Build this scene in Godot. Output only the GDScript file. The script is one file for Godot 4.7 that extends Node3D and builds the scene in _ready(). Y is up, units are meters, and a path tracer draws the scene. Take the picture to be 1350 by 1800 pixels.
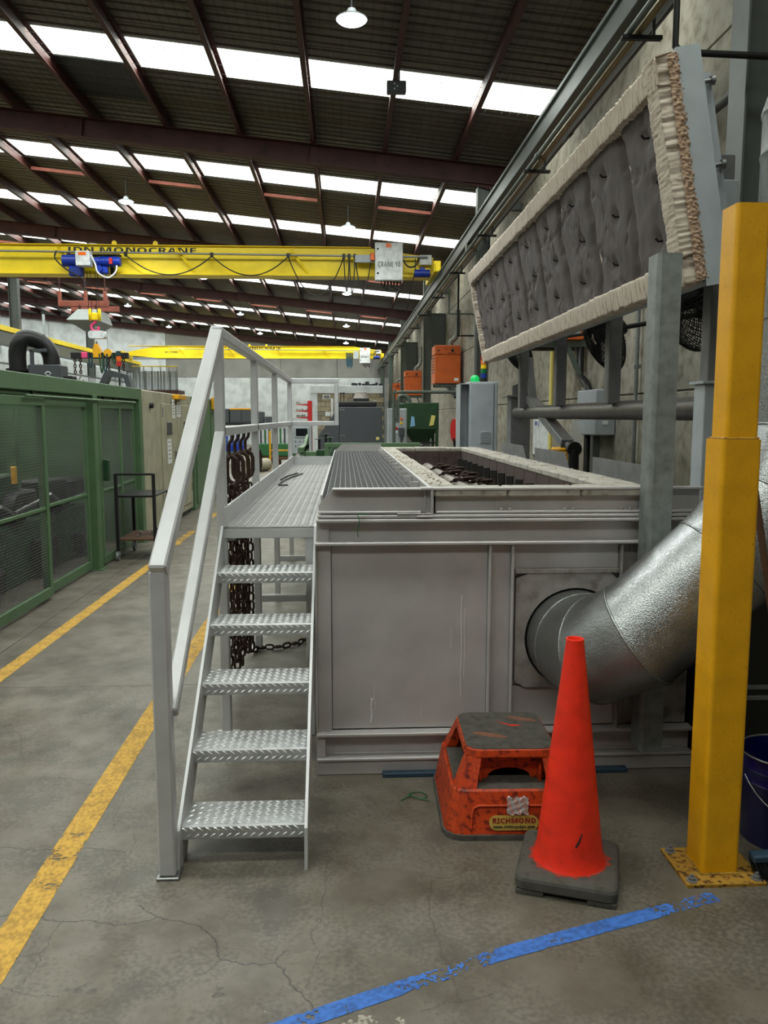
extends Node3D

# ---------------------------------------------------------------- mesh builder
class MB:
	var v := PackedVector3Array()
	var n := PackedVector3Array()
	var uv := PackedVector2Array()
	var xf := Transform3D()

	func put(p: Vector3, nn: Vector3, t := Vector2.ZERO) -> void:
		v.append(xf * p)
		n.append((xf.basis * nn).normalized())
		uv.append(t)

	# a, b, c run counter-clockwise seen from outside
	func tri(a: Vector3, b: Vector3, c: Vector3) -> void:
		var k := (b - a).cross(c - a)
		if k.length_squared() < 1e-16:
			return
		k = k.normalized()
		put(a, k)
		put(c, k)
		put(b, k)

	func quad(a: Vector3, b: Vector3, c: Vector3, d: Vector3) -> void:
		tri(a, b, c)
		tri(a, c, d)

	func quad_uv(a: Vector3, b: Vector3, c: Vector3, d: Vector3, ua := Vector2(0, 1), ub := Vector2(1, 1), uc := Vector2(1, 0), ud := Vector2(0, 0)) -> void:
		var k := (b - a).cross(c - a).normalized()
		put(a, k, ua)
		put(c, k, uc)
		put(b, k, ub)
		put(a, k, ua)
		put(d, k, ud)
		put(c, k, uc)

	func quad_n(p: Array, q: Array) -> void: # four points ccw and their normals
		for i in [0, 2, 1, 0, 3, 2]:
			put(p[i], q[i])

	func out_quad(a: Vector3, b: Vector3, c: Vector3, d: Vector3, away: Vector3) -> void:
		if (b - a).cross(c - a).dot(away) < 0.0:
			quad(d, c, b, a)
		else:
			quad(a, b, c, d)

	func box(c: Vector3, s: Vector3, ch := 0.0) -> void:
		var h := s * 0.5
		ch = minf(ch, minf(h.x, minf(h.y, h.z)) * 0.9)
		if ch <= 0.0:
			for ax in 3:
				for sg in [-1.0, 1.0]:
					var b1 := (ax + 1) % 3
					var b2 := (ax + 2) % 3
					var p := []
					for w in [[-1, -1], [1, -1], [1, 1], [-1, 1]]:
						var q := Vector3.ZERO
						q[ax] = h[ax] * sg
						q[b1] = h[b1] * w[0]
						q[b2] = h[b2] * w[1]
						p.append(c + q)
					var aw := Vector3.ZERO
					aw[ax] = sg
					out_quad(p[0], p[1], p[2], p[3], aw)
			return
		for ax in 3:
			var b1 := (ax + 1) % 3
			var b2 := (ax + 2) % 3
			for sg in [-1.0, 1.0]:
				var p := []
				for w in [[-1, -1], [1, -1], [1, 1], [-1, 1]]:
					var q := Vector3.ZERO
					q[ax] = h[ax] * sg
					q[b1] = (h[b1] - ch) * w[0]
					q[b2] = (h[b2] - ch) * w[1]
					p.append(c + q)
				var aw := Vector3.ZERO
				aw[ax] = sg
				out_quad(p[0], p[1], p[2], p[3], aw)
			for s1 in [-1.0, 1.0]:
				for s2 in [-1.0, 1.0]:
					var p := []
					for w in [[0, -1], [0, 1], [1, 1], [1, -1]]:
						var q := Vector3.ZERO
						q[ax] = (h[ax] - ch) * w[1]
						q[b1] = (h[b1] - (ch if w[0] == 1 else 0.0)) * s1
						q[b2] = (h[b2] - (0.0 if w[0] == 1 else ch)) * s2
						p.append(c + q)
					var aw := Vector3.ZERO
					aw[b1] = s1
					aw[b2] = s2
					out_quad(p[0], p[1], p[2], p[3], aw)
		for sx in [-1.0, 1.0]:
			for sy in [-1.0, 1.0]:
				for sz in [-1.0, 1.0]:
					var a := c + Vector3(h.x * sx, (h.y - ch) * sy, (h.z - ch) * sz)
					var b := c + Vector3((h.x - ch) * sx, h.y * sy, (h.z - ch) * sz)
					var d := c + Vector3((h.x - ch) * sx, (h.y - ch) * sy, h.z * sz)
					if (b - a).cross(d - a).dot(Vector3(sx, sy, sz)) < 0.0:
						tri(a, d, b)
					else:
						tri(a, b, d)

	func span(a: Vector3, b: Vector3, ch := 0.0) -> void: # box between two corners
		box((a + b) * 0.5, (b - a).abs(), ch)

	func bar(a: Vector3, b: Vector3, w: float, h: float, up := Vector3.UP, ch := 0.0) -> void:
		var d := b - a
		var z := d.normalized()
		if absf(z.dot(up.normalized())) > 0.999:
			up = Vector3.RIGHT if absf(z.x) < 0.9 else Vector3.BACK
		var x := up.cross(z).normalized()
		var y := z.cross(x)
		var keep := xf
		xf = xf * Transform3D(Basis(x, y, z), (a + b) * 0.5)
		box(Vector3.ZERO, Vector3(w, h, d.length()), ch)
		xf = keep

	func tube(pts: PackedVector3Array, r: float, sides := 8, caps := true, closed := false, radii := PackedFloat32Array()) -> void:
		var m := pts.size()
		var rings := []
		var norms := []
		var last_t := Vector3.ZERO
		var x := Vector3.ZERO
		for i in m:
			var t: Vector3
			if closed:
				t = (pts[(i + 1) % m] - pts[(i + m - 1) % m]).normalized()
			elif i == 0:
				t = (pts[1] - pts[0]).normalized()
			elif i == m - 1:
				t = (pts[m - 1] - pts[m - 2]).normalized()
			else:
				t = ((pts[i + 1] - pts[i]).normalized() + (pts[i] - pts[i - 1]).normalized()).normalized()
			if i == 0:
				x = t.cross(Vector3.UP if absf(t.y) < 0.9 else Vector3.RIGHT).normalized()
			else:
				x = (x - t * x.dot(t)).normalized()
			var y := t.cross(x)
			var ring := PackedVector3Array()
			var nm := PackedVector3Array()
			var rr := radii[i] if radii.size() > i else r
			for k in sides:
				var a := TAU * k / sides
				var d := x * cos(a) + y * sin(a)
				ring.append(pts[i] + d * rr)
				nm.append(d)
			rings.append(ring)
			norms.append(nm)
			last_t = t
		var cnt := m if closed else m - 1
		for i in cnt:
			var j := (i + 1) % m
			for k in sides:
				var l := (k + 1) % sides
				quad_n([rings[i][k], rings[i][l], rings[j][l], rings[j][k]], [norms[i][k], norms[i][l], norms[j][l], norms[j][k]])
		if caps and not closed:
			for k in range(1, sides - 1):
				tri(rings[0][0], rings[0][k + 1], rings[0][k])
				tri(rings[m - 1][0], rings[m - 1][k], rings[m - 1][k + 1])

	func rod(a: Vector3, b: Vector3, r: float, sides := 8) -> void:
		tube(PackedVector3Array([a, b]), r, sides)

	# prof: (radius, height) upwards on the outside, round the y axis at c; sharp where the bend is over 35 degrees
	func lathe(prof: Array, c := Vector3.ZERO, sides := 24, turn := Basis()) -> void:
		var keep := xf
		xf = xf * Transform3D(turn, c)
		var m := prof.size()
		var sn := []
		for i in m - 1:
			var d: Vector2 = prof[i + 1] - prof[i]
			sn.append(Vector2(d.y, -d.x).normalized())
		for i in m - 1:
			var n0: Vector2 = sn[i]
			var n1: Vector2 = sn[i]
			if i > 0 and sn[i - 1].dot(sn[i]) > 0.8:
				n0 = (sn[i - 1] + sn[i]).normalized()
			if i < m - 2 and sn[i + 1].dot(sn[i]) > 0.8:
				n1 = (sn[i + 1] + sn[i]).normalized()
			var p0: Vector2 = prof[i]
			var p1: Vector2 = prof[i + 1]
			for k in sides:
				var a := TAU * k / sides
				var b := TAU * (k + 1) / sides
				var da := Vector3(cos(a), 0, -sin(a))
				var db := Vector3(cos(b), 0, -sin(b))
				var u := Vector3.UP
				quad_n([da * p0.x + u * p0.y, db * p0.x + u * p0.y, db * p1.x + u * p1.y, da * p1.x + u * p1.y],
					[da * n0.x + u * n0.y, db * n0.x + u * n0.y, db * n1.x + u * n1.y, da * n1.x + u * n1.y])
		xf = keep

	# a flat outline (x, y) pushed from z0 to z1
	func prism(poly: PackedVector2Array, z0: float, z1: float) -> void:
		if Geometry2D.is_polygon_clockwise(poly):
			poly = poly.duplicate()
			poly.reverse()
		var m := poly.size()
		for i in m:
			var a := poly[i]
			var b := poly[(i + 1) % m]
			quad(Vector3(a.x, a.y, z0), Vector3(b.x, b.y, z0), Vector3(b.x, b.y, z1), Vector3(a.x, a.y, z1))
		var idx := Geometry2D.triangulate_polygon(poly)
		for i in range(0, idx.size(), 3):
			var a := poly[idx[i]]
			var b := poly[idx[i + 1]]
			var c := poly[idx[i + 2]]
			if (b - a).cross(c - a) < 0.0:
				var t := b
				b = c
				c = t
			tri(Vector3(a.x, a.y, z1), Vector3(b.x, b.y, z1), Vector3(c.x, c.y, z1))
			tri(Vector3(a.x, a.y, z0), Vector3(c.x, c.y, z0), Vector3(b.x, b.y, z0))

	# outline in (z, y), pushed along x from x0 to x1
	func prism_x(poly: PackedVector2Array, x0: float, x1: float) -> void:
		var keep := xf
		xf = xf * Transform3D(Basis(Vector3(0, 0, 1), Vector3(0, 1, 0), Vector3(-1, 0, 0)), Vector3.ZERO)
		prism(poly, -x1, -x0)
		xf = keep

	# outline in (x, z), pushed along y from y0 to y1
	func prism_y(poly: PackedVector2Array, y0: float, y1: float) -> void:
		var keep := xf
		xf = xf * Transform3D(Basis(Vector3(1, 0, 0), Vector3(0, 0, 1), Vector3(0, -1, 0)), Vector3.ZERO)
		prism(poly, -y1, -y0)
		xf = keep

	# a smooth sheet from a grid of points g[i][j], ccw when i runs right and j runs up
	func sheet(g: Array) -> void:
		var ni := g.size()
		var nj: int = g[0].size()
		var nn := []
		for i in ni:
			var row := PackedVector3Array()
			for j in nj:
				var dx: Vector3 = g[mini(i + 1, ni - 1)][j] - g[maxi(i - 1, 0)][j]
				var dy: Vector3 = g[i][mini(j + 1, nj - 1)] - g[i][maxi(j - 1, 0)]
				row.append(dx.cross(dy).normalized())
			nn.append(row)
		for i in ni - 1:
			for j in nj - 1:
				quad_n([g[i][j], g[i + 1][j], g[i + 1][j + 1], g[i][j + 1]], [nn[i][j], nn[i + 1][j], nn[i + 1][j + 1], nn[i][j + 1]])

	# a low raised lozenge of tread plate on the x-z plane (up = y), its long way turned by a
	func lozenge(c: Vector3, l: float, w: float, h: float, a: float) -> void:
		var d := Vector3(cos(a), 0, sin(a))
		var e := Vector3(-sin(a), 0, cos(a))
		var p0 := c - d * l
		var p1 := c + d * l
		var q0 := c - e * w
		var q1 := c + e * w
		var t0 := c - d * l * 0.5 + Vector3(0, h, 0)
		var t1 := c + d * l * 0.5 + Vector3(0, h, 0)
		for f in [[p0, q0, t0], [q0, t1, t0], [q0, p1, t1], [p1, q1, t1], [q1, t0, t1], [q1, p0, t0]]:
			if (f[1] - f[0]).cross(f[2] - f[0]).y < 0.0:
				tri(f[0], f[2], f[1])
			else:
				tri(f[0], f[1], f[2])

	func mesh(shift := Vector3.ZERO) -> ArrayMesh:
		var a := []
		a.resize(Mesh.ARRAY_MAX)
		var vv := v
		if shift != Vector3.ZERO:
			vv = PackedVector3Array()
			vv.resize(v.size())
			for i in v.size():
				vv[i] = v[i] + shift
		a[Mesh.ARRAY_VERTEX] = vv
		a[Mesh.ARRAY_NORMAL] = n
		a[Mesh.ARRAY_TEX_UV] = uv
		a[Mesh.ARRAY_TEX_UV2] = uv
		var am := ArrayMesh.new()
		am.add_surface_from_arrays(Mesh.PRIMITIVE_TRIANGLES, a)
		return am

# ---------------------------------------------------------------- scene helpers
var M := {}
var T := {}
var used := {}
var rng := RandomNumberGenerator.new()

func numbered(called: String) -> String:
	if not used.has(called):
		used[called] = 0
		return called
	used[called] += 1
	return "%s_%03d" % [called, used[called]]

func tag(o: Node3D, label: String, category: String, group := "") -> Node3D:
	o.set_meta("label", label)
	o.set_meta("category", category)
	if group:
		o.set_meta("group", group)
	return o

func thing(called: String, label: String, category: String, at := Vector3.ZERO, group := "") -> Node3D:
	var o := Node3D.new()
	o.name = numbered(called)
	add_child(o, true)
	o.position = at
	return tag(o, label, category, group)

func struct(called: String, at := Vector3.ZERO) -> Node3D:
	var o := Node3D.new()
	o.name = numbered(called)
	o.set_meta("kind", "structure")
	add_child(o, true)
	o.position = at
	return o

func origin_of(o: Node) -> Vector3:
	var p := Vector3.ZERO
	while o != self and o is Node3D:
		p += (o as Node3D).position
		o = o.get_parent()
	return p

# b was modelled in world coordinates; becomes one mesh called so under parent
func part(b: MB, called: String, mat: Material, parent: Node, label := "") -> MeshInstance3D:
	var o := MeshInstance3D.new()
	o.name = called
	o.mesh = b.mesh(-origin_of(parent))
	o.material_override = mat
	if label:
		o.set_meta("label", label)
	parent.add_child(o, true)
	return o

func stuff(b: MB, called: String, mat: Material, parent: Node) -> MeshInstance3D:
	var o := part(b, called, mat, parent)
	o.set_meta("kind", "stuff")
	return o

# one mesh that is a whole thing, its node at the thing's base
func single(b: MB, called: String, mat: Material, at: Vector3, label: String, category: String, group := "") -> MeshInstance3D:
	var o := MeshInstance3D.new()
	o.name = numbered(called)
	o.mesh = b.mesh(-at)
	o.material_override = mat
	add_child(o, true)
	o.position = at
	tag(o, label, category, group)
	return o

func copy_of(o: Node3D, by: Vector3, label: String) -> Node3D:
	var c: Node3D = o.duplicate()
	c.name = numbered(String(o.name).rstrip("0123456789").trim_suffix("_"))
	add_child(c, true)
	c.position = o.position + by
	c.set_meta("label", label)
	return c

func at_mesh(mesh: Mesh, called: String, mat: Material, parent: Node, xf: Transform3D) -> MeshInstance3D:
	var o := MeshInstance3D.new()
	o.name = called
	o.mesh = mesh
	o.material_override = mat
	parent.add_child(o, true)
	o.transform = Transform3D(xf.basis, xf.origin - origin_of(parent))
	return o

func lettering(words: String, high: float, wide: float, at: Vector3, turn: Basis, mat: Material, parent: Node, called := "lettering", bold := 0.0, family := "Droid Sans") -> MeshInstance3D:
	var f := SystemFont.new()
	f.font_names = PackedStringArray([family])
	if bold > 0.0:
		f.font_weight = 700
	var t := TextMesh.new()
	t.font = f
	t.text = words
	t.font_size = 32
	t.pixel_size = 0.01
	t.depth = 0.02
	t.curve_step = 1.0
	var s := t.get_aabb().size
	var o := MeshInstance3D.new()
	o.name = called
	o.mesh = t
	o.material_override = mat
	parent.add_child(o, true)
	o.transform = Transform3D(turn * Basis.from_scale(Vector3(wide / s.x, high / s.y, 0.15)), at - origin_of(parent))
	return o

func V(x: float, y: float, z: float) -> Vector3:
	return Vector3(x, y, z)

func P(a: Array) -> PackedVector3Array: # flat list of numbers to points
	var p := PackedVector3Array()
	for i in range(0, a.size(), 3):
		p.append(Vector3(a[i], a[i + 1], a[i + 2]))
	return p

func smooth_path(pts: PackedVector3Array, step := 4) -> PackedVector3Array: # Catmull-Rom
	var o := PackedVector3Array()
	for i in pts.size() - 1:
		var p0 := pts[maxi(i - 1, 0)]
		var p3 := pts[mini(i + 2, pts.size() - 1)]
		for k in step:
			o.append(pts[i].cubic_interpolate(pts[i + 1], p0, p3, float(k) / step))
	o.append(pts[pts.size() - 1])
	return o

func sag(a: Vector3, b: Vector3, drop: float, n := 8) -> PackedVector3Array:
	var o := PackedVector3Array()
	for i in n + 1:
		var t := float(i) / n
		o.append(a.lerp(b, t) - V(0, drop * 4.0 * t * (1.0 - t), 0))
	return o

func rounded(w: float, h: float, r: float, c := Vector2.ZERO, n := 4) -> PackedVector2Array:
	var o := PackedVector2Array()
	for q in 4:
		var k := c + Vector2((w / 2 - r) * (1 if q in [0, 3] else -1), (h / 2 - r) * (1 if q < 2 else -1))
		for i in n + 1:
			var a := PI / 2 * (q + float(i) / n)
			o.append(k + Vector2(cos(a), sin(a)) * r)
	return o

# ---------------------------------------------------------------- materials
func noise_tex(sd: int, freq: float, ramp: Array, size := 512, octaves := 4, kind := FastNoiseLite.TYPE_SIMPLEX_SMOOTH, stretch := Vector3.ONE) -> Texture2D:
	var f := FastNoiseLite.new()
	f.seed = sd
	f.noise_type = kind
	f.frequency = freq
	f.fractal_octaves = octaves
	var g := Gradient.new()
	var offs := PackedFloat32Array()
	var cols := PackedColorArray()
	for i in ramp.size():
		offs.append(ramp[i][0])
		var c = ramp[i][1]
		cols.append(c if c is Color else Color(c, c, c))
	g.offsets = offs
	g.colors = cols
	var t := NoiseTexture2D.new()
	t.width = size
	t.height = size
	t.seamless = true
	t.generate_mipmaps = false
	t.noise = f
	t.color_ramp = g
	return t

func mat(called: String, col: Color, rough := 0.6, metal := 0.0, tex := "", tile := 1.0, extra := {}) -> StandardMaterial3D:
	var m := StandardMaterial3D.new()
	m.resource_name = called
	m.albedo_color = col
	m.roughness = rough
	m.metallic = metal
	if tex:
		m.albedo_texture = T[tex]
		m.uv1_triplanar = true
		m.uv1_world_triplanar = true
		m.uv1_scale = Vector3.ONE / tile
	if extra.has("dirt"): # a second, coarser pattern multiplied over
		m.detail_enabled = true
		m.detail_blend_mode = BaseMaterial3D.BLEND_MODE_MUL
		m.detail_albedo = T[extra.dirt]
		m.detail_uv_layer = BaseMaterial3D.DETAIL_UV_2
		m.uv2_triplanar = true
		m.uv2_world_triplanar = true
		m.uv2_scale = Vector3.ONE / extra.get("dirt_tile", 2.0)
	if extra.has("bump"):
		m.heightmap_enabled = true
		m.heightmap_texture = T[extra.bump]
		m.heightmap_scale = extra.get("depth", 0.1)
		m.uv1_triplanar = true
		m.uv1_world_triplanar = true
		m.uv1_scale = Vector3.ONE / tile
	if extra.has("rough_tex"):
		m.roughness_texture = T[extra.rough_tex]
		m.roughness_texture_channel = BaseMaterial3D.TEXTURE_CHANNEL_RED
	if extra.has("glow"):
		m.emission_enabled = true
		m.emission = extra.get("glow_color", col)
		m.emission_energy_multiplier = extra.glow
	if extra.has("coat"):
		m.clearcoat_enabled = true
		m.clearcoat = extra.coat
		m.clearcoat_roughness = 0.25
	M[called] = m
	return m

func grey(v: float, warm := 0.0) -> Color:
	return Color(v * (1.0 + warm), v, v * (1.0 - warm))

func make_materials() -> void:
	T.fine = noise_tex(1, 0.09, [[0.0, 0.86], [0.35, 0.93], [0.6, 0.98], [1.0, 1.0]], 512, 5)
	T.cloud = noise_tex(2, 0.008, [[0.0, 0.84], [0.4, 0.93], [0.65, 0.98], [1.0, 1.0]], 512, 6)
	T.soft = noise_tex(20, 0.007, [[0.0, 0.92], [0.4, 0.965], [0.7, 0.99], [1.0, 1.0]], 512, 6)
	T.patch = noise_tex(3, 0.012, [[0.0, Color(0.66, 0.63, 0.59)], [0.22, Color(0.82, 0.8, 0.77)], [0.36, Color(0.95, 0.945, 0.935)], [1.0, Color(1, 1, 1)]], 512, 7)
	T.grain = noise_tex(4, 0.25, [[0.0, 0.74], [0.5, 0.92], [1.0, 1.0]], 512, 3)
	T.spangle = noise_tex(5, 0.06, [[0.0, 0.64], [0.4, 0.88], [0.7, 0.95], [1.0, 1.0]], 512, 2, FastNoiseLite.TYPE_CELLULAR)
	T.concrete = noise_tex(6, 0.012, [[0.1, Color(0.72, 0.69, 0.64)], [0.34, Color(0.87, 0.855, 0.82)], [0.5, Color(0.93, 0.92, 0.9)], [0.8, Color(1, 0.995, 0.98)]], 1024, 9)
	T.floor = noise_tex(17, 0.006, [[0.05, Color(0.74, 0.71, 0.66)], [0.35, Color(0.87, 0.85, 0.82)], [0.55, Color(0.94, 0.93, 0.91)], [0.8, Color(1, 0.995, 0.985)]], 1024, 10)
	(T.floor as NoiseTexture2D).noise.fractal_gain = 0.62
	T.rust = noise_tex(9, 0.012, [[0.0, Color(0.42, 0.28, 0.2)], [0.2, Color(0.62, 0.47, 0.38)], [0.3, Color(0.9, 0.86, 0.82)], [1.0, Color(1, 1, 1)]], 512, 7)
	T.scuff = noise_tex(10, 0.02, [[0.0, Color(0.2, 0.17, 0.15)], [0.24, Color(0.5, 0.42, 0.38)], [0.4, Color(0.9, 0.86, 0.84)], [0.55, Color(1, 1, 1)], [1.0, Color(1, 1, 1)]], 512, 8)
	T.chips = noise_tex(11, 0.05, [[0.0, Color(0.2, 0.15, 0.1)], [0.08, Color(0.3, 0.24, 0.14)], [0.1, Color(0.97, 0.96, 0.95)], [1.0, Color(1, 1, 1)]], 512, 5)
	T.speck = noise_tex(12, 0.11, [[0.0, Color(0.3, 0.28, 0.24)], [0.12, Color(0.6, 0.58, 0.54)], [0.18, Color(0.95, 0.95, 0.94)], [1.0, Color(1, 1, 1)]], 512, 3)
	T.rough = noise_tex(13, 0.02, [[0.0, 0.68], [0.5, 0.85], [1.0, 1.0]], 512, 5)
	T.fibre = noise_tex(14, 0.02, [[0.0, Color(0.52, 0.44, 0.38)], [0.24, Color(0.76, 0.7, 0.64)], [0.42, Color(0.93, 0.91, 0.88)], [1.0, Color(1, 0.98, 0.95)]], 512, 6)
	T.dents = noise_tex(15, 0.05, [[0.0, 0.0], [1.0, 1.0]], 512, 4)
	(T.dents as NoiseTexture2D).as_normal_map = true
	(T.dents as NoiseTexture2D).bump_strength = 6.0
	T.weave = weave_tex()
	# steel and paint
	mat("silver", grey(0.78), 0.42, 0.3, "soft", 0.9)
	mat("tread", grey(0.74), 0.4, 0.45, "cloud", 0.35)
	mat("tread_bar", grey(0.9), 0.3, 0.6)
	mat("deck", grey(0.66, 0.015), 0.5, 0.3, "grain", 0.7, {"dirt": "cloud", "dirt_tile": 1.1})
	mat("tank", Color(0.74, 0.722, 0.715), 0.5, 0.2, "soft", 1.1, {"dirt": "soft", "dirt_tile": 3.1, "rough_tex": "rough"})
	mat("tank_dirty", Color(0.62, 0.595, 0.58), 0.6, 0.15, "cloud", 0.5, {"dirt": "patch", "dirt_tile": 1.1})
	mat("paint_run", Color(0.80, 0.785, 0.78), 0.5)
	mat("frame_grey", grey(0.46), 0.55, 0.2, "cloud", 0.8)
	mat("pale_grey", Color(0.66, 0.685, 0.70), 0.5, 0.1, "soft", 0.9)
	mat("galv", Color(0.74, 0.75, 0.75), 0.27, 0.9, "spangle", 0.16, {"dirt": "cloud", "dirt_tile": 0.8})
	M.galv.normal_enabled = true
	M.galv.normal_texture = T.dents
	M.galv.normal_scale = 1.1
	mat("galv_dull", Color(0.56, 0.58, 0.57), 0.5, 0.4, "cloud", 0.35, {"dirt": "soft", "dirt_tile": 0.2})
	mat("dark_pipe", Color(0.36, 0.34, 0.33), 0.42, 0.4, "cloud", 0.5, {"dirt": "patch", "dirt_tile": 0.8})
	mat("bare", grey(0.6), 0.35, 0.9, "fine", 0.3)
	mat("pipe_end", grey(0.55, 0.03), 0.55, 0.5, "rust", 0.3)
	mat("chain", Color(0.24, 0.17, 0.14), 0.6, 0.5, "rust", 0.12)
	mat("black", grey(0.06), 0.55, 0.0, "fine", 0.5)
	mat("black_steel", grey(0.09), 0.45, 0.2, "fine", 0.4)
	mat("black_pipe", grey(0.16), 0.38, 0.4, "cloud", 0.6)
	mat("rubber", Color(0.33, 0.315, 0.29), 0.85, 0.0, "cloud", 0.3, {"dirt": "patch", "dirt_tile": 0.4})
	mat("charcoal", Color(0.27, 0.285, 0.3), 0.5, 0.0, "fine", 1.0)
	# structure
	mat("oxide", Color(0.29, 0.135, 0.115), 0.65, 0.05, "cloud", 1.2, {"dirt": "patch", "dirt_tile": 2.5})
	mat("oxide_light", Color(0.62, 0.34, 0.28), 0.65, 0.05, "cloud", 1.2)
	mat("roofing", Color(0.38, 0.35, 0.30), 0.6, 0.0, "cloud", 1.5)
	mat("netting", grey(0.10), 0.7, 0.3)
	mat("sag_wire", grey(0.46), 0.5, 0.3)
	mat("concrete_wall", Color(0.64, 0.62, 0.57), 0.9, 0.0, "concrete", 2.6, {"dirt": "cloud", "dirt_tile": 5.0})
	mat("concrete_grey", Color(0.56, 0.555, 0.54), 0.9, 0.0, "cloud", 7.0)
	mat("white_wall", Color(0.82, 0.84, 0.85), 0.7, 0.0, "cloud", 3.0)
	mat("dark_sheet", grey(0.34), 0.8, 0.0, "soft", 2.0)
	mat("block", Color(0.66, 0.62, 0.54), 0.9, 0.0, "concrete", 1.5)
	mat("mortar", Color(0.5, 0.47, 0.42), 0.95)
	mat("column", Color(0.33, 0.35, 0.335), 0.45, 0.15, "soft", 0.8)
	mat("column_green", Color(0.33, 0.37, 0.33), 0.5, 0.1, "cloud", 0.8)
	mat("floor", Color(0.47, 0.445, 0.405), 0.6, 0.0, "floor", 2.2, {"dirt": "cloud", "dirt_tile": 5.1, "rough_tex": "rough"})
	mat("joint", grey(0.16), 0.95)
	# paints and plastics
	mat("crane_yellow", Color(0.98, 0.86, 0.09), 0.42, 0.0, "soft", 2.0)
	mat("post_yellow", Color(0.91, 0.66, 0.01), 0.45, 0.0, "chips", 0.45, {"dirt": "soft", "dirt_tile": 0.7})
	mat("plate_yellow", Color(0.66, 0.5, 0.16), 0.7, 0.0, "patch", 0.25, {"dirt": "scuff", "dirt_tile": 0.4})
	mat("line_yellow", Color(0.80, 0.62, 0.25), 0.75)
	mat("line_blue", Color(0.24, 0.44, 0.76), 0.75)
	mat("cone_red", Color(1.0, 0.2, 0.09), 0.45, 0.0, "cloud", 0.5, {"dirt": "chips", "dirt_tile": 0.9})
	mat("flash_red", Color(0.62, 0.2, 0.13), 0.8, 0.0, "patch", 0.1)
	mat("stool_red", Color(0.80, 0.27, 0.06), 0.55, 0.0, "scuff", 0.5, {"dirt": "patch", "dirt_tile": 0.12})
	mat("heater", Color(0.80, 0.37, 0.12), 0.5, 0.0, "soft", 1.0)
	mat("guard_green", Color(0.32, 0.43, 0.295), 0.5, 0.0, "soft", 1.1)
	mat("dark_green", Color(0.12, 0.27, 0.14), 0.5, 0.0, "fine", 0.8, {"dirt": "cloud", "dirt_tile": 1.2})
	mat("mid_green", Color(0.16, 0.40, 0.22), 0.5, 0.0, "fine", 0.8)
	mat("beige", Color(0.68, 0.66, 0.56), 0.55, 0.0, "cloud", 1.7)
	mat("blue", Color(0.06, 0.2, 0.62), 0.4, 0.0, "cloud", 0.6)
	mat("navy", Color(0.03, 0.05, 0.3), 0.3, 0.0, "cloud", 0.4, {"coat": 0.4})
	mat("red", Color(0.7, 0.08, 0.08), 0.5)
	mat("pink", Color(0.85, 0.25, 0.45), 0.5)
	mat("white", Color(0.85, 0.86, 0.86), 0.5, 0.0, "cloud", 0.7)
	mat("paper", Color(0.88, 0.88, 0.86), 0.8)
	mat("ink", grey(0.12), 0.6)
	mat("grey_ink", grey(0.42), 0.6)
	mat("pale_yellow", Color(0.85, 0.8, 0.45), 0.7)
	mat("pale_blue", Color(0.5, 0.68, 0.82), 0.8)
	mat("teal", Color(0.06, 0.2, 0.22), 0.6)
	mat("steel_blue", Color(0.16, 0.25, 0.32), 0.6, 0.1, "patch", 0.5)
	mat("orange", Color(0.9, 0.4, 0.05), 0.4)
	mat("beacon_yellow", Color(0.9, 0.75, 0.1), 0.35)
	mat("beacon_green", Color(0.05, 0.5, 0.3), 0.3, 0.0, "", 1.0, {"glow": 0.5, "glow_color": Color(0.05, 0.9, 0.4)})
	mat("stack_green", Color(0.05, 0.4, 0.22), 0.35)
	mat("wood", Color(0.36, 0.25, 0.17), 0.8, 0.0, "cloud", 0.25)
	mat("foil", grey(0.92), 0.38, 0.9)
	mat("gold_label", Color(0.72, 0.62, 0.28), 0.55, 0.0, "patch", 0.2)
	mat("label_red", Color(0.5, 0.06, 0.05), 0.6)
	mat("glass", Color(0.08, 0.1, 0.11), 0.15, 0.0)
	mat("brass", Color(0.52, 0.44, 0.28), 0.4, 0.6, "cloud", 0.6)
	# insulation
	mat("quilt", Color(0.47, 0.43, 0.425), 0.85, 0.0, "weave", 0.05, {"dirt": "cloud", "dirt_tile": 0.9})
	mat("fibre", Color(0.86, 0.825, 0.785), 0.95, 0.0, "fibre", 1.3, {"dirt": "fine", "dirt_tile": 0.08})
	M.fibre.uv1_scale = Vector3(0.8, 0.8, 5.0)
	mat("fibre_end", Color(0.86, 0.825, 0.785), 0.95, 0.0, "fibre", 1.3, {"dirt": "fine", "dirt_tile": 0.08})
	M.fibre_end.uv1_scale = Vector3(0.8, 5.0, 0.8)
	mat("fibre_rim", Color(0.75, 0.725, 0.685), 0.95, 0.0, "cloud", 0.6, {"dirt": "patch", "dirt_tile": 0.5})
	mat("rust_edge", Color(0.72, 0.63, 0.55), 0.95, 0.0, "rust", 0.07)
	mat("liner", Color(0.34, 0.275, 0.26), 0.9, 0.0, "cloud", 0.5, {"dirt": "patch", "dirt_tile": 0.9})
	mat("dark_plate", Color(0.20, 0.19, 0.18), 0.7, 0.2, "cloud", 0.5)
	mat("skylight", Color(0.9, 0.93, 0.9), 0.6, 0.0, "", 1.0, {"glow": SKY_GLOW, "glow_color": Color(0.97, 1.0, 0.96)})
	mat("lamp_glow", Color(1, 1, 1), 0.5, 0.0, "", 1.0, {"glow": 8.0, "glow_color": Color(0.95, 0.97, 1.0)})

func weave_tex() -> Texture2D:
	var im := Image.create(64, 64, false, Image.FORMAT_RGB8)
	for y in 64:
		for x in 64:
			var a := 0.5 + 0.5 * sin(TAU * (x + y) / 8.0) * sin(TAU * (x - y) / 8.0)
			var g := 0.62 + 0.38 * a
			im.set_pixel(x, y, Color(g, g, g))
	return ImageTexture.create_from_image(im)

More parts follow.
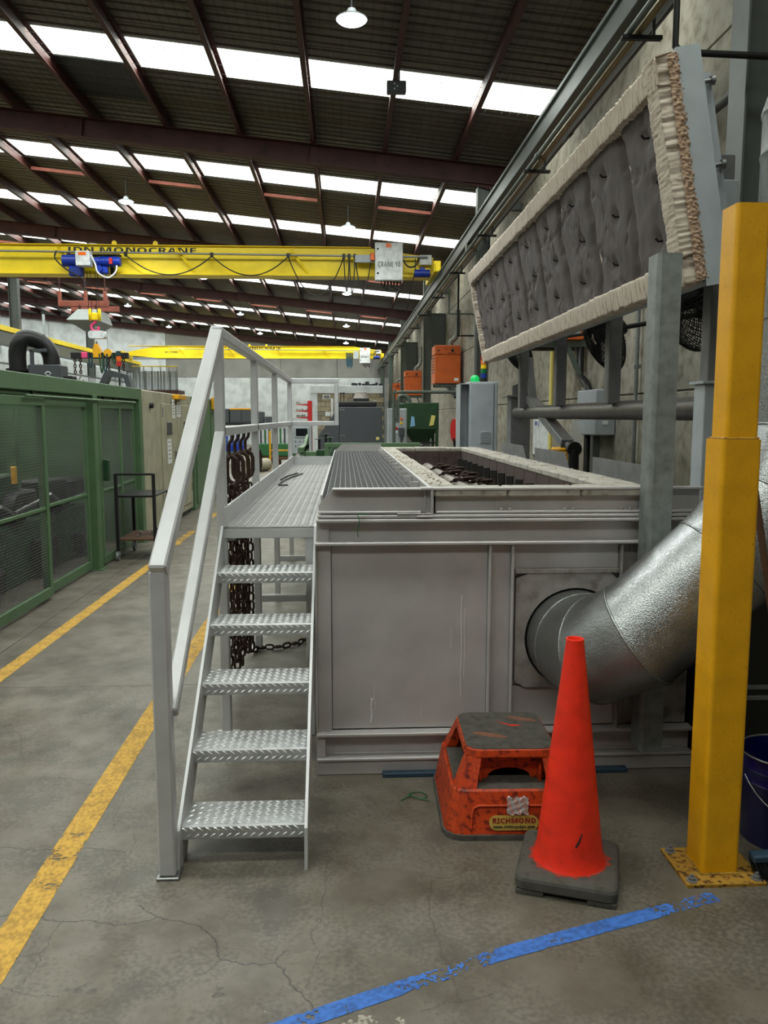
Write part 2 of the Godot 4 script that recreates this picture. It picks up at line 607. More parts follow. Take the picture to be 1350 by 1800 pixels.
# ---------------------------------------------------------------- the place
const SKY_GLOW := 2.6
const SKY_LIGHT := 3.0
const LAMP := 6.0
const EXPOSURE := 1.0
const PITCH := 0.097      # rise of the roof per metre away from the concrete wall
const EAVE := 5.97         # height of the roof sheets at the concrete wall
const WALL := 2.95        # x of the concrete wall
const FRAMES := [4.4, -4.6, -13.6, -22.6, -31.6, -40.6, -49.4]

func _ready() -> void:
	rng.seed = 7
	# camera
	var cam := Camera3D.new()
	cam.name = "camera"
	cam.position = V(0, 1.7, 0)
	cam.rotation = Vector3(-atan(167.0 / 1400.0), -0.0489, 0)
	cam.fov = rad_to_deg(2.0 * atan(900.0 / 1400.0))
	cam.near = 0.05
	cam.far = 200.0
	cam.current = true
	add_child(cam)
	# sky and exposure: the hall is closed, so the daylight comes in through the roof lights
	var we := WorldEnvironment.new()
	we.name = "environment"
	var env := Environment.new()
	env.background_mode = Environment.BG_COLOR
	env.background_color = Color(0.75, 0.8, 0.86)
	env.tonemap_mode = Environment.TONE_MAPPER_LINEAR
	env.tonemap_exposure = EXPOSURE
	env.sdfgi_enabled = true
	env.ssao_enabled = true
	env.ssil_enabled = true
	we.environment = env
	add_child(we)
	make_materials()
	roof_lights()
	# the large structure
	build_floor()
	build_walls()
	build_roof()
	build_columns()
	# the things, large to small
	build_access_stair()
	build_furnace()
	build_cover()
	build_duct()
	build_bollard()
	build_cone()
	build_stool()
	build_guard()
	build_cranes()
	build_right_side()
	build_background()
	build_left_side()
	build_small()
	build_lamps()

func roof_xf() -> Transform3D:
	var a := atan(PITCH)
	return Transform3D(Basis(V(cos(a), -sin(a), 0), V(sin(a), cos(a), 0), V(0, 0, 1)), V(WALL, EAVE, 0))

func strips() -> Array: # z of the middle of every strip of roof lights
	var o := []
	for i in FRAMES.size() - 1:
		o.append(FRAMES[i] - 2.8)
		o.append(FRAMES[i] - 6.8)
	return o

func roof_lights() -> void:
	# one soft light the size of each strip, just under its translucent sheets
	for z in strips():
		var l := AreaLight3D.new()
		l.name = "roof_light"
		add_child(l, true)
		l.area_size = Vector2(30.6, 0.86)
		l.area_normalize_energy = false
		l.light_energy = SKY_LIGHT
		l.light_color = Color(0.97, 1.0, 0.97)
		l.shadow_enabled = true
		l.area_range = 80.0
		var r := roof_xf()
		l.transform = r * Transform3D(Basis(V(1, 0, 0), V(0, 0, -1), V(0, 1, 0)), V(-15.5, -0.035, z))

func build_floor() -> void:
	var f := struct("floor")
	var near: StandardMaterial3D = M.floor.duplicate()
	near.resource_name = "floor_cracked"
	near.detail_blend_mode = BaseMaterial3D.BLEND_MODE_MIX
	near.detail_albedo = crack_texture()
	near.uv2_triplanar = false
	near.uv2_scale = Vector3.ONE
	var xs := [-28.2, -8.4, -2.505, 3.2]
	var zs := [6.2, 4.2, -4.98, -9.07, -13.6, -22.6, -31.6, -40.6, -49.8]
	for i in 3:
		for j in zs.size() - 1:
			var b := MB.new()
			var g := 0.004
			var x0: float = xs[i] + g
			var x1: float = xs[i + 1] - g
			var z0: float = zs[j] - g
			var z1: float = zs[j + 1] + g
			if i == 2 and j == 1:  # the slab in front, with the cracks
				z0 = 0.2
				b.quad_uv(V(x0, 0, z0), V(x1, 0, z0), V(x1, 0, z1), V(x0, 0, z1))
				part(b, "floor_slab", near, f)
				b = MB.new()
				b.span(V(x0, -0.15, 4.2), V(x1, 0, z0), 0.0)
				part(b, "floor_slab", M.floor, f)
				continue
			b.span(V(x0, -0.15, z0), V(x1, 0, z1), 0.003)
			part(b, "floor_slab", M.floor, f)
	var b := MB.new()
	b.span(V(-28.3, -0.3, 6.2), V(3.3, -0.02, -49.9))
	part(b, "joint_filler", M.joint, f)
	# painted lines: thin coats of worn paint
	var y := 0.0015
	paint_line("floor_line", [V(-2.29, y, -4.3), V(-2.25, y, -9.3)], 0.11, M.line_yellow, "bright yellow floor line running along the green mesh guard", 0.9)
	paint_line("floor_line", [V(-2.28, y, -10.6), V(-2.3, y, -14.2)], 0.11, M.line_yellow, "broken yellow floor line beside the beige cabinets", 0.45)
	paint_line("floor_line", [V(-1.10, y, -1.9), V(-1.125, y, -6.5), V(-1.13, y, -9.0)], 0.115, M.line_yellow, "long worn yellow floor line passing the foot of the stair", 0.84)
	paint_line("floor_line", [V(-0.25, y, -2.03), V(0.48, y, -2.33), V(1.31, y, -2.6)], 0.06, M.line_blue, "worn blue floor line in front of the cone", 0.56, [0.8, 0.78, 0.74, 0.78, 0.72, 0.58, 0.5, 0.53, 0.78, 0.62, 0.6, 0.7, 0.66, 0.6, 0.54, 0.48, 0.4])

func paint_line(called: String, pts: Array, w: float, m: StandardMaterial3D, label: String, cover: float, worn_at := []) -> void: # worn_at: how much paint is left at even steps along the line
	var long := 0.0
	for i in pts.size() - 1:
		long += pts[i].distance_to(pts[i + 1])
	var nx := mini(2048, int(long * 420.0))
	var ny := int(w * 420.0)
	var ns := FastNoiseLite.new()
	ns.seed = int(pts[0].z * -100.0) + 5
	ns.frequency = 0.02
	ns.fractal_octaves = 5
	var fine := FastNoiseLite.new()
	fine.seed = 9
	fine.frequency = 0.25
	var grit := FastNoiseLite.new()
	grit.seed = 19
	grit.frequency = 0.12
	grit.fractal_octaves = 3
	var im := Image.create(nx, ny, false, Image.FORMAT_RGBA8)
	var mm := long / nx * 420.0
	for y in ny:
		var side := absf((y + 0.5) / ny - 0.5) * 2.0
		for x in nx:
			if worn_at:
				var t := float(x) / nx * (worn_at.size() - 1)
				cover = lerpf(worn_at[int(t)], worn_at[int(t) + 1], t - int(t))
			var a := ns.get_noise_2d(x * mm, y) + 0.35 * fine.get_noise_2d(x * mm, y)
			var big := ns.get_noise_2d(x * mm * 0.16 + 900.0, y * 0.1)
			var f := cover + a * 0.55 + grit.get_noise_2d(x * mm, y) * 0.5 + big * (1.0 - cover) * 2.6 - (0.3 * (side - 0.8) / 0.2 if side > 0.8 else 0.0)
			var g := 0.80 + 0.20 * clampf(grit.get_noise_2d(x * mm * 0.6, y * 0.9 + 77.0) + a * 0.8 + 0.6, 0.0, 1.0)
			im.set_pixel(x, y, Color(g, g, g, clampf(0.5 + (f - 0.35) * 3.0, 0.0, 1.0)))
	var worn: StandardMaterial3D = StandardMaterial3D.new()
	worn.resource_name = m.resource_name + "_worn"
	worn.albedo_color = m.albedo_color
	worn.roughness = 0.75
	worn.albedo_texture = ImageTexture.create_from_image(im)
	worn.transparency = BaseMaterial3D.TRANSPARENCY_ALPHA_SCISSOR
	worn.alpha_scissor_threshold = 0.5
	var b := MB.new()
	var at := 0.0
	var n := pts.size()
	for i in n - 1:
		var a: Vector3 = pts[i]
		var c: Vector3 = pts[i + 1]
		var da := (c - a).normalized()
		var d0: Vector3 = ((a - pts[maxi(i - 1, 0)]).normalized() + da).normalized()
		var d1: Vector3 = ((pts[mini(i + 2, n - 1)] - c).normalized() + da).normalized()
		var s0: Vector3 = d0.cross(Vector3.UP) * w * 0.5
		var s1: Vector3 = d1.cross(Vector3.UP) * w * 0.5
		var t0 := at / long
		at += a.distance_to(c)
		var t1 := at / long
		b.quad_uv(a - s0, a + s0, c + s1, c - s1, Vector2(t0, 0), Vector2(t0, 1), Vector2(t1, 1), Vector2(t1, 0))
	single(b, called, worn, pts[0], label, "floor line")

func crack_texture() -> Texture2D:
	var n := 2048
	var im := Image.create(n, n, false, Image.FORMAT_RGBA8)
	im.fill(Color(0.13, 0.12, 0.11, 0.0))
	var x0 := -2.501
	var x1 := 3.196
	var z0 := 0.2
	var z1 := -4.976
	var cracks := [
		[-1.19, -2.61, -1.14, -2.62, -1.07, -2.63, -1.02, -2.58, -0.97, -2.57, -0.85, -2.56, -0.78, -2.54, -0.71, -2.55, -0.65, -2.58],
		[-0.73, -2.65, -0.65, -2.58, -0.56, -2.55, -0.49, -2.51, -0.45, -2.47, -0.42, -2.41, -0.40, -2.35, -0.30, -2.33, -0.23, -2.33, -0.19, -2.39],
		[-0.23, -2.33, -0.20, -2.28, -0.16, -2.21, -0.11, -2.15, -0.08, -2.08],
		[-0.40, -2.35, -0.44, -2.29, -0.52, -2.26, -0.60, -2.24, -0.66, -2.23],
		[-0.97, -2.57, -0.97, -2.45, -0.97, -2.34, -0.98, -2.26],
		[-1.04, -2.26, -0.99, -2.24, -0.94, -2.22, -0.85, -2.21],
		[-0.84, -2.62, -0.85, -2.77, -0.85, -2.99, -0.88, -3.30],
		[-0.09, -2.65, -0.09, -2.53, -0.12, -2.44, -0.09, -2.37, -0.13, -2.21],
		[-1.38, -3.06, -1.15, -3.03, -1.03, -3.04, -0.87, -3.00],
		[-1.44, -3.69, -1.31, -3.67, -1.20, -3.59, -1.17, -3.68, -0.91, -3.64],
		[0.31, -2.75, 0.28, -2.55, 0.30, -2.41, 0.32, -2.22, 0.33, -2.13],
		[0.27, -2.78, 0.38, -2.76, 0.48, -2.84],
		[0.21, -2.10, 0.33, -2.13, 0.43, -2.16],
		[-1.03, -3.16, -0.97, -3.18, -1.00, -3.36, -1.01, -3.52],
		[-0.16, -3.07, -0.08, -2.89, -0.09, -2.65],
		[-2.2, -3.9, -1.9, -3.86, -1.6, -3.9, -1.35, -3.84], [-1.9, -4.4, -1.75, -4.2, -1.62, -3.9]]
	var r := RandomNumberGenerator.new()
	r.seed = 31
	for ci in cracks.size():
		var c: Array = cracks[ci]
		var main: bool = ci < 3 or ci == 8
		for i in range(0, c.size() - 2, 2):
			var a := Vector2((c[i] - x0) / (x1 - x0), (c[i + 1] - z1) / (z0 - z1)) * n
			var b := Vector2((c[i + 2] - x0) / (x1 - x0), (c[i + 3] - z1) / (z0 - z1)) * n
			var steps := int(a.distance_to(b)) + 1
			var off := Vector2.ZERO
			for k in steps:
				var t := float(k) / steps
				off += Vector2(r.randf_range(-0.8, 0.8), r.randf_range(-0.8, 0.8))
				off *= 0.97
				var p := a.lerp(b, t) + off * sin(PI * t) * 1.6
				var wide := 1 if main or r.randf() < 0.25 else 0
				var al := r.randf_range(0.75, 1.0) if main else r.randf_range(0.55, 0.85)
				for yy in range(0, wide + 1):
					for xx in range(0, wide + 1):
						var px := clampi(int(p.x) + xx, 0, n - 1)
						var py := clampi(int(p.y) + yy, 0, n - 1)
						im.set_pixel(px, py, Color(0.13, 0.12, 0.11, al * (1.0 if xx + yy == 0 else 0.6)))
	# oil marks, drips and pale scuffs
	var ns := FastNoiseLite.new()
	ns.seed = 4
	ns.frequency = 0.045
	ns.fractal_octaves = 4
	var marks := [[-0.805, -2.235, 0.085, 0.03, 0.75, 0.17], [-0.386, -2.209, 0.03, 0.035, 0.8, 0.12], [-0.598, -2.335, 0.022, 0.03, 0.7, 0.15], [0.05, -2.05, 0.14, 0.05, 0.5, 0.8], [0.62, -2.95, 0.5, 0.25, 0.3, 0.1],
		[-0.35, -3.35, 0.35, 0.3, 0.45, 0.09], [-0.1, -4.0, 0.3, 0.4, 0.4, 0.1], [0.45, -2.5, 0.5, 0.3, 0.22, 0.3], [0.33, -2.68, 0.018, 0.02, 0.7, 0.2], [1.05, -3.2, 0.5, 0.35, 0.35, 0.08], [-1.5, -3.3, 0.5, 0.7, 0.2, 0.12]]
	for mk in marks:
		var cx: float = (mk[0] - x0) / (x1 - x0) * n
		var cy: float = (mk[1] - z1) / (z0 - z1) * n
		var rx: float = mk[2] / (x1 - x0) * n
		var ry: float = mk[3] / (z0 - z1) * n
		for py in range(int(cy - ry * 1.4), int(cy + ry * 1.4)):
			for px in range(int(cx - rx * 1.4), int(cx + rx * 1.4)):
				if px < 0 or py < 0 or px >= n or py >= n:
					continue
				var d := Vector2((px - cx) / rx, (py - cy) / ry).length()
				var f := 1.0 - d + ns.get_noise_2d(px * (0.25 if rx > 60 else 1.0), py * (0.25 if rx > 60 else 1.0)) * 1.1
				if f > 0.35 and im.get_pixel(px, py).a < 0.2:
					var g: float = mk[5]
					im.set_pixel(px, py, Color(g * 1.05, g, g * 0.93, mk[4] * clampf((f - 0.35) * 4.0, 0.0, 1.0) * (0.6 + 0.6 * ns.get_noise_2d(px * 3.0, py * 3.0 + 300.0))))
	# ground-in dirt: fine dark mottling, denser by the furnace where oil is trodden in
	var fn := FastNoiseLite.new()
	fn.seed = 21
	fn.frequency = 0.11
	fn.fractal_octaves = 3
	var a := fn.get_image(n, n)
	fn.seed = 22
	fn.frequency = 0.006
	fn.fractal_octaves = 7
	fn.fractal_gain = 0.6
	var c2 := fn.get_image(n, n)
	for py in range(0, n):
		for px in range(0, n):
			var q := im.get_pixel(px, py)
			if q.a > 0.25:
				continue
			var v := a.get_pixel(px, py).r
			var w := c2.get_pixel(px, py).r
			var al := clampf((0.5 - w) * 1.5 + (0.5 - v) * 0.9 + 0.06, 0.0, 0.45)
			var by := clampf((px - 800) / 500.0 + (w - 0.5) * 4.0, 0.0, 1.0) # brown oily ground beside the furnace
			im.set_pixel(px, py, Color(0.2 + 0.02 * by, 0.185, 0.17 - 0.03 * by, maxf(q.a, minf(al + 0.32 * by, 0.62))))
	for k in 420: # crumbs of grit and swarf
		var px := r.randi_range(2, n - 3)
		var py := r.randi_range(2, n - 3)
		var g := r.randf_range(0.65, 0.95) if r.randf() < 0.45 else 0.08
		im.set_pixel(px, py, Color(g, g, g, 0.9))
		if r.randf() < 0.4:
			im.set_pixel(px + 1, py, Color(g, g, g, 0.8))
	return ImageTexture.create_from_image(im)

func build_walls() -> void:
	# concrete wall of cast panels, groove by groove
	var w := struct("wall_right", V(WALL, 0, 0))
	var zs := [6.2, 4.4, -0.1, -4.6, -9.1, -13.6, -18.1, -22.6, -31.6, -40.6, -49.6]
	var ys := [0.0, 1.93, 3.3, 4.65, 6.6]
	for i in zs.size() - 1:
		for j in 4:
			var b := MB.new()
			b.span(V(WALL, ys[j] + 0.006, zs[i] - 0.006), V(WALL + 0.2, ys[j + 1] - 0.006, zs[i + 1] + 0.006), 0.006)
			part(b, "wall_panel", M.concrete_wall, w)
	var bk := MB.new()
	bk.span(V(WALL + 0.03, 0, 6.2), V(WALL + 0.25, 6.6, -49.6))
	part(bk, "panel_backing", M.concrete_grey, w)
	# far wall: concrete above, painted white below and on its far side
	w = struct("wall_back", V(0, 0, -49.6))
	for i in 8:
		var x0 := -24.6 + i * 3.45
		var b := MB.new()
		b.span(V(x0 + 0.01, 4.1, -49.6), V(x0 + 3.44, 9.2, -49.8), 0.01)
		part(b, "wall_panel", M.concrete_grey if i > 3 else M.white_wall, w)
	var b := MB.new()
	b.span(V(-28.2, 0, -49.55), V(3.2, 4.08, -49.8), 0.01)
	part(b, "painted_wall", M.white_wall, w)
	b = MB.new()
	b.span(V(-28.2, 0, -49.7), V(3.2, 9.2, -49.9))
	part(b, "panel_backing", M.concrete_grey, w)
	w = struct("wall_left", V(-28.2, 0, 0))
	b = MB.new()
	b.span(V(-28.4, 0, 6.2), V(-28.2, 9.2, -49.6))
	part(b, "wall_sheet", M.concrete_grey, w)
	w = struct("wall_front", V(0, 0, 6.2))
	b = MB.new()
	b.span(V(-28.4, 0, 6.2), V(3.2, 9.2, 6.4))
	part(b, "wall_sheet", M.dark_sheet, w)  # unseen wall, set near and dark to dim surfaces facing the camera
	w = struct("partition_left", V(-14.2, 0, 0))
	for i in 8:
		b = MB.new()
		b.span(V(-14.3, 0, -21.0 - i * 3.5), V(-14.2, 4.55, -24.48 - i * 3.5), 0.01)
		part(b, "partition_panel", M.white_wall, w)

func build_roof() -> void:
	var c := struct("ceiling", V(0, EAVE, 0))
	var r := roof_xf()
	var half := 0.43
	var edges := [6.4]
	for z in strips():
		edges.append(z + half)
		edges.append(z - half)
	edges.append(-49.9)
	for i in range(0, edges.size() - 1, 2):
		var z0: float = edges[i]
		var z1: float = edges[i + 1]
		var b := MB.new()
		b.xf = r
		var z := z0
		while z > z1 + 0.02: # ribbed steel sheet
			var e := maxf(z - 0.19, z1)
			var prof := [[z, 0.0], [z - 0.13, 0.0], [z - 0.145, 0.03], [z - 0.175, 0.03], [z - 0.19, 0.0]]
			for k in 4:
				var za: float = maxf(prof[k][0], e)
				var zb: float = maxf(prof[k + 1][0], e)
				b.quad(V(-31.6, prof[k][1], za), V(0.3, prof[k][1], za), V(0.3, prof[k + 1][1], zb), V(-31.6, prof[k + 1][1], zb))
				var l := b.v.size()
			z = e
		b.span(V(-31.6, 0.05, z0), V(0.3, 0.16, z1))
		part(b, "roof_sheet", M.roofing, c)
	# translucent sheets between the purlins
	var pm := MB.new()
	pm.box(Vector3.ZERO, V(1.174, 0.02, half * 2.0))
	var pmesh := pm.mesh()
	for z in strips():
		for k in 26:
			at_mesh(pmesh, "skylight_panel", M.skylight, c, r * Transform3D(Basis(), V(-0.53 - 1.176 * k, 0.0, z)))
	# purlins, with lipped flanges, running down the hall
	for k in 27:
		var x := -1.125 - 1.176 * k if k < 26 else 0.0
		var b := MB.new()
		b.xf = r
		var poly := PackedVector2Array([Vector2(0, 0), Vector2(0.07, 0), Vector2(0.07, -0.02), Vector2(0.062, -0.02), Vector2(0.062, -0.008), Vector2(0.008, -0.008), Vector2(0.008, -0.202), Vector2(0.062, -0.202), Vector2(0.062, -0.19), Vector2(0.07, -0.19), Vector2(0.07, -0.21), Vector2(0, -0.21)])
		var moved := PackedVector2Array()
		for p in poly:
			moved.append(p + Vector2(x, -0.004))
		b.prism(moved, -49.5, 6.1)
		part(b, "purlin", M.oxide, c)
	# rafters
	for z in FRAMES:
		var b := MB.new()
		b.xf = r
		var top := -0.216
		b.span(V(-31.3, top, z - 0.09), V(-0.02, top - 0.014, z + 0.09))
		b.span(V(-31.3, top - 0.30, z - 0.09), V(-0.02, top - 0.314, z + 0.09))
		b.span(V(-31.3, top, z - 0.006), V(-0.02, top - 0.31, z + 0.006))
		for x in [-3.5, -7.1, -10.7, -14.3, -18.0, -21.6]:
			b.span(V(x - 0.006, top, z - 0.085), V(x + 0.006, top - 0.31, z + 0.085))
		b.prism(PackedVector2Array([Vector2(-0.02, top - 0.31), Vector2(-1.0, top - 0.31), Vector2(-0.02, top - 0.46)]), z - 0.05, z + 0.05)
		part(b, "rafter", M.oxide, c)
	# bridging between alternate purlins
	for f in [-13.6, -22.6, -31.6, -40.6]:
		for k in 22:
			if k % 2 == 1:
				continue
			var b := MB.new()
			b.xf = r
			var x := -1.125 - 1.176 * (k + 1)
			b.span(V(x + 0.07, -0.13, f - 3.55), V(x + 1.176, -0.19, f - 3.6))
			part(b, "bridging", M.oxide_light, c)
	# safety netting under the sheets
	var b := MB.new()
	b.xf = r
	var k := 0
	for x10 in range(0, 118):
		var x := -0.1 - x10 * 0.12
		var pts := PackedVector3Array()
		for j in 28:
			pts.append(V(x + rng.randf_range(-0.012, 0.012), -0.065 - 0.012 * rng.randf(), -8.6 - j * 0.5))
		b.tube(pts, 0.0028, 3, false)
	for j in 45:
		var z := -8.6 - j * 0.3
		var pts := PackedVector3Array()
		for i in 29:
			pts.append(V(-i * 0.5, -0.067 - 0.014 * rng.randf(), z + rng.randf_range(-0.02, 0.02)))
		b.tube(pts, 0.0028, 3, false)
	stuff(b, "safety_netting", M.netting, c)
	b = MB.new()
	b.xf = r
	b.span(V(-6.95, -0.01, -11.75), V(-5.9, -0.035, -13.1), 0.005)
	part(b, "dark_opening_sheet", M.black, c)  # thin black sheet standing in for a dark opening in the roof

func h_section(b: MB, x0: float, x1: float, z0: float, z1: float, y0: float, y1: float, t := 0.014) -> void:
	# flanges square to x, web between them
	var zm := (z0 + z1) * 0.5
	b.span(V(x0, y0, z0), V(x0 + t, y1, z1), 0.002)
	b.span(V(x1 - t, y0, z0), V(x1, y1, z1), 0.002)
	b.span(V(x0 + t, y0, zm - t * 0.4), V(x1 - t, y1, zm + t * 0.4))

func build_columns() -> void:
	for i in FRAMES.size():
		var z: float = FRAMES[i]
		if i == FRAMES.size() - 1:
			z = -49.3
		var s := struct("column_right", V(2.3, 0, z))
		var b := MB.new()
		h_section(b, 2.2, 2.42, z - 0.1, z + 0.1, 0.0, 5.45)
		part(b, "column", M.column if i < 4 else M.column_green, s)
		b = MB.new()
		b.span(V(2.12, 0, z - 0.17), V(2.5, 0.02, z + 0.17), 0.004)
		part(b, "base_plate", M.column, s)
		b = MB.new()
		b.span(V(2.42, 5.1, z - 0.06), V(WALL - 0.01, 5.22, z + 0.06), 0.004)
		part(b, "wall_tie", M.column, s)
	for z in [-31.6, -40.6]:
		var s := struct("column_left", V(-12.5, 0, z))
		var b := MB.new()
		h_section(b, -12.66, -12.32, z - 0.13, z + 0.13, 0.0, 6.9)
		part(b, "column", M.column, s)

# ---------------------------------------------------------------- the access stair and its platform
func tread_pattern(x0: float, x1: float, y: float, z0: float, z1: float, pitch := 0.03) -> MB:
	var b := MB.new()
	var nx := int((x1 - x0) / pitch)
	var nz := int((z0 - z1) / (pitch * 0.62))
	for j in nz:
		for i in nx:
			var a := 0.62 if (i + j) % 2 == 0 else -0.62
			b.lozenge(V(x0 + (i + 0.5) * (x1 - x0) / nx, y, z0 - (j + 0.5) * (z0 - z1) / nz), pitch * 0.47, 0.0042, 0.0034, a)
	return b

func build_access_stair() -> void:
	var t := thing("access_stair", "silver grey steel stair with tread plate steps and railed platform beside the furnace", "stair", V(-0.4, 0, -3.5))
	# steps
	for i in 5:
		var y := 0.152 + 0.197 * i
		var z := -2.905 - 0.247 * i
		var b := MB.new()
		b.prism_x(PackedVector2Array([Vector2(z, y - 0.055), Vector2(z, y - 0.006), Vector2(z - 0.006, y), Vector2(z - 0.192, y), Vector2(z - 0.192, y - 0.045), Vector2(z - 0.187, y - 0.045), Vector2(z - 0.187, y - 0.006), Vector2(z - 0.008, y - 0.006), Vector2(z - 0.006, y - 0.055)]), -0.628, -0.162)
		var s := part(b, "tread", M.tread, t)
		b = tread_pattern(-0.625, -0.165, y, z - 0.008, z - 0.19, 0.031)
		b.xf = Transform3D(Basis(V(1, 0, 0), V(0, 0, 1), V(0, -1, 0)), V(0, y, z))
		for k in 30: # the bars on the turned-down nose
			b.lozenge(V(-0.62 + 0.0152 * k, 0.0, 0.014 + 0.026 * (k % 2)), 0.0145, 0.0042, 0.0034, 0.62 if k % 2 == 0 else -0.62)
		stuff(b, "tread_pattern", M.tread_bar, s)
	# stringers
	for x in [-0.64, -0.162]:
		var b := MB.new()
		b.prism_x(PackedVector2Array([Vector2(-2.84, 0), Vector2(-2.862, 0.155), Vector2(-4.1, 1.14), Vector2(-4.2, 1.14), Vector2(-4.2, 1.0), Vector2(-3.06, 0.10), Vector2(-2.985, 0)]), x, x + 0.012)
		part(b, "stringer", M.silver, t)
	# platform deck: long folded planks of tread plate
	var b := MB.new()
	b.span(V(-0.63, 1.075, -4.12), V(-0.15, 1.125, -4.135), 0.002)
	part(b, "edge_beam", M.silver, t)
	for k in 2:
		b = MB.new()
		var z0 := -4.12 - k * 2.71
		b.span(V(-0.63, 1.125, z0), V(-0.15, 1.135, z0 - 2.705), 0.002)
		var d := part(b, "deck_plate", M.deck, t)
		b = MB.new()
		var nx := 11
		for i in nx: # ribs along the deck with the raised bars between them
			var x := -0.61 + i * 0.043
			b.span(V(x - 0.006, 1.133, z0 - 0.01), V(x + 0.006, 1.1385, z0 - 2.7), 0.002)
		for j in 130:
			for i in nx - 1:
				b.lozenge(V(-0.589 + i * 0.043, 1.135, z0 - 0.02 - j * 0.0206), 0.014, 0.0035, 0.0022, 0.7 if (i + j) % 2 == 0 else -0.7)
		stuff(b, "tread_pattern", M.deck, d)
	b = MB.new()
	b.span(V(-0.625, 1.135, -4.11), V(-0.612, 1.24, -9.54), 0.002)
	part(b, "kick_plate", M.silver, t)
	b = MB.new()
	b.span(V(-0.61, 1.135, -9.53), V(-0.15, 1.235, -9.542), 0.002)
	part(b, "kick_plate", M.silver, t)
	b = MB.new()
	b.span(V(-0.625, 1.06, -4.14), V(-0.575, 1.125, -9.53), 0.002)
	part(b, "edge_beam", M.silver, t)
	b = MB.new()
	b.span(V(-0.21, 1.06, -4.14), V(-0.155, 1.125, -9.53), 0.002)
	part(b, "edge_beam", M.silver, t)
	# legs that go on as rail posts
	for z in [-4.15, -5.75, -7.4, -9.4]:
		b = MB.new()
		b.span(V(-0.665, 0.008, z - 0.025), V(-0.615, 2.1, z + 0.025), 0.005)
		var p := part(b, "post", M.silver, t)
		b = MB.new()
		b.span(V(-0.70, 0, z - 0.06), V(-0.58, 0.008, z + 0.06), 0.002)
		part(b, "foot_plate", M.silver, p)
		b = MB.new()
		b.span(V(-0.21, 0.0, z - 0.025), V(-0.165, 1.08, z + 0.025), 0.005)
		part(b, "leg", M.silver, t)
		if z < -5.0:
			b = MB.new()
			b.span(V(-0.62, 0.36, z - 0.022), V(-0.2, 0.41, z + 0.022), 0.005)
			part(b, "cross_brace", M.silver, t)
			b = MB.new()
			b.span(V(-0.62, 1.0, z - 0.022), V(-0.2, 1.06, z + 0.022), 0.005)
			part(b, "cross_brace", M.silver, t)
	# rails
	b = MB.new()
	b.span(V(-0.667, 2.095, -4.12), V(-0.613, 2.15, -9.44), 0.006)
	part(b, "top_rail", M.silver, t)
	b = MB.new()
	b.span(V(-0.662, 1.60, -4.14), V(-0.615, 1.65, -9.42), 0.006)
	part(b, "mid_rail", M.silver, t)
	b = MB.new()
	b.span(V(-0.64, 2.09, -9.415), V(-0.07, 2.145, -9.465), 0.006)
	b.span(V(-0.12, 1.6, -9.415), V(-0.07, 2.09, -9.465), 0.006)
	b.span(V(-0.64, 1.6, -9.415), V(-0.12, 1.652, -9.465), 0.006)
	part(b, "end_rail", M.silver, t)
	# handrail down the steps
	b = MB.new()
	b.span(V(-0.697, 0.01, -2.80), V(-0.635, 1.16, -2.862), 0.007)
	var np := part(b, "newel_post", M.silver, t)
	b = MB.new()
	b.span(V(-0.705, 0, -2.79), V(-0.62, 0.012, -2.875), 0.003)
	part(b, "foot_plate", M.bare, np)
	b = MB.new()
	b.bar(V(-0.662, 1.155, -2.80), V(-0.645, 2.135, -4.165), 0.062, 0.062, Vector3.UP, 0.007)
	part(b, "hand_rail", M.silver, t)
	b = MB.new()
	b.bar(V(-0.645, 0.62, -2.85), V(-0.64, 1.615, -4.15), 0.05, 0.05, Vector3.UP, 0.006)
	part(b, "mid_rail", M.silver, t)

	# a bent bit of black rod lying on the deck
	b = MB.new()
	b.tube(smooth_path(P([-0.42, 1.146, -7.9, -0.52, 1.146, -7.2, -0.55, 1.146, -6.6, -0.47, 1.146, -6.55]), 3), 0.007, 6)
	b.tube(smooth_path(P([-0.47, 1.146, -7.95, -0.55, 1.146, -7.5, -0.57, 1.146, -7.1]), 3), 0.007, 6)
	single(b, "wire_hook", M.black_steel, V(-0.5, 1.135, -7.2), "thin black bent wire lying on the platform deck", "wire")

	hanging_chains()

func link_mesh(long: float, wide: float, r: float, sides := 6) -> ArrayMesh:
	var b := MB.new()
	var pts := PackedVector3Array()
	var h := long / 2 - wide / 2
	for i in 6:
		var a := PI * i / 5.0
		pts.append(V(cos(a) * (wide / 2 - r), h + sin(a) * (wide / 2 - r), 0))
	for i in 6:
		var a := PI + PI * i / 5.0
		pts.append(V(cos(a) * (wide / 2 - r), -h + sin(a) * (wide / 2 - r), 0))
	b.tube(pts, r, sides, false, true)
	return b.mesh()

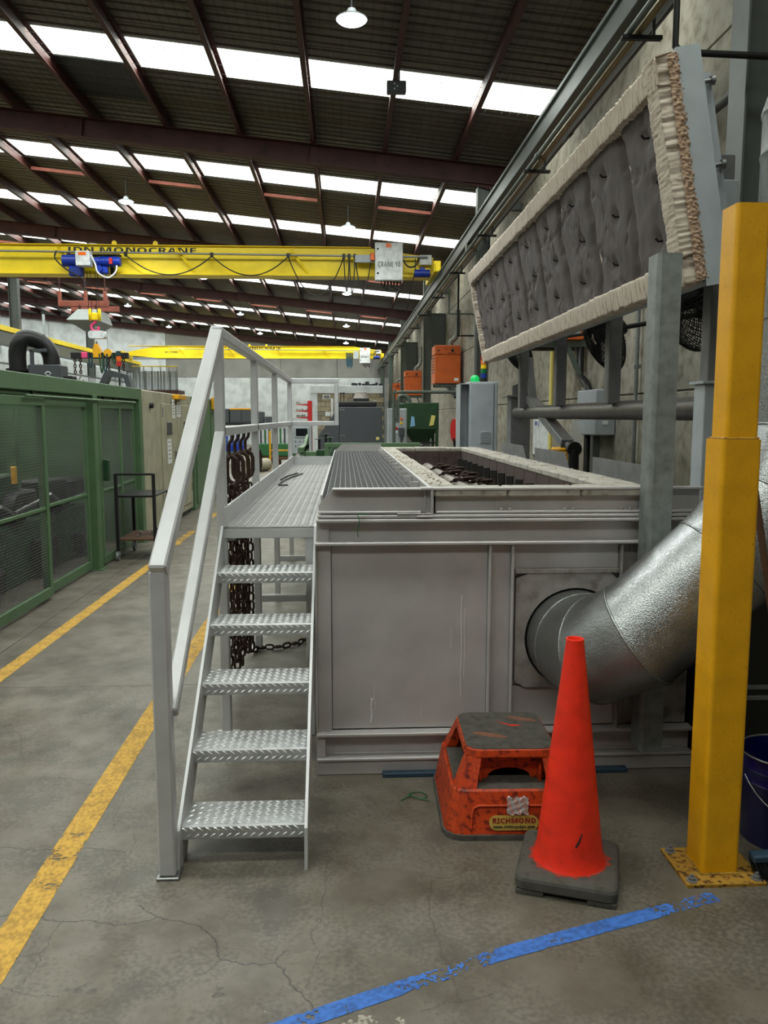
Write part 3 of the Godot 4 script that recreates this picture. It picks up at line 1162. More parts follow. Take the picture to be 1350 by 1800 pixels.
func hanging_chains() -> void:
	var link := link_mesh(0.076, 0.05, 0.008)
	var big := link_mesh(0.21, 0.125, 0.0135, 8)
	var zs := [-4.72, -4.98, -5.25, -5.5, -6.02]
	var nth := ["nearest the stair", "second from the stair", "third from the stair", "fourth from the stair", "farthest from the stair, a little apart"]
	for i in zs.size():
		var z: float = zs[i]
		var x := -0.68
		var t := thing("lifting_chain", "rusty ringed lifting chain on the platform rail, " + nth[i], "chain", V(x, 1.65, z), "rusty lifting chains on the platform rail")
		var b := MB.new()
		b.tube(smooth_path(P([-0.655, 1.61, z, -0.66, 1.57, z, x, 1.54, z, x, 1.49, z, x, 1.458, z + 0.018, x, 1.47, z + 0.036]), 3), 0.011, 6)
		part(b, "hook", M.chain, t)
		var y := 1.475
		at_mesh(big, "ring", M.chain, t, Transform3D(Basis(V(0, 1, 0), rng.randf_range(-0.55, 0.45)), V(x, y - 0.095, z + 0.01)))
		y -= 0.195
		var strands := 2 if i < 4 else 1
		for s in strands:
			var n := 26
			for k in n:
				var bunch := maxf(0.0, 1.0 - k / 7.0)
				var yy := y - 0.005 - k * (0.0585 - 0.012 * bunch)
				if yy < 0.1 + 0.03 * (i % 3):
					break
				var px := x + (s * 2 - 1) * (0.024 if strands == 2 else 0.0) + rng.randf_range(-0.004, 0.004) + bunch * rng.randf_range(-0.02, 0.02)
				at_mesh(link, "link", M.chain, t, Transform3D(Basis(V(0, 1, 0), (PI / 2 if k % 2 else 0.0) + 0.7 + rng.randf_range(-0.3, 0.3)), V(px, yy, z + (s * 2 - 1) * 0.03 + rng.randf_range(-0.005, 0.005))))
	# the slack end of a chain on the floor
	var t := thing("loose_chain", "rusty chain end lying along the floor under the platform", "chain", V(-0.5, 0, -5.6))
	var path := smooth_path(P([-0.70, 0.03, -5.55, -0.62, 0.012, -5.72, -0.5, 0.012, -5.74, -0.38, 0.012, -5.82, -0.28, 0.012, -5.95, -0.2, 0.012, -5.98, -0.17, 0.012, -5.9]), 8)
	var d := 0.0
	var k := 0
	for i in path.size() - 1:
		d += path[i].distance_to(path[i + 1])
		if d > 0.058:
			d = 0.0
			k += 1
			var dir := (path[i + 1] - path[i]).normalized()
			var side := dir.cross(Vector3.UP).normalized()
			var bas := Basis(side, dir, side.cross(dir)) if k % 2 else Basis(side.cross(dir) * -1.0, dir, side)
			at_mesh(link, "link", M.chain, t, Transform3D(bas.orthonormalized(), path[i] + V(0, 0.008, 0)))

# ---------------------------------------------------------------- the furnace
const FZ := -3.646   # foremost face of its front

func weld(b: MB, a: Vector3, c: Vector3, r := 0.006) -> void:
	var n := int(a.distance_to(c) / 0.012) + 1
	var pts := PackedVector3Array()
	var rad := PackedFloat32Array()
	for i in n + 1:
		pts.append(a.lerp(c, float(i) / n))
		rad.append(r * rng.randf_range(0.7, 1.25))
	b.tube(pts, r, 5, true, false, rad)

func build_furnace() -> void:
	var t := thing("furnace", "long open-topped grey steel furnace tank with riveted channel frame and brick lined pit", "furnace", V(0.75, 0, -6.2))
	var b := MB.new()
	var back := FZ - 0.055
	# shell
	b.span(V(-0.10, 0.08, back), V(1.66, 1.25, back - 0.02), 0.002)
	b.span(V(-0.10, 0.08, -9.0), V(1.66, 1.25, -9.02), 0.002)
	b.span(V(-0.10, 0.08, back), V(-0.08, 1.25, -9.0), 0.002)
	b.span(V(1.64, 0.08, back), V(1.66, 1.25, -9.0), 0.002)
	part(b, "shell", M.tank, t)
	# flat front panels
	b = MB.new()
	b.span(V(-0.067, 0.212, FZ - 0.05), V(0.672, 1.104, FZ - 0.035), 0.003)
	part(b, "front_panel", M.tank, t)
	b = MB.new()
	b.span(V(0.79, 0.212, FZ - 0.05), V(1.30, 0.41, FZ - 0.04), 0.003)
	part(b, "front_panel", M.tank, t)
	b = MB.new()
	b.span(V(0.79, 0.985, FZ - 0.05), V(1.30, 1.104, FZ - 0.04), 0.003)
	part(b, "front_panel", M.tank, t)
	b = MB.new()
	b.span(V(1.35, 0.212, FZ - 0.05), V(1.66, 1.104, FZ - 0.04), 0.003)
	part(b, "front_panel", M.tank_dirty, t)
	for q in [[0.55, 0.36, 0.86, 0.004], [0.565, 0.45, 0.8, 0.003], [0.50, 0.6, 0.7, 0.002], [0.12, 0.24, 0.36, 0.01], [0.135, 0.3, 0.44, 0.003], [0.36, 0.26, 0.34, 0.002]]: # runs of spilt paint
		b = MB.new()
		var run := PackedVector3Array()
		var rr := PackedFloat32Array()
		for k in 12:
			run.append(V(q[0] + 0.002 * sin(k * 0.9 + q[0] * 40.0), lerpf(q[1], q[2], k / 11.0), FZ - 0.0352))
			rr.append(0.75 * q[3] * (0.5 + 0.6 * absf(sin(k * 1.3))))
		b.tube(run, q[3], 5, true, false, rr)
		part(b, "paint_run", M.paint_run, t)
	# upright channels
	b = MB.new()
	b.span(V(-0.135, 0.205, FZ - 0.03), V(-0.069, 1.12, FZ - 0.022), 0.002)
	b.span(V(-0.142, 0.205, FZ - 0.06), V(-0.135, 1.12, FZ), 0.002)
	part(b, "corner_channel", M.tank, t)
	b = MB.new()
	b.span(V(0.672, 0.212, FZ - 0.045), V(0.684, 1.12, FZ - 0.002), 0.003)
	b.span(V(0.684, 0.212, FZ - 0.045), V(0.78, 1.12, FZ - 0.037), 0.002)
	b.span(V(0.78, 0.212, FZ - 0.045), V(0.792, 1.12, FZ - 0.002), 0.003)
	part(b, "stiffener_channel", M.tank, t)
	b = MB.new()
	b.span(V(1.30, 0.205, FZ - 0.05), V(1.312, 1.12, FZ - 0.002), 0.003)
	b.span(V(1.312, 0.205, FZ - 0.05), V(1.35, 1.12, FZ - 0.04), 0.002)
	part(b, "stiffener_channel", M.tank_dirty, t)
	# cross channels, from the top
	b = MB.new()
	b.span(V(0.42, 1.262, FZ - 0.045), V(1.68, 1.37, FZ - 0.037), 0.002)
	b.span(V(0.405, 1.363, FZ - 0.05), V(1.68, 1.376, FZ), 0.003)
	b.span(V(0.42, 1.254, FZ - 0.05), V(1.68, 1.266, FZ - 0.004), 0.003)
	part(b, "rim_channel", M.tank, t)
	b = MB.new()
	b.prism(PackedVector2Array([Vector2(-0.125, 1.258), Vector2(0.398, 1.258), Vector2(0.398, 1.37), Vector2(-0.06, 1.37), Vector2(-0.125, 1.292)]), FZ - 0.045, FZ - 0.036)
	b.span(V(-0.06, 1.364, FZ - 0.05), V(0.4, 1.374, FZ + 0.004), 0.003)
	b.span(V(-0.125, 1.258, FZ - 0.05), V(0.35, 1.268, FZ + 0.004), 0.003)
	part(b, "deck_channel", M.tank, t)
	b = MB.new()
	b.span(V(0.396, 1.24, FZ - 0.06), V(0.408, 1.376, FZ + 0.008), 0.003)
	b.span(V(0.35, 1.366, FZ - 0.05), V(0.408, 1.378, FZ + 0.01), 0.003)
	b.span(V(0.33, 1.238, FZ - 0.05), V(0.408, 1.248, FZ + 0.012), 0.003)
	part(b, "end_plate", M.tank, t)
	b = MB.new()
	b.span(V(-0.135, 1.216, FZ - 0.055), V(1.68, 1.232, FZ + 0.012), 0.004)
	b.span(V(-0.128, 1.235, FZ - 0.055), V(1.68, 1.251, FZ + 0.004), 0.004)
	b.span(V(-0.10, 1.12, FZ - 0.05), V(1.68, 1.218, FZ - 0.04), 0.002)
	b.span(V(-0.138, 1.108, FZ - 0.055), V(1.68, 1.124, FZ + 0.012), 0.004)
	b.span(V(-0.135, 1.12, FZ - 0.05), V(-0.075, 1.218, FZ - 0.03), 0.003)
	part(b, "top_channel", M.tank, t)
	b = MB.new()
	b.span(V(-0.142, 0.19, FZ - 0.055), V(1.68, 0.206, FZ + 0.016), 0.003)
	b.span(V(-0.14, 0.085, FZ - 0.05), V(1.68, 0.19, FZ - 0.04), 0.002)
	b.span(V(-0.142, 0.072, FZ - 0.055), V(1.68, 0.086, FZ + 0.02), 0.003)
	b.span(V(-0.142, 0.0, FZ - 0.055), V(1.68, 0.074, FZ + 0.008), 0.004)
	b.span(V(-0.142, 0.086, FZ - 0.05), V(-0.10, 0.19, FZ - 0.0), 0.003)
	part(b, "base_channel", M.tank, t)
	b = MB.new()
	weld(b, V(-0.06, 0.09, FZ - 0.036), V(1.6, 0.09, FZ - 0.036))
	weld(b, V(0.40, 1.25, FZ + 0.006), V(0.40, 1.36, FZ + 0.006), 0.004)
	weld(b, V(0.24, 1.256, FZ + 0.004), V(0.4, 1.256, FZ + 0.004), 0.004)
	weld(b, V(0.372, 1.275, FZ - 0.034), V(0.372, 1.355, FZ - 0.034), 0.006)
	stuff(b, "weld_bead", M.tank, t)
	for x in [0.73, 0.77, 1.03, 1.07, 1.3, 1.34]:
		b = MB.new()
		b.lathe([Vector2(0.011, 0.0), Vector2(0.009, 0.010), Vector2(0, 0.012)], V(x, 1.267, FZ - 0.02), 6)
		b.lathe([Vector2(0.005, -0.02), Vector2(0.005, 0.0), Vector2(0, 0.0)], V(x, 1.363, FZ - 0.018), 6)
		part(b, "bolt", M.tank_dirty, t)
	# duct mounting plate with its round opening
	b = MB.new()
	var cx := 1.095
	var cy := 0.65
	var seg := 40
	var hole := PackedVector2Array()
	for i in seg:
		var a := TAU * i / seg
		hole.append(Vector2(cx + cos(a) * 0.243, cy + sin(a) * 0.243))
	for i in seg: # plate as a ring of quads from the hole out to the square edge
		var p := hole[i]
		var q := hole[(i + 1) % seg]
		var sq := func(v: Vector2) -> Vector2:
			var d := v - Vector2(cx, cy)
			var hw := 0.205 if d.x > 0 else 0.29
			var k := minf(hw / maxf(absf(d.x), 1e-6), 0.315 / maxf(absf(d.y), 1e-6) if d.y > 0 else 0.24 / maxf(absf(d.y), 1e-6))
			return Vector2(cx, cy) + d * maxf(k, 1.0)
		var po: Vector2 = sq.call(p)
		var qo: Vector2 = sq.call(q)
		var zf := FZ - 0.022
		b.quad(V(p.x, p.y, zf), V(po.x, po.y, zf), V(qo.x, qo.y, zf), V(q.x, q.y, zf))
		b.quad(V(p.x, p.y, zf), V(q.x, q.y, zf), V(q.x, q.y, zf - 0.02), V(p.x, p.y, zf - 0.02))
		b.quad(V(qo.x, qo.y, zf), V(po.x, po.y, zf), V(po.x, po.y, zf - 0.02), V(qo.x, qo.y, zf - 0.02))
	b.span(V(0.80, 0.965, FZ - 0.045), V(1.30, 0.987, FZ - 0.018), 0.002)
	part(b, "duct_plate", M.tank_dirty, t)
	b = MB.new()
	b.lathe([Vector2(0.2435, 0.0), Vector2(0.2435, -0.025)], V(cx, cy, FZ - 0.02), 40, Basis(V(1, 0, 0), V(0, 0, 1), V(0, -1, 0)))
	b.lathe([Vector2(0.0, 0.0), Vector2(0.24, 0.0)], V(cx, cy, FZ - 0.04), 40, Basis(V(1, 0, 0), V(0, 0, -1), V(0, 1, 0)))
	part(b, "duct_opening", M.black, t)
	for x in [0.815, 1.0, 1.045, 1.09, 1.275]:
		b = MB.new()
		b.lathe([Vector2(0.009, 0.0), Vector2(0.009, 0.007), Vector2(0, 0.007)], V(x, 0.976, FZ - 0.018), 6, Basis(V(1, 0, 0), V(0, 0, 1), V(0, -1, 0)))
		part(b, "bolt", M.tank_dirty, t)
	# timber-coloured skids of blue steel under the base
	b = MB.new()
	b.span(V(0.17, 0.0, FZ + 0.01), V(1.35, 0.022, FZ + 0.05), 0.003)
	part(b, "skid_strip", M.steel_blue, t)
	# rim of hard ceramic blocks round the pit
	b = MB.new()
	b.span(V(0.40, 1.30, -3.66), V(1.46, 1.352, -8.9), 0.002)
	for q in [[0.41, 0.54, -3.86, -8.6], [1.25, 1.45, -3.86, -8.6]]:
		pass
	var y0 := 1.33
	var ytop := 1.372
	var r := RandomNumberGenerator.new()
	r.seed = 5
	for i in 12:
		var z0 := -3.86 - i * 0.395
		for side in 2:
			b = MB.new()
			var xa := 0.412 if side == 0 else 1.258
			var xb := 0.535 if side == 0 else 1.45
			var tip := r.randf_range(-0.004, 0.003)
			b.span(V(xa, y0, z0 - 0.004), V(xb, ytop + tip, z0 - 0.391), 0.008)
			part(b, "rim_block", M.fibre_rim, t)
	for i in 3:
		for end in 2:
			b = MB.new()
			var x0 := 0.412 + i * 0.346
			var za := -3.652 if end == 0 else -8.605
			var zb := -3.855 if end == 0 else -8.81
			b.span(V(x0, y0, za), V(x0 + 0.342, ytop + r.randf_range(-0.003, 0.002), zb), 0.008)
			part(b, "rim_block", M.fibre_rim, t)
	# lining of the pit
	for i in 14:
		var z0 := -3.84 - i * 0.341
		for side in 2:
			b = MB.new()
			var x := 0.48 if side == 0 else 1.262
			b.span(V(x, 0.42, z0 - 0.003), V(x + 0.055, 1.335, z0 - 0.338), 0.006)
			part(b, "lining_block", M.liner, t)
	for i in 3:
		for end in 2:
			b = MB.new()
			var x0 := 0.535 + i * 0.243
			var z := -3.84 if end == 0 else -8.6
			b.span(V(x0 + 0.002, 0.42, z), V(x0 + 0.24, 1.335, z - 0.05), 0.006)
			part(b, "lining_block", M.liner, t)
	b = MB.new()
	b.span(V(0.5, 0.38, -3.84), V(1.3, 0.42, -8.62))
	part(b, "pit_floor", M.dark_plate, t)
	b = MB.new()
	b.span(V(0.392, 1.24, -3.69), V(0.41, 1.372, -8.86), 0.003)
	part(b, "rim_beam", M.tank, t)
	b = MB.new()
	b.span(V(1.452, 1.24, -3.69), V(1.47, 1.366, -8.86), 0.003)
	part(b, "rim_beam", M.tank, t)
	for i in 11:
		b = MB.new()
		b.span(V(0.345, 1.2, -4.2 - i * 0.42), V(0.392, 1.36, -4.21 - i * 0.42), 0.002)
		part(b, "gusset", M.tank, t)
	b = MB.new() # crumbs of ceramic along the rim
	for i in 160:
		var s := r.randf_range(0.004, 0.014)
		var x := r.randf_range(0.40, 0.5) if r.randf() < 0.7 else r.randf_range(1.28, 1.46)
		b.box(V(x, ytop + s * 0.35, r.randf_range(-3.7, -8.7)), V(s, s * 0.7, s * r.randf_range(0.7, 1.6)), s * 0.25)
	stuff(b, "ceramic_crumbs", M.fibre, t)
	# right side: ledge and sloping cheek plates
	b = MB.new()
	b.span(V(1.47, 1.25, -3.69), V(1.7, 1.265, -8.9), 0.002)
	part(b, "ledge", M.tank, t)
	for z in [-4.6, -6.2, -7.6]:
		b = MB.new()
		b.prism_x(PackedVector2Array([Vector2(z + 0.55, 1.262), Vector2(z - 0.55, 1.262), Vector2(z - 0.55, 1.44), Vector2(z + 0.35, 1.44)]), 1.62, 1.632)
		part(b, "cheek_plate", M.frame_grey, t)
	# grating walkway on the left shoulder
	b = MB.new()
	var gy := 1.325
	for i in 16:
		b.span(V(-0.09 + i * 0.03, gy - 0.02, -3.72), V(-0.0865 + i * 0.03, gy, -8.85))
	var zz := -3.73
	while zz > -8.85:
		b.span(V(-0.092, gy - 0.012, zz), V(0.365, gy + 0.0005, zz - 0.006))
		zz -= 0.034
	stuff(b, "grating", M.frame_grey, t)
	b = MB.new()
	b.span(V(-0.115, 1.2, -3.70), V(-0.105, 1.34, -8.9), 0.002)
	part(b, "grating_edge", M.silver, t)
	b = MB.new()
	b.prism(PackedVector2Array([Vector2(-0.11, 1.25), Vector2(0.4, 1.25), Vector2(0.4, 1.4), Vector2(-0.03, 1.4), Vector2(-0.11, 1.33)]), -8.9, -8.91)
	part(b, "end_plate", M.tank, t)
	b = MB.new()
	b.span(V(-0.09, 1.19, -3.7), V(0.39, 1.2, -8.9))
	part(b, "tray", M.charcoal, t)
	# upright plates standing in the pit
	for i in 11:
		b = MB.new()
		var z := -5.0 - i * 0.308
		b.span(V(1.145, 0.42, z), V(1.20, 1.283, z - 0.012), 0.003)
		b.span(V(1.19, 0.42, z), V(1.20, 1.283, z - 0.05), 0.003)
		part(b, "divider_plate", M.dark_plate, t)
	# galvanised post on the front right corner
	var gp := thing("guide_post", "tall dull galvanised steel post standing against the furnace front beside the duct", "post", V(1.42, 0.14, -3.58))
	b = MB.new()
	b.prism_y(PackedVector2Array([Vector2(1.372, -3.634), Vector2(1.372, -3.534), Vector2(1.378, -3.522), Vector2(1.388, -3.516), Vector2(1.478, -3.516), Vector2(1.478, -3.522), Vector2(1.392, -3.523), Vector2(1.382, -3.528), Vector2(1.379, -3.536), Vector2(1.379, -3.634)]), 0.14, 2.412)
	b.span(V(1.379, 0.14, -3.63), V(1.478, 2.405, -3.626))
	part(b, "angle_section", M.galv_dull, gp)
	for y in [0.3, 1.16]:
		b = MB.new()
		b.span(V(1.385, y - 0.03, -3.625), V(1.47, y + 0.03, -3.52), 0.003)
		part(b, "fixing_bracket", M.galv_dull, gp)
	# pipes lying in the pit with chains over them
	var pl := ["thick pale steel pipe lying across the pit, chain wrapped", "thinner pale pipe beside the thick one in the pit"]
	for i in 2:
		b = MB.new()
		var a := V(0.71 + 0.12 * i, 1.265, -6.9 + 0.75 * i)
		var c := V(0.725 + 0.125 * i, 1.26, -4.1)
		b.tube(PackedVector3Array([a, c]), 0.038 - 0.006 * i, 16)
		var pt := thing("steel_pipe", pl[i], "pipe", V(0.8, 1.1, -5.5), "pipes lying in the furnace pit")
		part(b, "tube", M.pipe_end, pt)
		b = MB.new()
		b.lathe([Vector2(0.040 - 0.006 * i, -0.03), Vector2(0.043 - 0.006 * i, -0.03), Vector2(0.043 - 0.006 * i, 0.03), Vector2(0.040 - 0.006 * i, 0.03)], a.lerp(c, 0.03), 16, Basis(Quaternion(Vector3.UP, (a - c).normalized())))
		part(b, "end_collar", M.pipe_end, pt)
	var ln := link_mesh(0.075, 0.05, 0.0075)
	var cl := ["chain wrapped round the far end of the pit pipes", "chain wrapped round the middle of the pit pipes", "chain over the near end of the pit pipes"]
	for i in 3:
		var z := -6.1 + i * 0.6
		var ct := thing("sling_chain", "dark rusty " + cl[i], "chain", V(0.8, 1.2, z), "chains wrapped on the pit pipes")
		for k in 13:
			var a := PI * (k / 12.0) * 1.1 - 0.15
			var p := V(0.64 + 0.30 * k / 12.0, 1.315 - 0.13 * pow(absf(k / 6.0 - 1.0), 4.0) - 0.01 * sin(k * 1.1), z + 0.22 * (k / 12.0 - 0.5) + 0.03 * sin(k * 1.7))
			at_mesh(ln, "link", M.chain, ct, Transform3D(Basis(V(0, 0, 1), PI / 2) * Basis(V(0, 1, 0), PI / 2 * (k % 2) + 0.3), p))

# ---------------------------------------------------------------- the swung-up cover and its pivot
func build_cover() -> void:
	var B := V(1.545, 2.29, 0)
	var top := V(1.362, 3.268, 0)
	var u := (top - B)
	var hgt := u.length()
	u = u.normalized()
	var nrm := V(-u.y, u.x, 0)          # towards the pit side
	var z0 := -3.62
	var z1 := -8.95
	var lng := z0 - z1
	var t := thing("insulated_cover", "long swung-up furnace cover with grey quilted blanket and ragged white fibre rim", "cover", V(1.6, 2.25, -6.3))
	var at := func(s: float, w: float, d: float) -> Vector3: # s along the hall from the near end, w up the face, d out of the face
		return B + u * w + nrm * d + V(0, 0, z0 - s)
	var ns := FastNoiseLite.new()
	ns.seed = 12
	ns.frequency = 1.0
	ns.fractal_octaves = 4
	# quilted blanket
	var b := MB.new()
	var g := []
	var band := 0.135
	var ni := 300
	var nj := 44
	for i in ni + 1:
		var s := band - 0.02 + (lng - 2 * band + 0.04) * i / ni
		var row := PackedVector3Array()
		for j in nj + 1:
			var w := band - 0.02 + (hgt - 2 * band + 0.04) * j / nj
			var ph := (s + 0.075 * ns.get_noise_2d(w * 2.2, s * 0.8)) / 0.62
			var off := absf(ph - roundf(ph)) * 0.62
			var d := -0.062 + 0.026 * (1.0 - exp(-off * off / 0.0011)) + 0.008 * sin(PI * (ph - floorf(ph)))
			for pj in 3:
				var pw := band + (hgt - 2 * band) * (pj + 0.5) / 3.0
				var ps := (roundf(ph - 0.5 + 0.16 * (pj % 2)) + 0.5 - 0.16 * (pj % 2)) * 0.62
				var dd := Vector2(s - ps, w - pw).length()
				d -= 0.024 * exp(-dd * dd / 0.0022)
			d += 0.010 * ns.get_noise_2d(s * 1.6, w * 2.5) + 0.003 * ns.get_noise_2d(s * 9.0, w * 9.0) - 0.012 * exp(-pow(ns.get_noise_2d(s * 0.9 - w * 1.3, w * 1.1 + s * 0.6 + 50.0), 2.0) / 0.0006)
			row.append(at.call(s, w, d))
		g.append(row)
	g.reverse()
	b.sheet(g)
	part(b, "quilted_blanket", M.quilt, t)
	# pins that hold it
	for i in 9:
		for pj in 3:
			var s := (i + 0.5 - 0.16 * (pj % 2)) * 0.62
			if s < band + 0.05 or s > lng - band - 0.05:
				continue
			var w := band + (hgt - 2 * band) * (pj + 0.5) / 3.0
			b = MB.new()
			b.tube(PackedVector3Array([at.call(s, w, -0.09), at.call(s, w, -0.03), at.call(s, w + 0.018, -0.018)]), 0.006, 5)
			b.lathe([Vector2(0.016, 0.0), Vector2(0.014, 0.006), Vector2(0.0, 0.007)], at.call(s, w, -0.062), 8, Basis(Quaternion(Vector3.UP, nrm)))
			part(b, "pin", M.black_steel, t)
	# fibre rim: four bands of torn ceramic fibre
	fibre_band(t, at, ns, 0.0, lng, 0.0, band, true, 1)
	fibre_band(t, at, ns, 0.0, lng, hgt - band, hgt, true, 2)
	fibre_band(t, at, ns, 0.0, hgt, 0.0, band + 0.02, false, 3)
	fibre_band(t, at, ns, 0.0, hgt, lng - band * 0.6, lng, false, 4)
	# fibre core behind, with a scorched seam against the steel
	b = MB.new()
	slab(b, at, 0.012, lng - 0.012, 0.012, hgt - 0.012, -0.085, -0.062)
	part(b, "fibre_core", M.fibre, t)
	var seamed := MB.new()
	var gs := []
	for i in 240:
		var w := 0.01 + (hgt - 0.02) * i / 239.0
		var row := PackedVector3Array()
		for j in 7:
			var d := -0.045 - 0.055 * j / 6.0
			row.append(at.call(-0.012 * sin(PI * j / 6.0) - 0.022 * absf(ns.get_noise_2d(w * 26.0, j * 1.3)) - 0.002, w, d))
		gs.append(row)
	gs.reverse()
	seamed.sheet(gs)
	part(seamed, "scorched_seam", M.rust_edge, t)
	# steel pan
	b = MB.new()
	slab(b, at, 0.0, lng, 0.0, hgt, -0.195, -0.09)
	part(b, "steel_pan", M.pale_grey, t)
	b = MB.new()
	slab(b, at, -0.012, 0.0, -0.02, hgt + 0.012, -0.195, -0.085)
	part(b, "end_plate", M.pale_grey, t)
	b = MB.new()
	slab(b, at, 0.06, lng - 0.06, 0.03, hgt - 0.09, -0.262, -0.195)
	part(b, "back_frame", M.pale_grey, t)
	for w in [0.12, 0.5, 0.86]:
		b = MB.new()
		var c: Vector3 = at.call(0.035, w, -0.225)
		b.xf = Transform3D(Basis(), Vector3.ZERO)
		b.lathe([Vector2(0.0, -0.03), Vector2(0.011, -0.03), Vector2(0.011, 0.02), Vector2(0.021, 0.02), Vector2(0.021, 0.036), Vector2(0.0, 0.036)], c, 6, Basis(Quaternion(Vector3.UP, -nrm)))
		part(b, "bolt", M.bare, t)
	# pivot pipe and arms
	b = MB.new()
	b.tube(PackedVector3Array([V(1.9, 1.745, -3.75), V(1.9, 1.745, -8.75)]), 0.065, 24)
	part(b, "pivot_pipe", M.dark_pipe, t)
	for z in [-3.95, -5.45, -6.8, -8.2]:
		b = MB.new()
		b.span(V(1.79, 1.79, z - 0.045), V(1.88, 2.95, z + 0.045), 0.006)
		b.bar(V(1.84, 2.85, z), V(1.64, 2.8, z), 0.07, 0.07, Vector3.UP, 0.005)
		b.bar(V(1.84, 2.4, z), V(1.76, 2.4, z), 0.07, 0.07, Vector3.UP, 0.005)
		part(b, "arm", M.frame_grey, t)
		if z > -4.5:
			b = MB.new()
			b.span(V(1.775, 2.66, z - 0.07), V(1.895, 2.83, z + 0.06), 0.005)
			part(b, "arm_cap", M.pale_grey, t)
	b = MB.new()
	b.bar(V(1.9, 2.3, -8.28), V(1.91, 1.87, -8.1), 0.06, 0.08, Vector3.RIGHT, 0.005)
	b.bar(V(1.91, 1.89, -8.2), V(1.92, 1.47, -6.82), 0.075, 0.11, Vector3.RIGHT, 0.005)
	part(b, "brace", M.frame_grey, t)
	# bearing stands and the ram
	b = MB.new()
	b.span(V(1.76, 1.26, -3.98), V(1.88, 1.86, -3.86), 0.004)
	b.span(V(1.74, 1.86, -4.0), V(2.02, 1.875, -3.84), 0.003)
	single(b, "bearing_stand", M.pale_grey, V(1.8, 1.26, -3.92), "pale grey box stand holding the near end of the pivot pipe behind the yellow post", "stand", "bearing stands")
	var st := thing("bearing_stand", "grey stand with bolted ears holding the far end of the pivot pipe", "stand", V(1.93, 0, -8.95), "bearing stands")
	b = MB.new()
	b.span(V(1.84, 0.0, -9.03), V(2.06, 1.92, -8.82), 0.004)
	part(b, "upright", M.frame_grey, st)
	b = MB.new()
	b.span(V(1.79, 1.92, -9.08), V(2.1, 1.94, -8.78), 0.003)
	b.prism(PackedVector2Array([Vector2(1.86, 1.94), Vector2(2.08, 1.94), Vector2(2.08, 2.06), Vector2(2.03, 2.12), Vector2(1.86, 2.04)]), -8.87, -8.85)
	part(b, "ear_plate", M.frame_grey, st)
	b = MB.new()
	b.lathe([Vector2(0.0, 0.03), Vector2(0.03, 0.03), Vector2(0.035, 0.0)], V(2.02, 2.03, -8.85), 12, Basis(V(1, 0, 0), V(0, 0, 1), V(0, -1, 0)))
	part(b, "pin", M.dark_pipe, st)
	var rm := thing("hydraulic_ram", "black jointed ram linking the cover brace to the furnace side", "ram", V(1.95, 0.0, -6.72))
	b = MB.new()
	b.rod(V(1.92, 1.50, -6.95), V(1.93, 1.43, -6.72), 0.03, 12)
	part(b, "clevis", M.frame_grey, rm)
	b = MB.new()
	b.rod(V(1.95, 1.43, -6.72), V(1.95, 0.8, -6.72), 0.045, 14)
	part(b, "cylinder", M.black_steel, rm)
	b = MB.new()
	b.lathe([Vector2(0.0, -0.03), Vector2(0.062, -0.03), Vector2(0.062, 0.03), Vector2(0.0, 0.03)], V(1.95, 1.43, -6.72), 14, Basis(V(1, 0, 0), V(0, 0, 1), V(0, -1, 0)))
	part(b, "eye", M.black_steel, rm)
	b = MB.new()
	b.rod(V(1.95, 0.8, -6.72), V(1.95, 0.0, -6.72), 0.03, 10)
	part(b, "foot_rod", M.black_steel, rm)

func slab(b: MB, at: Callable, s0: float, s1: float, w0: float, w1: float, d0: float, d1: float) -> void:
	var p := []
	for s in [s0, s1]:
		for w in [w0, w1]:
			for d in [d0, d1]:
				p.append(at.call(s, w, d))
	var c := Vector3.ZERO
	for q in p:
		c += q / 8.0
	for f in [[0, 1, 3, 2], [4, 5, 7, 6], [0, 1, 5, 4], [2, 3, 7, 6], [0, 2, 6, 4], [1, 3, 7, 5]]:
		var m: Vector3 = (p[f[0]] + p[f[1]] + p[f[2]] + p[f[3]]) / 4.0
		b.out_quad(p[f[0]], p[f[1]], p[f[2]], p[f[3]], m - c)

# a band of torn fibre: lengthwise (along = true, s runs along the hall, w between a and c) or upright at the ends
func fibre_band(t: Node3D, at: Callable, ns: FastNoiseLite, from: float, to: float, a: float, c: float, along: bool, sd: int) -> void:
	var n := int((to - from) / 0.007)
	var m := 14
	var g := []
	var k := sd * 37.0
	for i in n + 1:
		var l := from + (to - from) * i / n
		# folds of the fibre: each a few centimetres wide, torn to its own length
		var fold := l / 0.075 + 0.9 * ns.get_noise_1d(l * 2.0 + k)
		var id := floorf(fold)
		var fr := fold - id
		var tear0 := 0.009 * ns.get_noise_2d(id * 7.3 + k, 1.0) + 0.010 * ns.get_noise_1d(l * 45.0 + k)
		var tear1 := 0.009 * ns.get_noise_2d(id * 5.1 + k, 9.0) + 0.010 * ns.get_noise_1d(l * 49.0 - k)
		var groove := 0.0035 * pow(absf(fr - 0.5) * 2.0, 14.0)
		var row := PackedVector3Array()
		for j in m + 1:
			var f := float(j) / m
			var w := lerpf(a + tear0, c + tear1, f)
			var edge := pow(absf(f - 0.5) * 2.0, 12.0)
			var d := 0.004 - groove - 0.012 * edge + 0.004 * ns.get_noise_2d(l * 5.0 + k, w * 5.0) + 0.0018 * ns.get_noise_2d(id * 3.3 + k, w * 2.0) + 0.0045 * ns.get_noise_2d(l * 80.0, w * 6.0 + k)
			if j == 0 or j == m:
				d = -0.075
			row.append(at.call(l, w, d) if along else at.call(w, l, d))
		g.append(row)
	if along:
		g.reverse()
		# s runs away from the camera; reversing keeps the sheet's outside towards the pit
	var b := MB.new()
	b.sheet(g)
	part(b, "fibre_band", M.fibre if along else M.fibre_end, t)

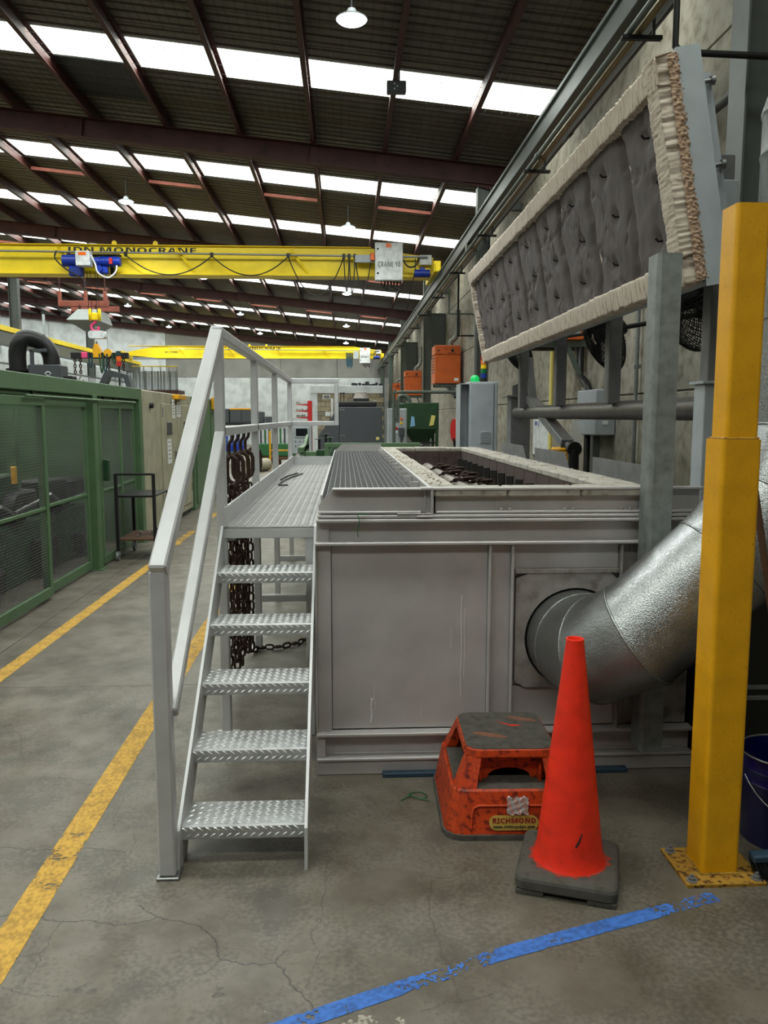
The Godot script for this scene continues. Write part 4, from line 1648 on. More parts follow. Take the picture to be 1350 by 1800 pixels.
# ---------------------------------------------------------------- the galvanised duct
func build_duct() -> void:
	var t := thing("exhaust_duct", "fat shiny galvanised elbow duct leaving the furnace front and rising behind the yellow post", "duct", V(1.1, 0.65, -3.6))
	var pts := P([1.095, 0.65, -3.668, 1.10, 0.652, -3.56, 1.135, 0.668, -3.42, 1.26, 0.77, -3.29, 1.60, 1.09, -3.26, 1.83, 1.34, -3.26, 1.95, 1.62, -3.28, 1.965, 2.1, -3.31, 1.965, 2.62, -3.31])
	var r := 0.234
	for i in pts.size() - 1:
		# mitred joint: each ring lies in the plane that halves the bend
		var b := MB.new()
		var rings := []
		var axis := (pts[i + 1] - pts[i]).normalized()
		var sx := axis.cross(V(0, 1, 0.2)).normalized()
		var sy := axis.cross(sx)
		for e in 2:
			var k := i + e
			var pl := axis
			if k > 0 and k < pts.size() - 1:
				pl = ((pts[k + 1] - pts[k]).normalized() + (pts[k] - pts[k - 1]).normalized()).normalized()
			elif k == 0:
				pl = V(0, 0, 1)
			var ring := PackedVector3Array()
			for q in 48:
				var a := TAU * q / 48
				var d := (sx * cos(a) + sy * sin(a)) * r
				ring.append(pts[k] + d - axis * (d.dot(pl) / axis.dot(pl)))
			rings.append(ring)
		for q in 48:
			var l := (q + 1) % 48
			var nq := sx * cos(TAU * q / 48) + sy * sin(TAU * q / 48)
			var nl := sx * cos(TAU * l / 48) + sy * sin(TAU * l / 48)
			b.quad_n([rings[0][q], rings[0][l], rings[1][l], rings[1][q]], [nq, nl, nl, nq])
		part(b, "duct_section", M.galv, t)
		if i > 0:
			var bead := MB.new()
			bead.tube(rings[0], 0.006 if i > 2 else 0.0035, 6, false, true)
			part(bead, "seam", M.galv, t)
	var b := MB.new()
	b.lathe([Vector2(0.235, 0.0), Vector2(0.24, 0.02), Vector2(0.24, 0.11), Vector2(0.244, 0.12), Vector2(0.24, 0.13), Vector2(0.24, 0.31), Vector2(0.246, 0.325), Vector2(0.24, 0.34), Vector2(0.24, 0.48), Vector2(0.246, 0.49), Vector2(0.246, 0.5), Vector2(0.14, 0.85), Vector2(0.14, 1.5)], V(1.965, 2.45, -3.31), 40)
	part(b, "flue_sleeve", M.galv, t)
	b = MB.new()
	b.tube(smooth_path(P([1.965, 3.94, -3.31, 1.965, 4.05, -3.31, 2.06, 4.18, -3.31, 2.3, 4.22, -3.31, 2.94, 4.22, -3.31]), 4), 0.138, 24)
	part(b, "flue_bend", M.galv, t)
	t = thing("added_dark_box", "black blower added for the deep shade under the rising duct, behind the yellow post", "infill", V(2.1, 0, -3.7))  # added black box, its colour stands for the deep shade here
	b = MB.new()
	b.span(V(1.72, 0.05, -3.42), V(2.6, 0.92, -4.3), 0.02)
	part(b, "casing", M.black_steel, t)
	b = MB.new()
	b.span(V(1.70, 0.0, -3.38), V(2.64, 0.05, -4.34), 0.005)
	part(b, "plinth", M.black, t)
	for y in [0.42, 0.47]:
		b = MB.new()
		b.span(V(1.74, y, -3.41), V(2.56, y + 0.02, -3.422), 0.002)
		part(b, "rib", M.frame_grey, t)

# ---------------------------------------------------------------- yellow guard post
func build_bollard() -> void:
	var t := thing("guard_post", "tall chipped yellow steel guard post with a thicker lower sleeve bolted to the floor", "post", V(1.385, 0, -2.79))
	var b := MB.new()
	b.prism_y(rounded(0.118, 0.118, 0.014, Vector2(1.388, -2.79)), 1.6, 2.42)
	part(b, "upper_tube", M.post_yellow, t)
	b = MB.new()
	b.prism_y(rounded(0.142, 0.142, 0.016, Vector2(1.385, -2.79)), 0.012, 1.622)
	var low := part(b, "lower_sleeve", M.post_yellow, t)
	b = MB.new()
	weld(b, V(1.329, 1.625, -2.731), V(1.447, 1.625, -2.731), 0.005)
	weld(b, V(1.329, 1.625, -2.731), V(1.329, 1.625, -2.849), 0.005)
	part(b, "weld_bead", M.plate_yellow, low)
	b = MB.new()
	b.prism_y(PackedVector2Array([Vector2(1.233, -2.905), Vector2(1.233, -2.652), Vector2(1.53, -2.652), Vector2(1.53, -2.905)]), 0.0, 0.012)
	var pl := part(b, "base_plate", M.plate_yellow, t)
	b = MB.new()
	weld(b, V(1.312, 0.013, -2.717), V(1.458, 0.013, -2.717), 0.006)
	weld(b, V(1.312, 0.013, -2.717), V(1.312, 0.013, -2.863), 0.006)
	part(b, "weld_bead", M.plate_yellow, pl)
	for p in [[1.262, -2.88], [1.262, -2.682], [1.505, -2.682], [1.505, -2.88]]:
		b = MB.new()
		b.lathe([Vector2(0.022, 0.012), Vector2(0.022, 0.015), Vector2(0.013, 0.015), Vector2(0.013, 0.026), Vector2(0.007, 0.027), Vector2(0.007, 0.036), Vector2(0.0, 0.037)], V(p[0], 0, p[1]), 6)
		part(b, "anchor_bolt", M.frame_grey, t)

# ---------------------------------------------------------------- traffic cone
func build_cone() -> void:
	var c := V(0.825, 0, -2.76)
	var t := thing("traffic_cone", "tall red orange traffic cone on a square black rubber base", "cone", c)
	var turn := Basis(V(0, 1, 0), -atan2(0.121, 0.338))
	var b := MB.new()
	b.xf = Transform3D(turn, c)
	# base: a thick rubber slab with rounded top edge, four feet and a slot in its front
	var rings := []
	for q in [[0.345, 0.018], [0.36, 0.026], [0.36, 0.054], [0.352, 0.064], [0.335, 0.07], [0.29, 0.074]]:
		var ring := PackedVector3Array()
		for p in rounded(q[0], q[0], 0.035 * q[0] / 0.36, Vector2.ZERO, 5):
			ring.append(V(p.x, q[1], -p.y))
		rings.append(ring)
	var m: int = rings[0].size()
	for i in rings.size() - 1:
		for k in m:
			var l := (k + 1) % m
			b.quad(rings[i][k], rings[i][l], rings[i + 1][l], rings[i + 1][k])
	for k in range(1, m - 1):
		b.tri(rings[-1][0], rings[-1][k], rings[-1][k + 1])
		b.tri(rings[0][0], rings[0][k + 1], rings[0][k])
	part(b, "rubber_base", M.rubber, t)
	b = MB.new()
	b.xf = Transform3D(turn, c)
	for p in [[-1, -1], [1, -1], [1, 1], [-1, 1]]:
		b.box(V(0.125 * p[0], 0.01, 0.125 * p[1]), V(0.1, 0.02, 0.1), 0.004)
		part(b, "foot", M.rubber, t)
		b = MB.new()
		b.xf = Transform3D(turn, c)
	b = MB.new()
	var prof := [Vector2(0.135, 0.07), Vector2(0.127, 0.085), Vector2(0.122, 0.11)]
	for i in 10:
		var y := 0.14 + i * 0.083
		prof.append(Vector2(0.120 - 0.0885 * (y - 0.12) / 0.78, y))
	prof.append_array([Vector2(0.032, 0.898), Vector2(0.033, 0.904), Vector2(0.0315, 0.908), Vector2(0.027, 0.908), Vector2(0.025, 0.904), Vector2(0.026, 0.86), Vector2(0.03, 0.8)])
	b.lathe(prof, c, 48)
	part(b, "cone_body", M.cone_red, t)
	b = MB.new()
	for k in 3: # black scuff low on its front
		var a := -1.65 + 0.05 * k
		var y := 0.185 + 0.012 * k
		var rr := 0.1208 - 0.0885 * (y - 0.12) / 0.78
		b.tube(PackedVector3Array([c + V(cos(a) * rr, y - 0.012, -sin(a) * rr), c + V(cos(a + 0.12) * (rr - 0.0015), y + 0.012, -sin(a + 0.12) * (rr - 0.0015))]), 0.004 - 0.001 * k, 5)
	part(b, "scuff_mark", M.black, t)
	# the ragged flash of red plastic on the rubber round the foot
	b = MB.new()
	var r := RandomNumberGenerator.new()
	r.seed = 3
	var pts := PackedVector2Array()
	for i in 90:
		var a := TAU * i / 90
		pts.append(Vector2(c.x, c.z) + Vector2(cos(a), sin(a)) * (0.138 + 0.018 * r.randf() * (1.0 if r.randf() < 0.5 else 0.2)))
	b.prism_y(pts, 0.07, 0.0748)
	part(b, "moulding_flash", M.flash_red, t)

# ---------------------------------------------------------------- step stool
func ring_wall(b: MB, a: PackedVector2Array, ya: float, c: PackedVector2Array, yc: float) -> void:
	var m := a.size()
	for k in m:
		var l := (k + 1) % m
		b.quad(V(a[k].x, ya, -a[k].y), V(a[l].x, ya, -a[l].y), V(c[l].x, yc, -c[l].y), V(c[k].x, yc, -c[k].y))

func oct(w: float, d: float, ch: float) -> PackedVector2Array:
	var o := PackedVector2Array()
	for p in rounded(w, d, ch, Vector2.ZERO, 3):
		o.append(p)
	return o

func build_stool() -> void:
	var c := V(0.685, 0, -3.315)
	var t := thing("step_stool", "scuffed orange plastic step stool with black rubber treads standing behind the cone", "stool", c)
	var turn := Transform3D(Basis(V(0, 1, 0), -0.03), c)
	var b := MB.new()
	b.xf = turn
	# skirt
	ring_wall(b, oct(0.56, 0.60, 0.075), 0.022, oct(0.50, 0.535, 0.06), 0.19)
	ring_wall(b, oct(0.50, 0.535, 0.06), 0.19, oct(0.485, 0.52, 0.055), 0.198)
	ring_wall(b, oct(0.485, 0.52, 0.055), 0.198, oct(0.465, 0.50, 0.05), 0.19)
	part(b, "skirt", M.stool_red, t)
	b = MB.new()
	b.xf = turn
	ring_wall(b, oct(0.56, 0.60, 0.075), 0.022, oct(0.575, 0.615, 0.08), 0.022)
	ring_wall(b, oct(0.575, 0.615, 0.08), 0.0, oct(0.575, 0.615, 0.08), 0.016)
	ring_wall(b, oct(0.575, 0.615, 0.08), 0.016, oct(0.555, 0.595, 0.075), 0.026)
	part(b, "rubber_foot", M.rubber, t)
	# raised outline on the front of the skirt
	b = MB.new()
	b.xf = turn
	var path := P([-0.175, 0.045, 0.298, -0.172, 0.10, 0.29, -0.165, 0.128, 0.286, -0.145, 0.138, 0.284, 0.145, 0.138, 0.284, 0.165, 0.128, 0.286, 0.172, 0.10, 0.29, 0.175, 0.045, 0.298])
	b.tube(path, 0.005, 6)
	part(b, "raised_outline", M.stool_red, t)
	# lower treads: rubber pads set in the four sides
	b = MB.new()
	b.xf = turn
	b.span(V(-0.165, 0.178, 0.12), V(0.165, 0.193, 0.252), 0.004)
	part(b, "step_pad", M.rubber, t)
	b = MB.new()
	b.xf = turn
	b.span(V(-0.236, 0.178, -0.17), V(-0.12, 0.193, 0.17), 0.004)
	for i in 8:
		b.span(V(-0.23 + i * 0.012, 0.192, -0.16), V(-0.225 + i * 0.012, 0.196, 0.16))
	part(b, "step_pad", M.rubber, t)
	b = MB.new()
	b.xf = turn
	b.span(V(0.12, 0.178, -0.17), V(0.236, 0.193, 0.17), 0.004)
	part(b, "step_pad", M.rubber, t)
	b = MB.new()
	b.xf = turn
	b.span(V(-0.165, 0.178, -0.252), V(0.165, 0.193, -0.12), 0.004)
	part(b, "step_pad", M.rubber, t)
	# corner legs leaning in to the top
	for s in [[-1, 1], [1, 1], [1, -1], [-1, -1]]:
		b = MB.new()
		b.xf = turn
		var lo := []
		var hi := []
		for q in [[0, 0], [-0.085, 0.0], [-0.085, -0.05], [-0.045, -0.085], [0.0, -0.085]]:
			lo.append(V((0.235 + q[0]) * s[0], 0.188, (0.252 + q[1]) * s[1]))
			hi.append(V((0.185 + q[0] * 0.72) * s[0], 0.315, (0.205 + q[1] * 0.72) * s[1]))
		var mid := Vector3.ZERO
		for q in lo:
			mid += q / 10.0
		for q in hi:
			mid += q / 10.0
		for k in 5:
			var l := (k + 1) % 5
			var f: Vector3 = (lo[k] + lo[l] + hi[k] + hi[l]) / 4.0
			b.out_quad(lo[k], lo[l], hi[l], hi[k], f - mid)
		part(b, "leg", M.stool_red, t)
	# arched risers between the legs
	for side in 4:
		b = MB.new()
		b.xf = turn * Transform3D(Basis(V(0, 1, 0), PI / 2 * side), Vector3.ZERO)
		var w := 0.125 if side % 2 == 0 else 0.145
		var z := 0.15 if side % 2 == 0 else 0.13
		var arch := PackedVector2Array([Vector2(-w - 0.04, 0.19), Vector2(-w + 0.03, 0.19)])
		for i in 9:
			var a := PI - PI * i / 8.0
			arch.append(Vector2(cos(a) * (w - 0.035), 0.20 + sin(a) * 0.04))
		arch.append_array([Vector2(w - 0.03, 0.19), Vector2(w + 0.04, 0.19), Vector2(w + 0.03, 0.32), Vector2(-w - 0.03, 0.32)])
		b.prism(arch, z - 0.012, z)
		part(b, "riser", M.stool_red, t)
	# top
	b = MB.new()
	b.xf = turn
	ring_wall(b, oct(0.375, 0.415, 0.06), 0.305, oct(0.385, 0.425, 0.06), 0.312)
	ring_wall(b, oct(0.385, 0.425, 0.06), 0.312, oct(0.378, 0.418, 0.06), 0.338)
	ring_wall(b, oct(0.378, 0.418, 0.06), 0.338, oct(0.36, 0.40, 0.055), 0.343)
	var under := oct(0.375, 0.415, 0.06)
	for k in range(1, under.size() - 1):
		b.tri(V(under[0].x, 0.305, -under[0].y), V(under[k + 1].x, 0.305, -under[k + 1].y), V(under[k].x, 0.305, -under[k].y))
	var tp := part(b, "top_rim", M.stool_red, t)
	b = MB.new()
	b.xf = turn
	b.prism_y(oct(0.366, 0.406, 0.057), 0.335, 0.3445)
	part(b, "top_mat", M.rubber, t)
	b = MB.new()
	b.xf = turn
	for e in [[-0.07, 0.06, 0.078, 0.022, 0.38], [0.10, -0.12, 0.07, 0.02, 0.4]]: # worn ovals
		var o := PackedVector2Array()
		for i in 20:
			var a := TAU * i / 20
			o.append(Vector2(e[0], e[1]) + Vector2(cos(a) * e[2], sin(a) * e[3]).rotated(e[4]))
		b.prism_y(o, 0.3446, 0.3452)
		part(b, "worn_patch", worn_rubber(), tp)
		b = MB.new()
		b.xf = turn
	b = MB.new()
	b.xf = turn
	b.prism_y(PackedVector2Array([Vector2(-0.02, -0.09), Vector2(0.005, -0.075), Vector2(0.04, -0.055), Vector2(0.09, -0.045), Vector2(0.045, -0.035), Vector2(0.02, -0.055)]), 0.3446, 0.3454)
	part(b, "torn_patch", M.cone_red, tp)
	# maker's plate and a scrap of foil
	var face := Basis(V(1, 0, 0), -0.19)
	b = MB.new()
	b.xf = turn * Transform3D(face, V(-0.003, 0.072, 0.2975))
	b.prism(rounded(0.2, 0.058, 0.028), -0.002, 0.0022)
	part(b, "maker_plate", M.gold_label, t)
	var fx := turn * Transform3D(face, V(-0.003, 0.072, 0.2975))
	lettering("RICHMOND", 0.020, 0.175, fx * V(0, 0.009, 0.0028), fx.basis, M.label_red, t, "lettering", 0.8)
	lettering("www.richmondau.com", 0.012, 0.17, fx * V(0, -0.015, 0.0028), fx.basis, M.ink, t, "lettering", 0.6)
	b = MB.new()
	b.xf = turn * Transform3D(face, V(0.012, 0.14, 0.284))
	var g := []
	for i in 15:
		var row := PackedVector3Array()
		for j in 11:
			var hh := 0.002 + 0.009 * absf(sin(i * 0.62 + j * 0.25)) + 0.004 * absf(sin(j * 0.9 - i * 0.3))
			row.append(V((i - 7) * 0.0062 + 0.002 * sin(j * 2.0), (j - 5) * 0.007 + 0.003 * sin(i * 1.3), hh))
		g.append(row)
	b.sheet(g)
	single(b, "foil_scrap", M.foil, turn * V(0.012, 0.14, 0.284), "crumpled scrap of silver foil stuck on the front of the orange step stool", "foil")

func worn_rubber() -> StandardMaterial3D:
	if not M.has("worn_rubber"):
		mat("worn_rubber", Color(0.5, 0.33, 0.26), 0.8, 0.0, "patch", 0.2)
	return M.worn_rubber

# ---------------------------------------------------------------- green mesh guard
func mesh_panel(y0: float, y1: float, z0: float, z1: float, x: float) -> MB:
	var b := MB.new()
	var y := y0
	while y < y1:
		b.span(V(x - 0.001, y, z0), V(x + 0.001, y + 0.0022, z1))
		y += 0.0254
	var z := z0
	while z > z1:
		b.span(V(x + 0.001, y0, z), V(x + 0.003, y1, z - 0.0022))
		z -= 0.0254
	return b

func build_guard() -> void:
	var X := -2.75
	var t := thing("machine_guard", "green steel machine enclosure with sliding wire mesh doors beside the yellow line", "enclosure", V(X, 0, -7.5))
	var b := MB.new()
	b.span(V(X - 0.12, 1.93, -3.6), V(X + 0.01, 2.077, -11.02), 0.006)
	part(b, "top_beam", M.guard_green, t)
	for z in [-3.65, -8.98, -10.95]:
		b = MB.new()
		b.span(V(X - 0.09, 0.008, z + 0.075), V(X + 0.012, 1.94, z - 0.075), 0.006)
		part(b, "post", M.guard_green, t)
		b = MB.new()
		b.span(V(X - 0.12, 0.0, z + 0.1), V(X + 0.05, 0.01, z - 0.1), 0.002)
		part(b, "foot_plate", M.guard_green, t)
	b = MB.new()
	b.rod(V(X - 0.04, 1.905, -3.7), V(X - 0.04, 1.905, -8.88), 0.022, 10)
	part(b, "door_track", M.guard_green, t)
	b = MB.new()
	b.rod(V(X - 0.04, 1.905, -9.1), V(X - 0.04, 1.905, -10.85), 0.022, 10)
	part(b, "door_track", M.guard_green, t)
	b = MB.new()
	b.rod(V(X + 0.03, 1.885, -7.0), V(X + 0.03, 1.885, -10.6), 0.012, 8)
	part(b, "air_pipe", M.guard_green, t)
	# sliding doors
	for d in [[-4.45, -5.9, 0.0], [-5.95, -7.52, 0.0], [-7.50, -8.86, -0.05], [-9.12, -10.02, 0.0], [-10.0, -10.84, -0.05]]:
		var x: float = X - 0.02 + d[2]
		var z0: float = d[0]
		var z1: float = d[1]
		b = MB.new()
		b.span(V(x - 0.02, 0.03, z0), V(x + 0.02, 0.12, z1), 0.004)
		b.span(V(x - 0.02, 1.80, z0), V(x + 0.02, 1.88, z1), 0.004)
		b.span(V(x - 0.02, 0.12, z0), V(x + 0.02, 1.80, z0 - 0.07), 0.004)
		b.span(V(x - 0.02, 0.12, z1 + 0.07), V(x + 0.02, 1.80, z1), 0.004)
		b.span(V(x - 0.015, 0.845, z0 - 0.07), V(x + 0.012, 0.875, z1 + 0.07), 0.003)
		var door := part(b, "door", M.guard_green, t)
		stuff(mesh_panel(0.1, 1.82, z0 - 0.05, z1 + 0.05, x), "wire_mesh", M.sag_wire, door)
		for z in [z0 - 0.25, z1 + 0.25]:
			b = MB.new()
			b.span(V(x - 0.005, 1.86, z + 0.03), V(x + 0.005, 1.93, z - 0.03), 0.002)
			b.rod(V(x - 0.012, 1.915, z), V(x + 0.016, 1.915, z), 0.02, 8)
			part(b, "hanger", M.black_steel, door)
	b = MB.new()
	b.span(V(X + 0.012, 0.98, -9.16), V(X + 0.07, 1.22, -9.24), 0.006)
	part(b, "latch_box", M.dark_green, t)
	b = MB.new() # rear sheet and roof edge of the enclosure
	b.span(V(X - 2.1, 0.0, -3.6), V(X - 2.12, 2.0, -11.0))
	part(b, "rear_panel", M.guard_green, t)
	b = MB.new()
	b.span(V(X - 2.1, 1.98, -10.96), V(X - 0.09, 2.05, -11.02))
	b.span(V(X - 2.1, 0.0, -11.0), V(X - 0.09, 2.0, -11.02))
	part(b, "end_panel", M.guard_green, t)
	for z in [-6.0, -7.7, -9.5]:
		b = MB.new()
		b.span(V(X - 2.1, 1.9, z), V(X - 0.1, 2.0, z - 0.08), 0.004)
		part(b, "roof_bar", M.guard_green, t)
	# the machine inside
	var m := thing("forming_machine", "green and black machine with steel rods standing inside the mesh enclosure", "machine", V(X - 1.0, 0, -7.3))
	b = MB.new()
	b.span(V(X - 1.5, 0.0, -5.2), V(X - 0.55, 0.62, -10.4), 0.02)
	part(b, "bed", M.dark_green, m)
	for z in [-5.6, -6.6, -7.9, -9.2]:
		b = MB.new()
		b.span(V(X - 1.25, 0.62, z), V(X - 0.65, 1.0 + 0.12 * sin(z * 3.0), z - 0.55), 0.02)
		part(b, "head", M.dark_green, m)
		b = MB.new()
		b.rod(V(X - 0.62, 0.78, z - 0.2), V(X - 0.5, 0.78, z - 0.2), 0.16, 18)
		part(b, "motor", M.black_steel, m)
	for k in 4:
		b = MB.new()
		b.rod(V(X - 0.3 - 0.05 * k, 0.72 + 0.03 * k, -5.4 - k * 0.9), V(X - 0.9, 0.98 - 0.1 * k, -6.6 - k * 0.9), 0.016, 8)
		part(b, "rod", M.bare, m)
	for q in [[-0.42, 0.88, -8.7, -0.42, 0.72, -9.08], [-0.42, 0.88, -7.45, -0.42, 0.74, -7.85], [-0.4, 0.79, -7.7, -0.42, 0.84, -8.4], [-0.4, 0.74, -8.95, -0.42, 0.79, -9.95]]:
		b = MB.new()
		b.rod(V(X + q[0], q[1], q[2]), V(X + q[3], q[4], q[5]), 0.018, 8)
		part(b, "rod", M.bare, m)
	for q in [[-8.15, 0.95, 0.4], [-8.9, 1.0, 0.55], [-9.7, 0.95, 0.5], [-7.0, 0.9, 0.5]]:
		b = MB.new()
		b.span(V(X - 0.85, 0.72, q[0]), V(X - 0.5, q[1], q[0] - q[2]), 0.02)
		part(b, "cover_box", M.black_steel, m)
	b = MB.new()
	b.span(V(X - 0.5, 1.05, -7.9), V(X - 0.46, 1.22, -7.96), 0.006)
	part(b, "yellow_guard", M.post_yellow, m)
	b = MB.new()
	b.span(V(X - 0.62, 0.95, -6.3), V(X - 0.5, 1.25, -6.42), 0.006)
	part(b, "yellow_guard", M.post_yellow, m)
	for q in [[-5.4, 0.35], [-7.0, 0.28], [-8.4, 0.42], [-9.7, 0.3]]:
		b = MB.new()
		b.span(V(X - 0.54, 0.06, q[0]), V(X - 0.42, q[1], q[0] - 0.5), 0.015)
		part(b, "drip_box", M.black_steel, m)
	for z in [-6.9, -8.45]:
		b = MB.new()
		b.span(V(X - 0.75, 0.0, z), V(X - 0.66, 1.95, z - 0.1), 0.005)
		part(b, "frame_leg", M.guard_green, m)
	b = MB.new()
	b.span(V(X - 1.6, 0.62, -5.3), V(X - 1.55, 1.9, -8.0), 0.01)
	part(b, "glare_sheet", M.galv_dull, m)  # pale sheet standing in for the bluish glare behind the mesh
	build_trolley()

func build_trolley() -> void:
	var t := thing("shelf_trolley", "small black two-shelf steel trolley on castors in front of the green enclosure", "trolley", V(-2.5, 0, -9.8))
	var x0 := -2.70
	var x1 := -2.26
	var z0 := -9.5
	var z1 := -10.25
	for p in [[x0, z0, 1.04], [x1, z0, 1.04], [x1, z1, 0.78], [x0, z1, 0.78]]:
		var b := MB.new()
		b.span(V(p[0] - 0.018, 0.11, p[1] - 0.018), V(p[0] + 0.018, p[2], p[1] + 0.018), 0.004)
		part(b, "upright", M.black, t)
		b = MB.new()
		b.rod(V(p[0] - 0.015, 0.05, p[1] + 0.01), V(p[0] + 0.015, 0.05, p[1] + 0.01), 0.05, 14)
		b.span(V(p[0] - 0.025, 0.06, p[1] - 0.02), V(p[0] + 0.025, 0.112, p[1] + 0.03), 0.003)
		part(b, "castor", M.galv_dull, t)
	var b := MB.new()
	b.bar(V(x0, 1.03, z0), V(x1, 1.03, z0), 0.03, 0.025, Vector3.UP, 0.004)
	part(b, "push_bar", M.black_steel, t)
	b = MB.new()
	b.span(V(x0, 0.755, z0), V(x1, 0.78, z1), 0.004)
	part(b, "shelf", M.black_steel, t)
	b = MB.new()
	b.span(V(x0, 0.235, z0), V(x1, 0.26, z1), 0.004)
	part(b, "shelf", M.wood, t)
	b = MB.new()
	var r := RandomNumberGenerator.new()
	r.seed = 8
	for i in 14:
		var c := V(-2.42 + r.randf_range(-0.12, 0.12), 0.272, -9.8 + r.randf_range(-0.12, 0.12))
		b.bar(c, c + V(r.randf_range(-0.07, 0.07), r.randf_range(0.0, 0.03), r.randf_range(-0.07, 0.07)), 0.008, 0.008)
	single(b, "metal_scraps", M.bare, V(-2.42, 0.26, -9.8), "little heap of bright metal scraps on the trolley's lower shelf", "scraps").set_meta("kind", "stuff")

# ---------------------------------------------------------------- small things near the front
func build_small() -> void:
	# blue bucket behind the yellow post
	var t := thing("paint_bucket", "dark blue metal bucket with wire handle behind the yellow post", "bucket", V(1.76, 0, -2.98))
	var c := V(1.765, 0, -2.99)
	var b := MB.new()
	b.lathe([Vector2(0.0, 0.004), Vector2(0.148, 0.004), Vector2(0.152, 0.0), Vector2(0.155, 0.006), Vector2(0.163, 0.25), Vector2(0.166, 0.255), Vector2(0.163, 0.26), Vector2(0.165, 0.3), Vector2(0.168, 0.306), Vector2(0.165, 0.312), Vector2(0.168, 0.36), Vector2(0.162, 0.36), Vector2(0.15, 0.02), Vector2(0.0, 0.02)], c, 40)
	part(b, "body", M.navy, t)
	b = MB.new()
	var ring := PackedVector3Array()
	for i in 40:
		ring.append(c + V(cos(TAU * i / 40) * 0.168, 0.362, sin(TAU * i / 40) * 0.168))
	b.tube(ring, 0.005, 6, false, true)
	part(b, "rolled_rim", M.bare, t)
	b = MB.new()
	var pts := PackedVector3Array()
	for i in 17:
		var a := PI * i / 16.0
		pts.append(c + V(-cos(a) * 0.172, 0.28 - sin(a) * 0.13, 0.02 + sin(a) * 0.175))
	b.tube(pts, 0.003, 6)
	part(b, "wire_handle", M.bare, t)
	# brush head on the floor
	t = thing("floor_brush", "black bristled floor brush head lying by the yellow post's base plate", "brush", V(1.56, 0, -2.72))
	b = MB.new()
	b.bar(V(1.5, 0.075, -2.72), V(1.8, 0.095, -2.70), 0.05, 0.03, Vector3.UP, 0.006)
	part(b, "brush_back", M.steel_blue, t)
	b = MB.new()
	var r := RandomNumberGenerator.new()
	r.seed = 6
	for i in 420:
		var f := r.randf()
		var p := V(1.5, 0.065, -2.72).lerp(V(1.8, 0.085, -2.70), f) + V(0, 0, r.randf_range(-0.022, 0.022))
		b.bar(p, V(p.x + 0.02 + r.randf_range(-0.012, 0.012), 0.003 + r.randf() * 0.01, p.z + 0.03 + r.randf_range(-0.012, 0.025)), 0.0022, 0.0022)
	stuff(b, "bristles", M.black, t)
	# wooden pole leaning beside the post
	b = MB.new()
	b.rod(V(1.535, 1.62, -2.98), V(1.66, 0.86, -2.93), 0.014, 10)
	b.rod(V(1.66, 0.86, -2.93), V(1.795, 0.1, -2.70), 0.014, 10)
	single(b, "broom_pole", M.wood, V(1.79, 0.1, -2.7), "weathered wooden broom pole leaning behind the yellow post", "pole")
	# green twine
	b = MB.new()
	b.tube(smooth_path(P([0.24, 0.004, -3.36, 0.29, 0.006, -3.4, 0.33, 0.01, -3.36, 0.36, 0.006, -3.4, 0.33, 0.004, -3.44, 0.28, 0.006, -3.42, 0.3, 0.012, -3.38, 0.37, 0.005, -3.35]), 4), 0.0022, 5)
	single(b, "twine", M.stack_green, V(0.3, 0, -3.4), "tangle of thin green twine on the floor left of the orange stool", "twine")
	b = MB.new()
	b.tube(smooth_path(P([0.10, 1.256, FZ + 0.014, 0.06, 1.256, FZ + 0.02, 0.065, 1.22, FZ + 0.022, 0.055, 1.18, FZ + 0.018, 0.06, 1.15, FZ + 0.01]), 4), 0.002, 5)
	single(b, "twine", M.stack_green, V(0.06, 1.2, FZ + 0.015), "short green thread hanging from the furnace's front flange", "twine")

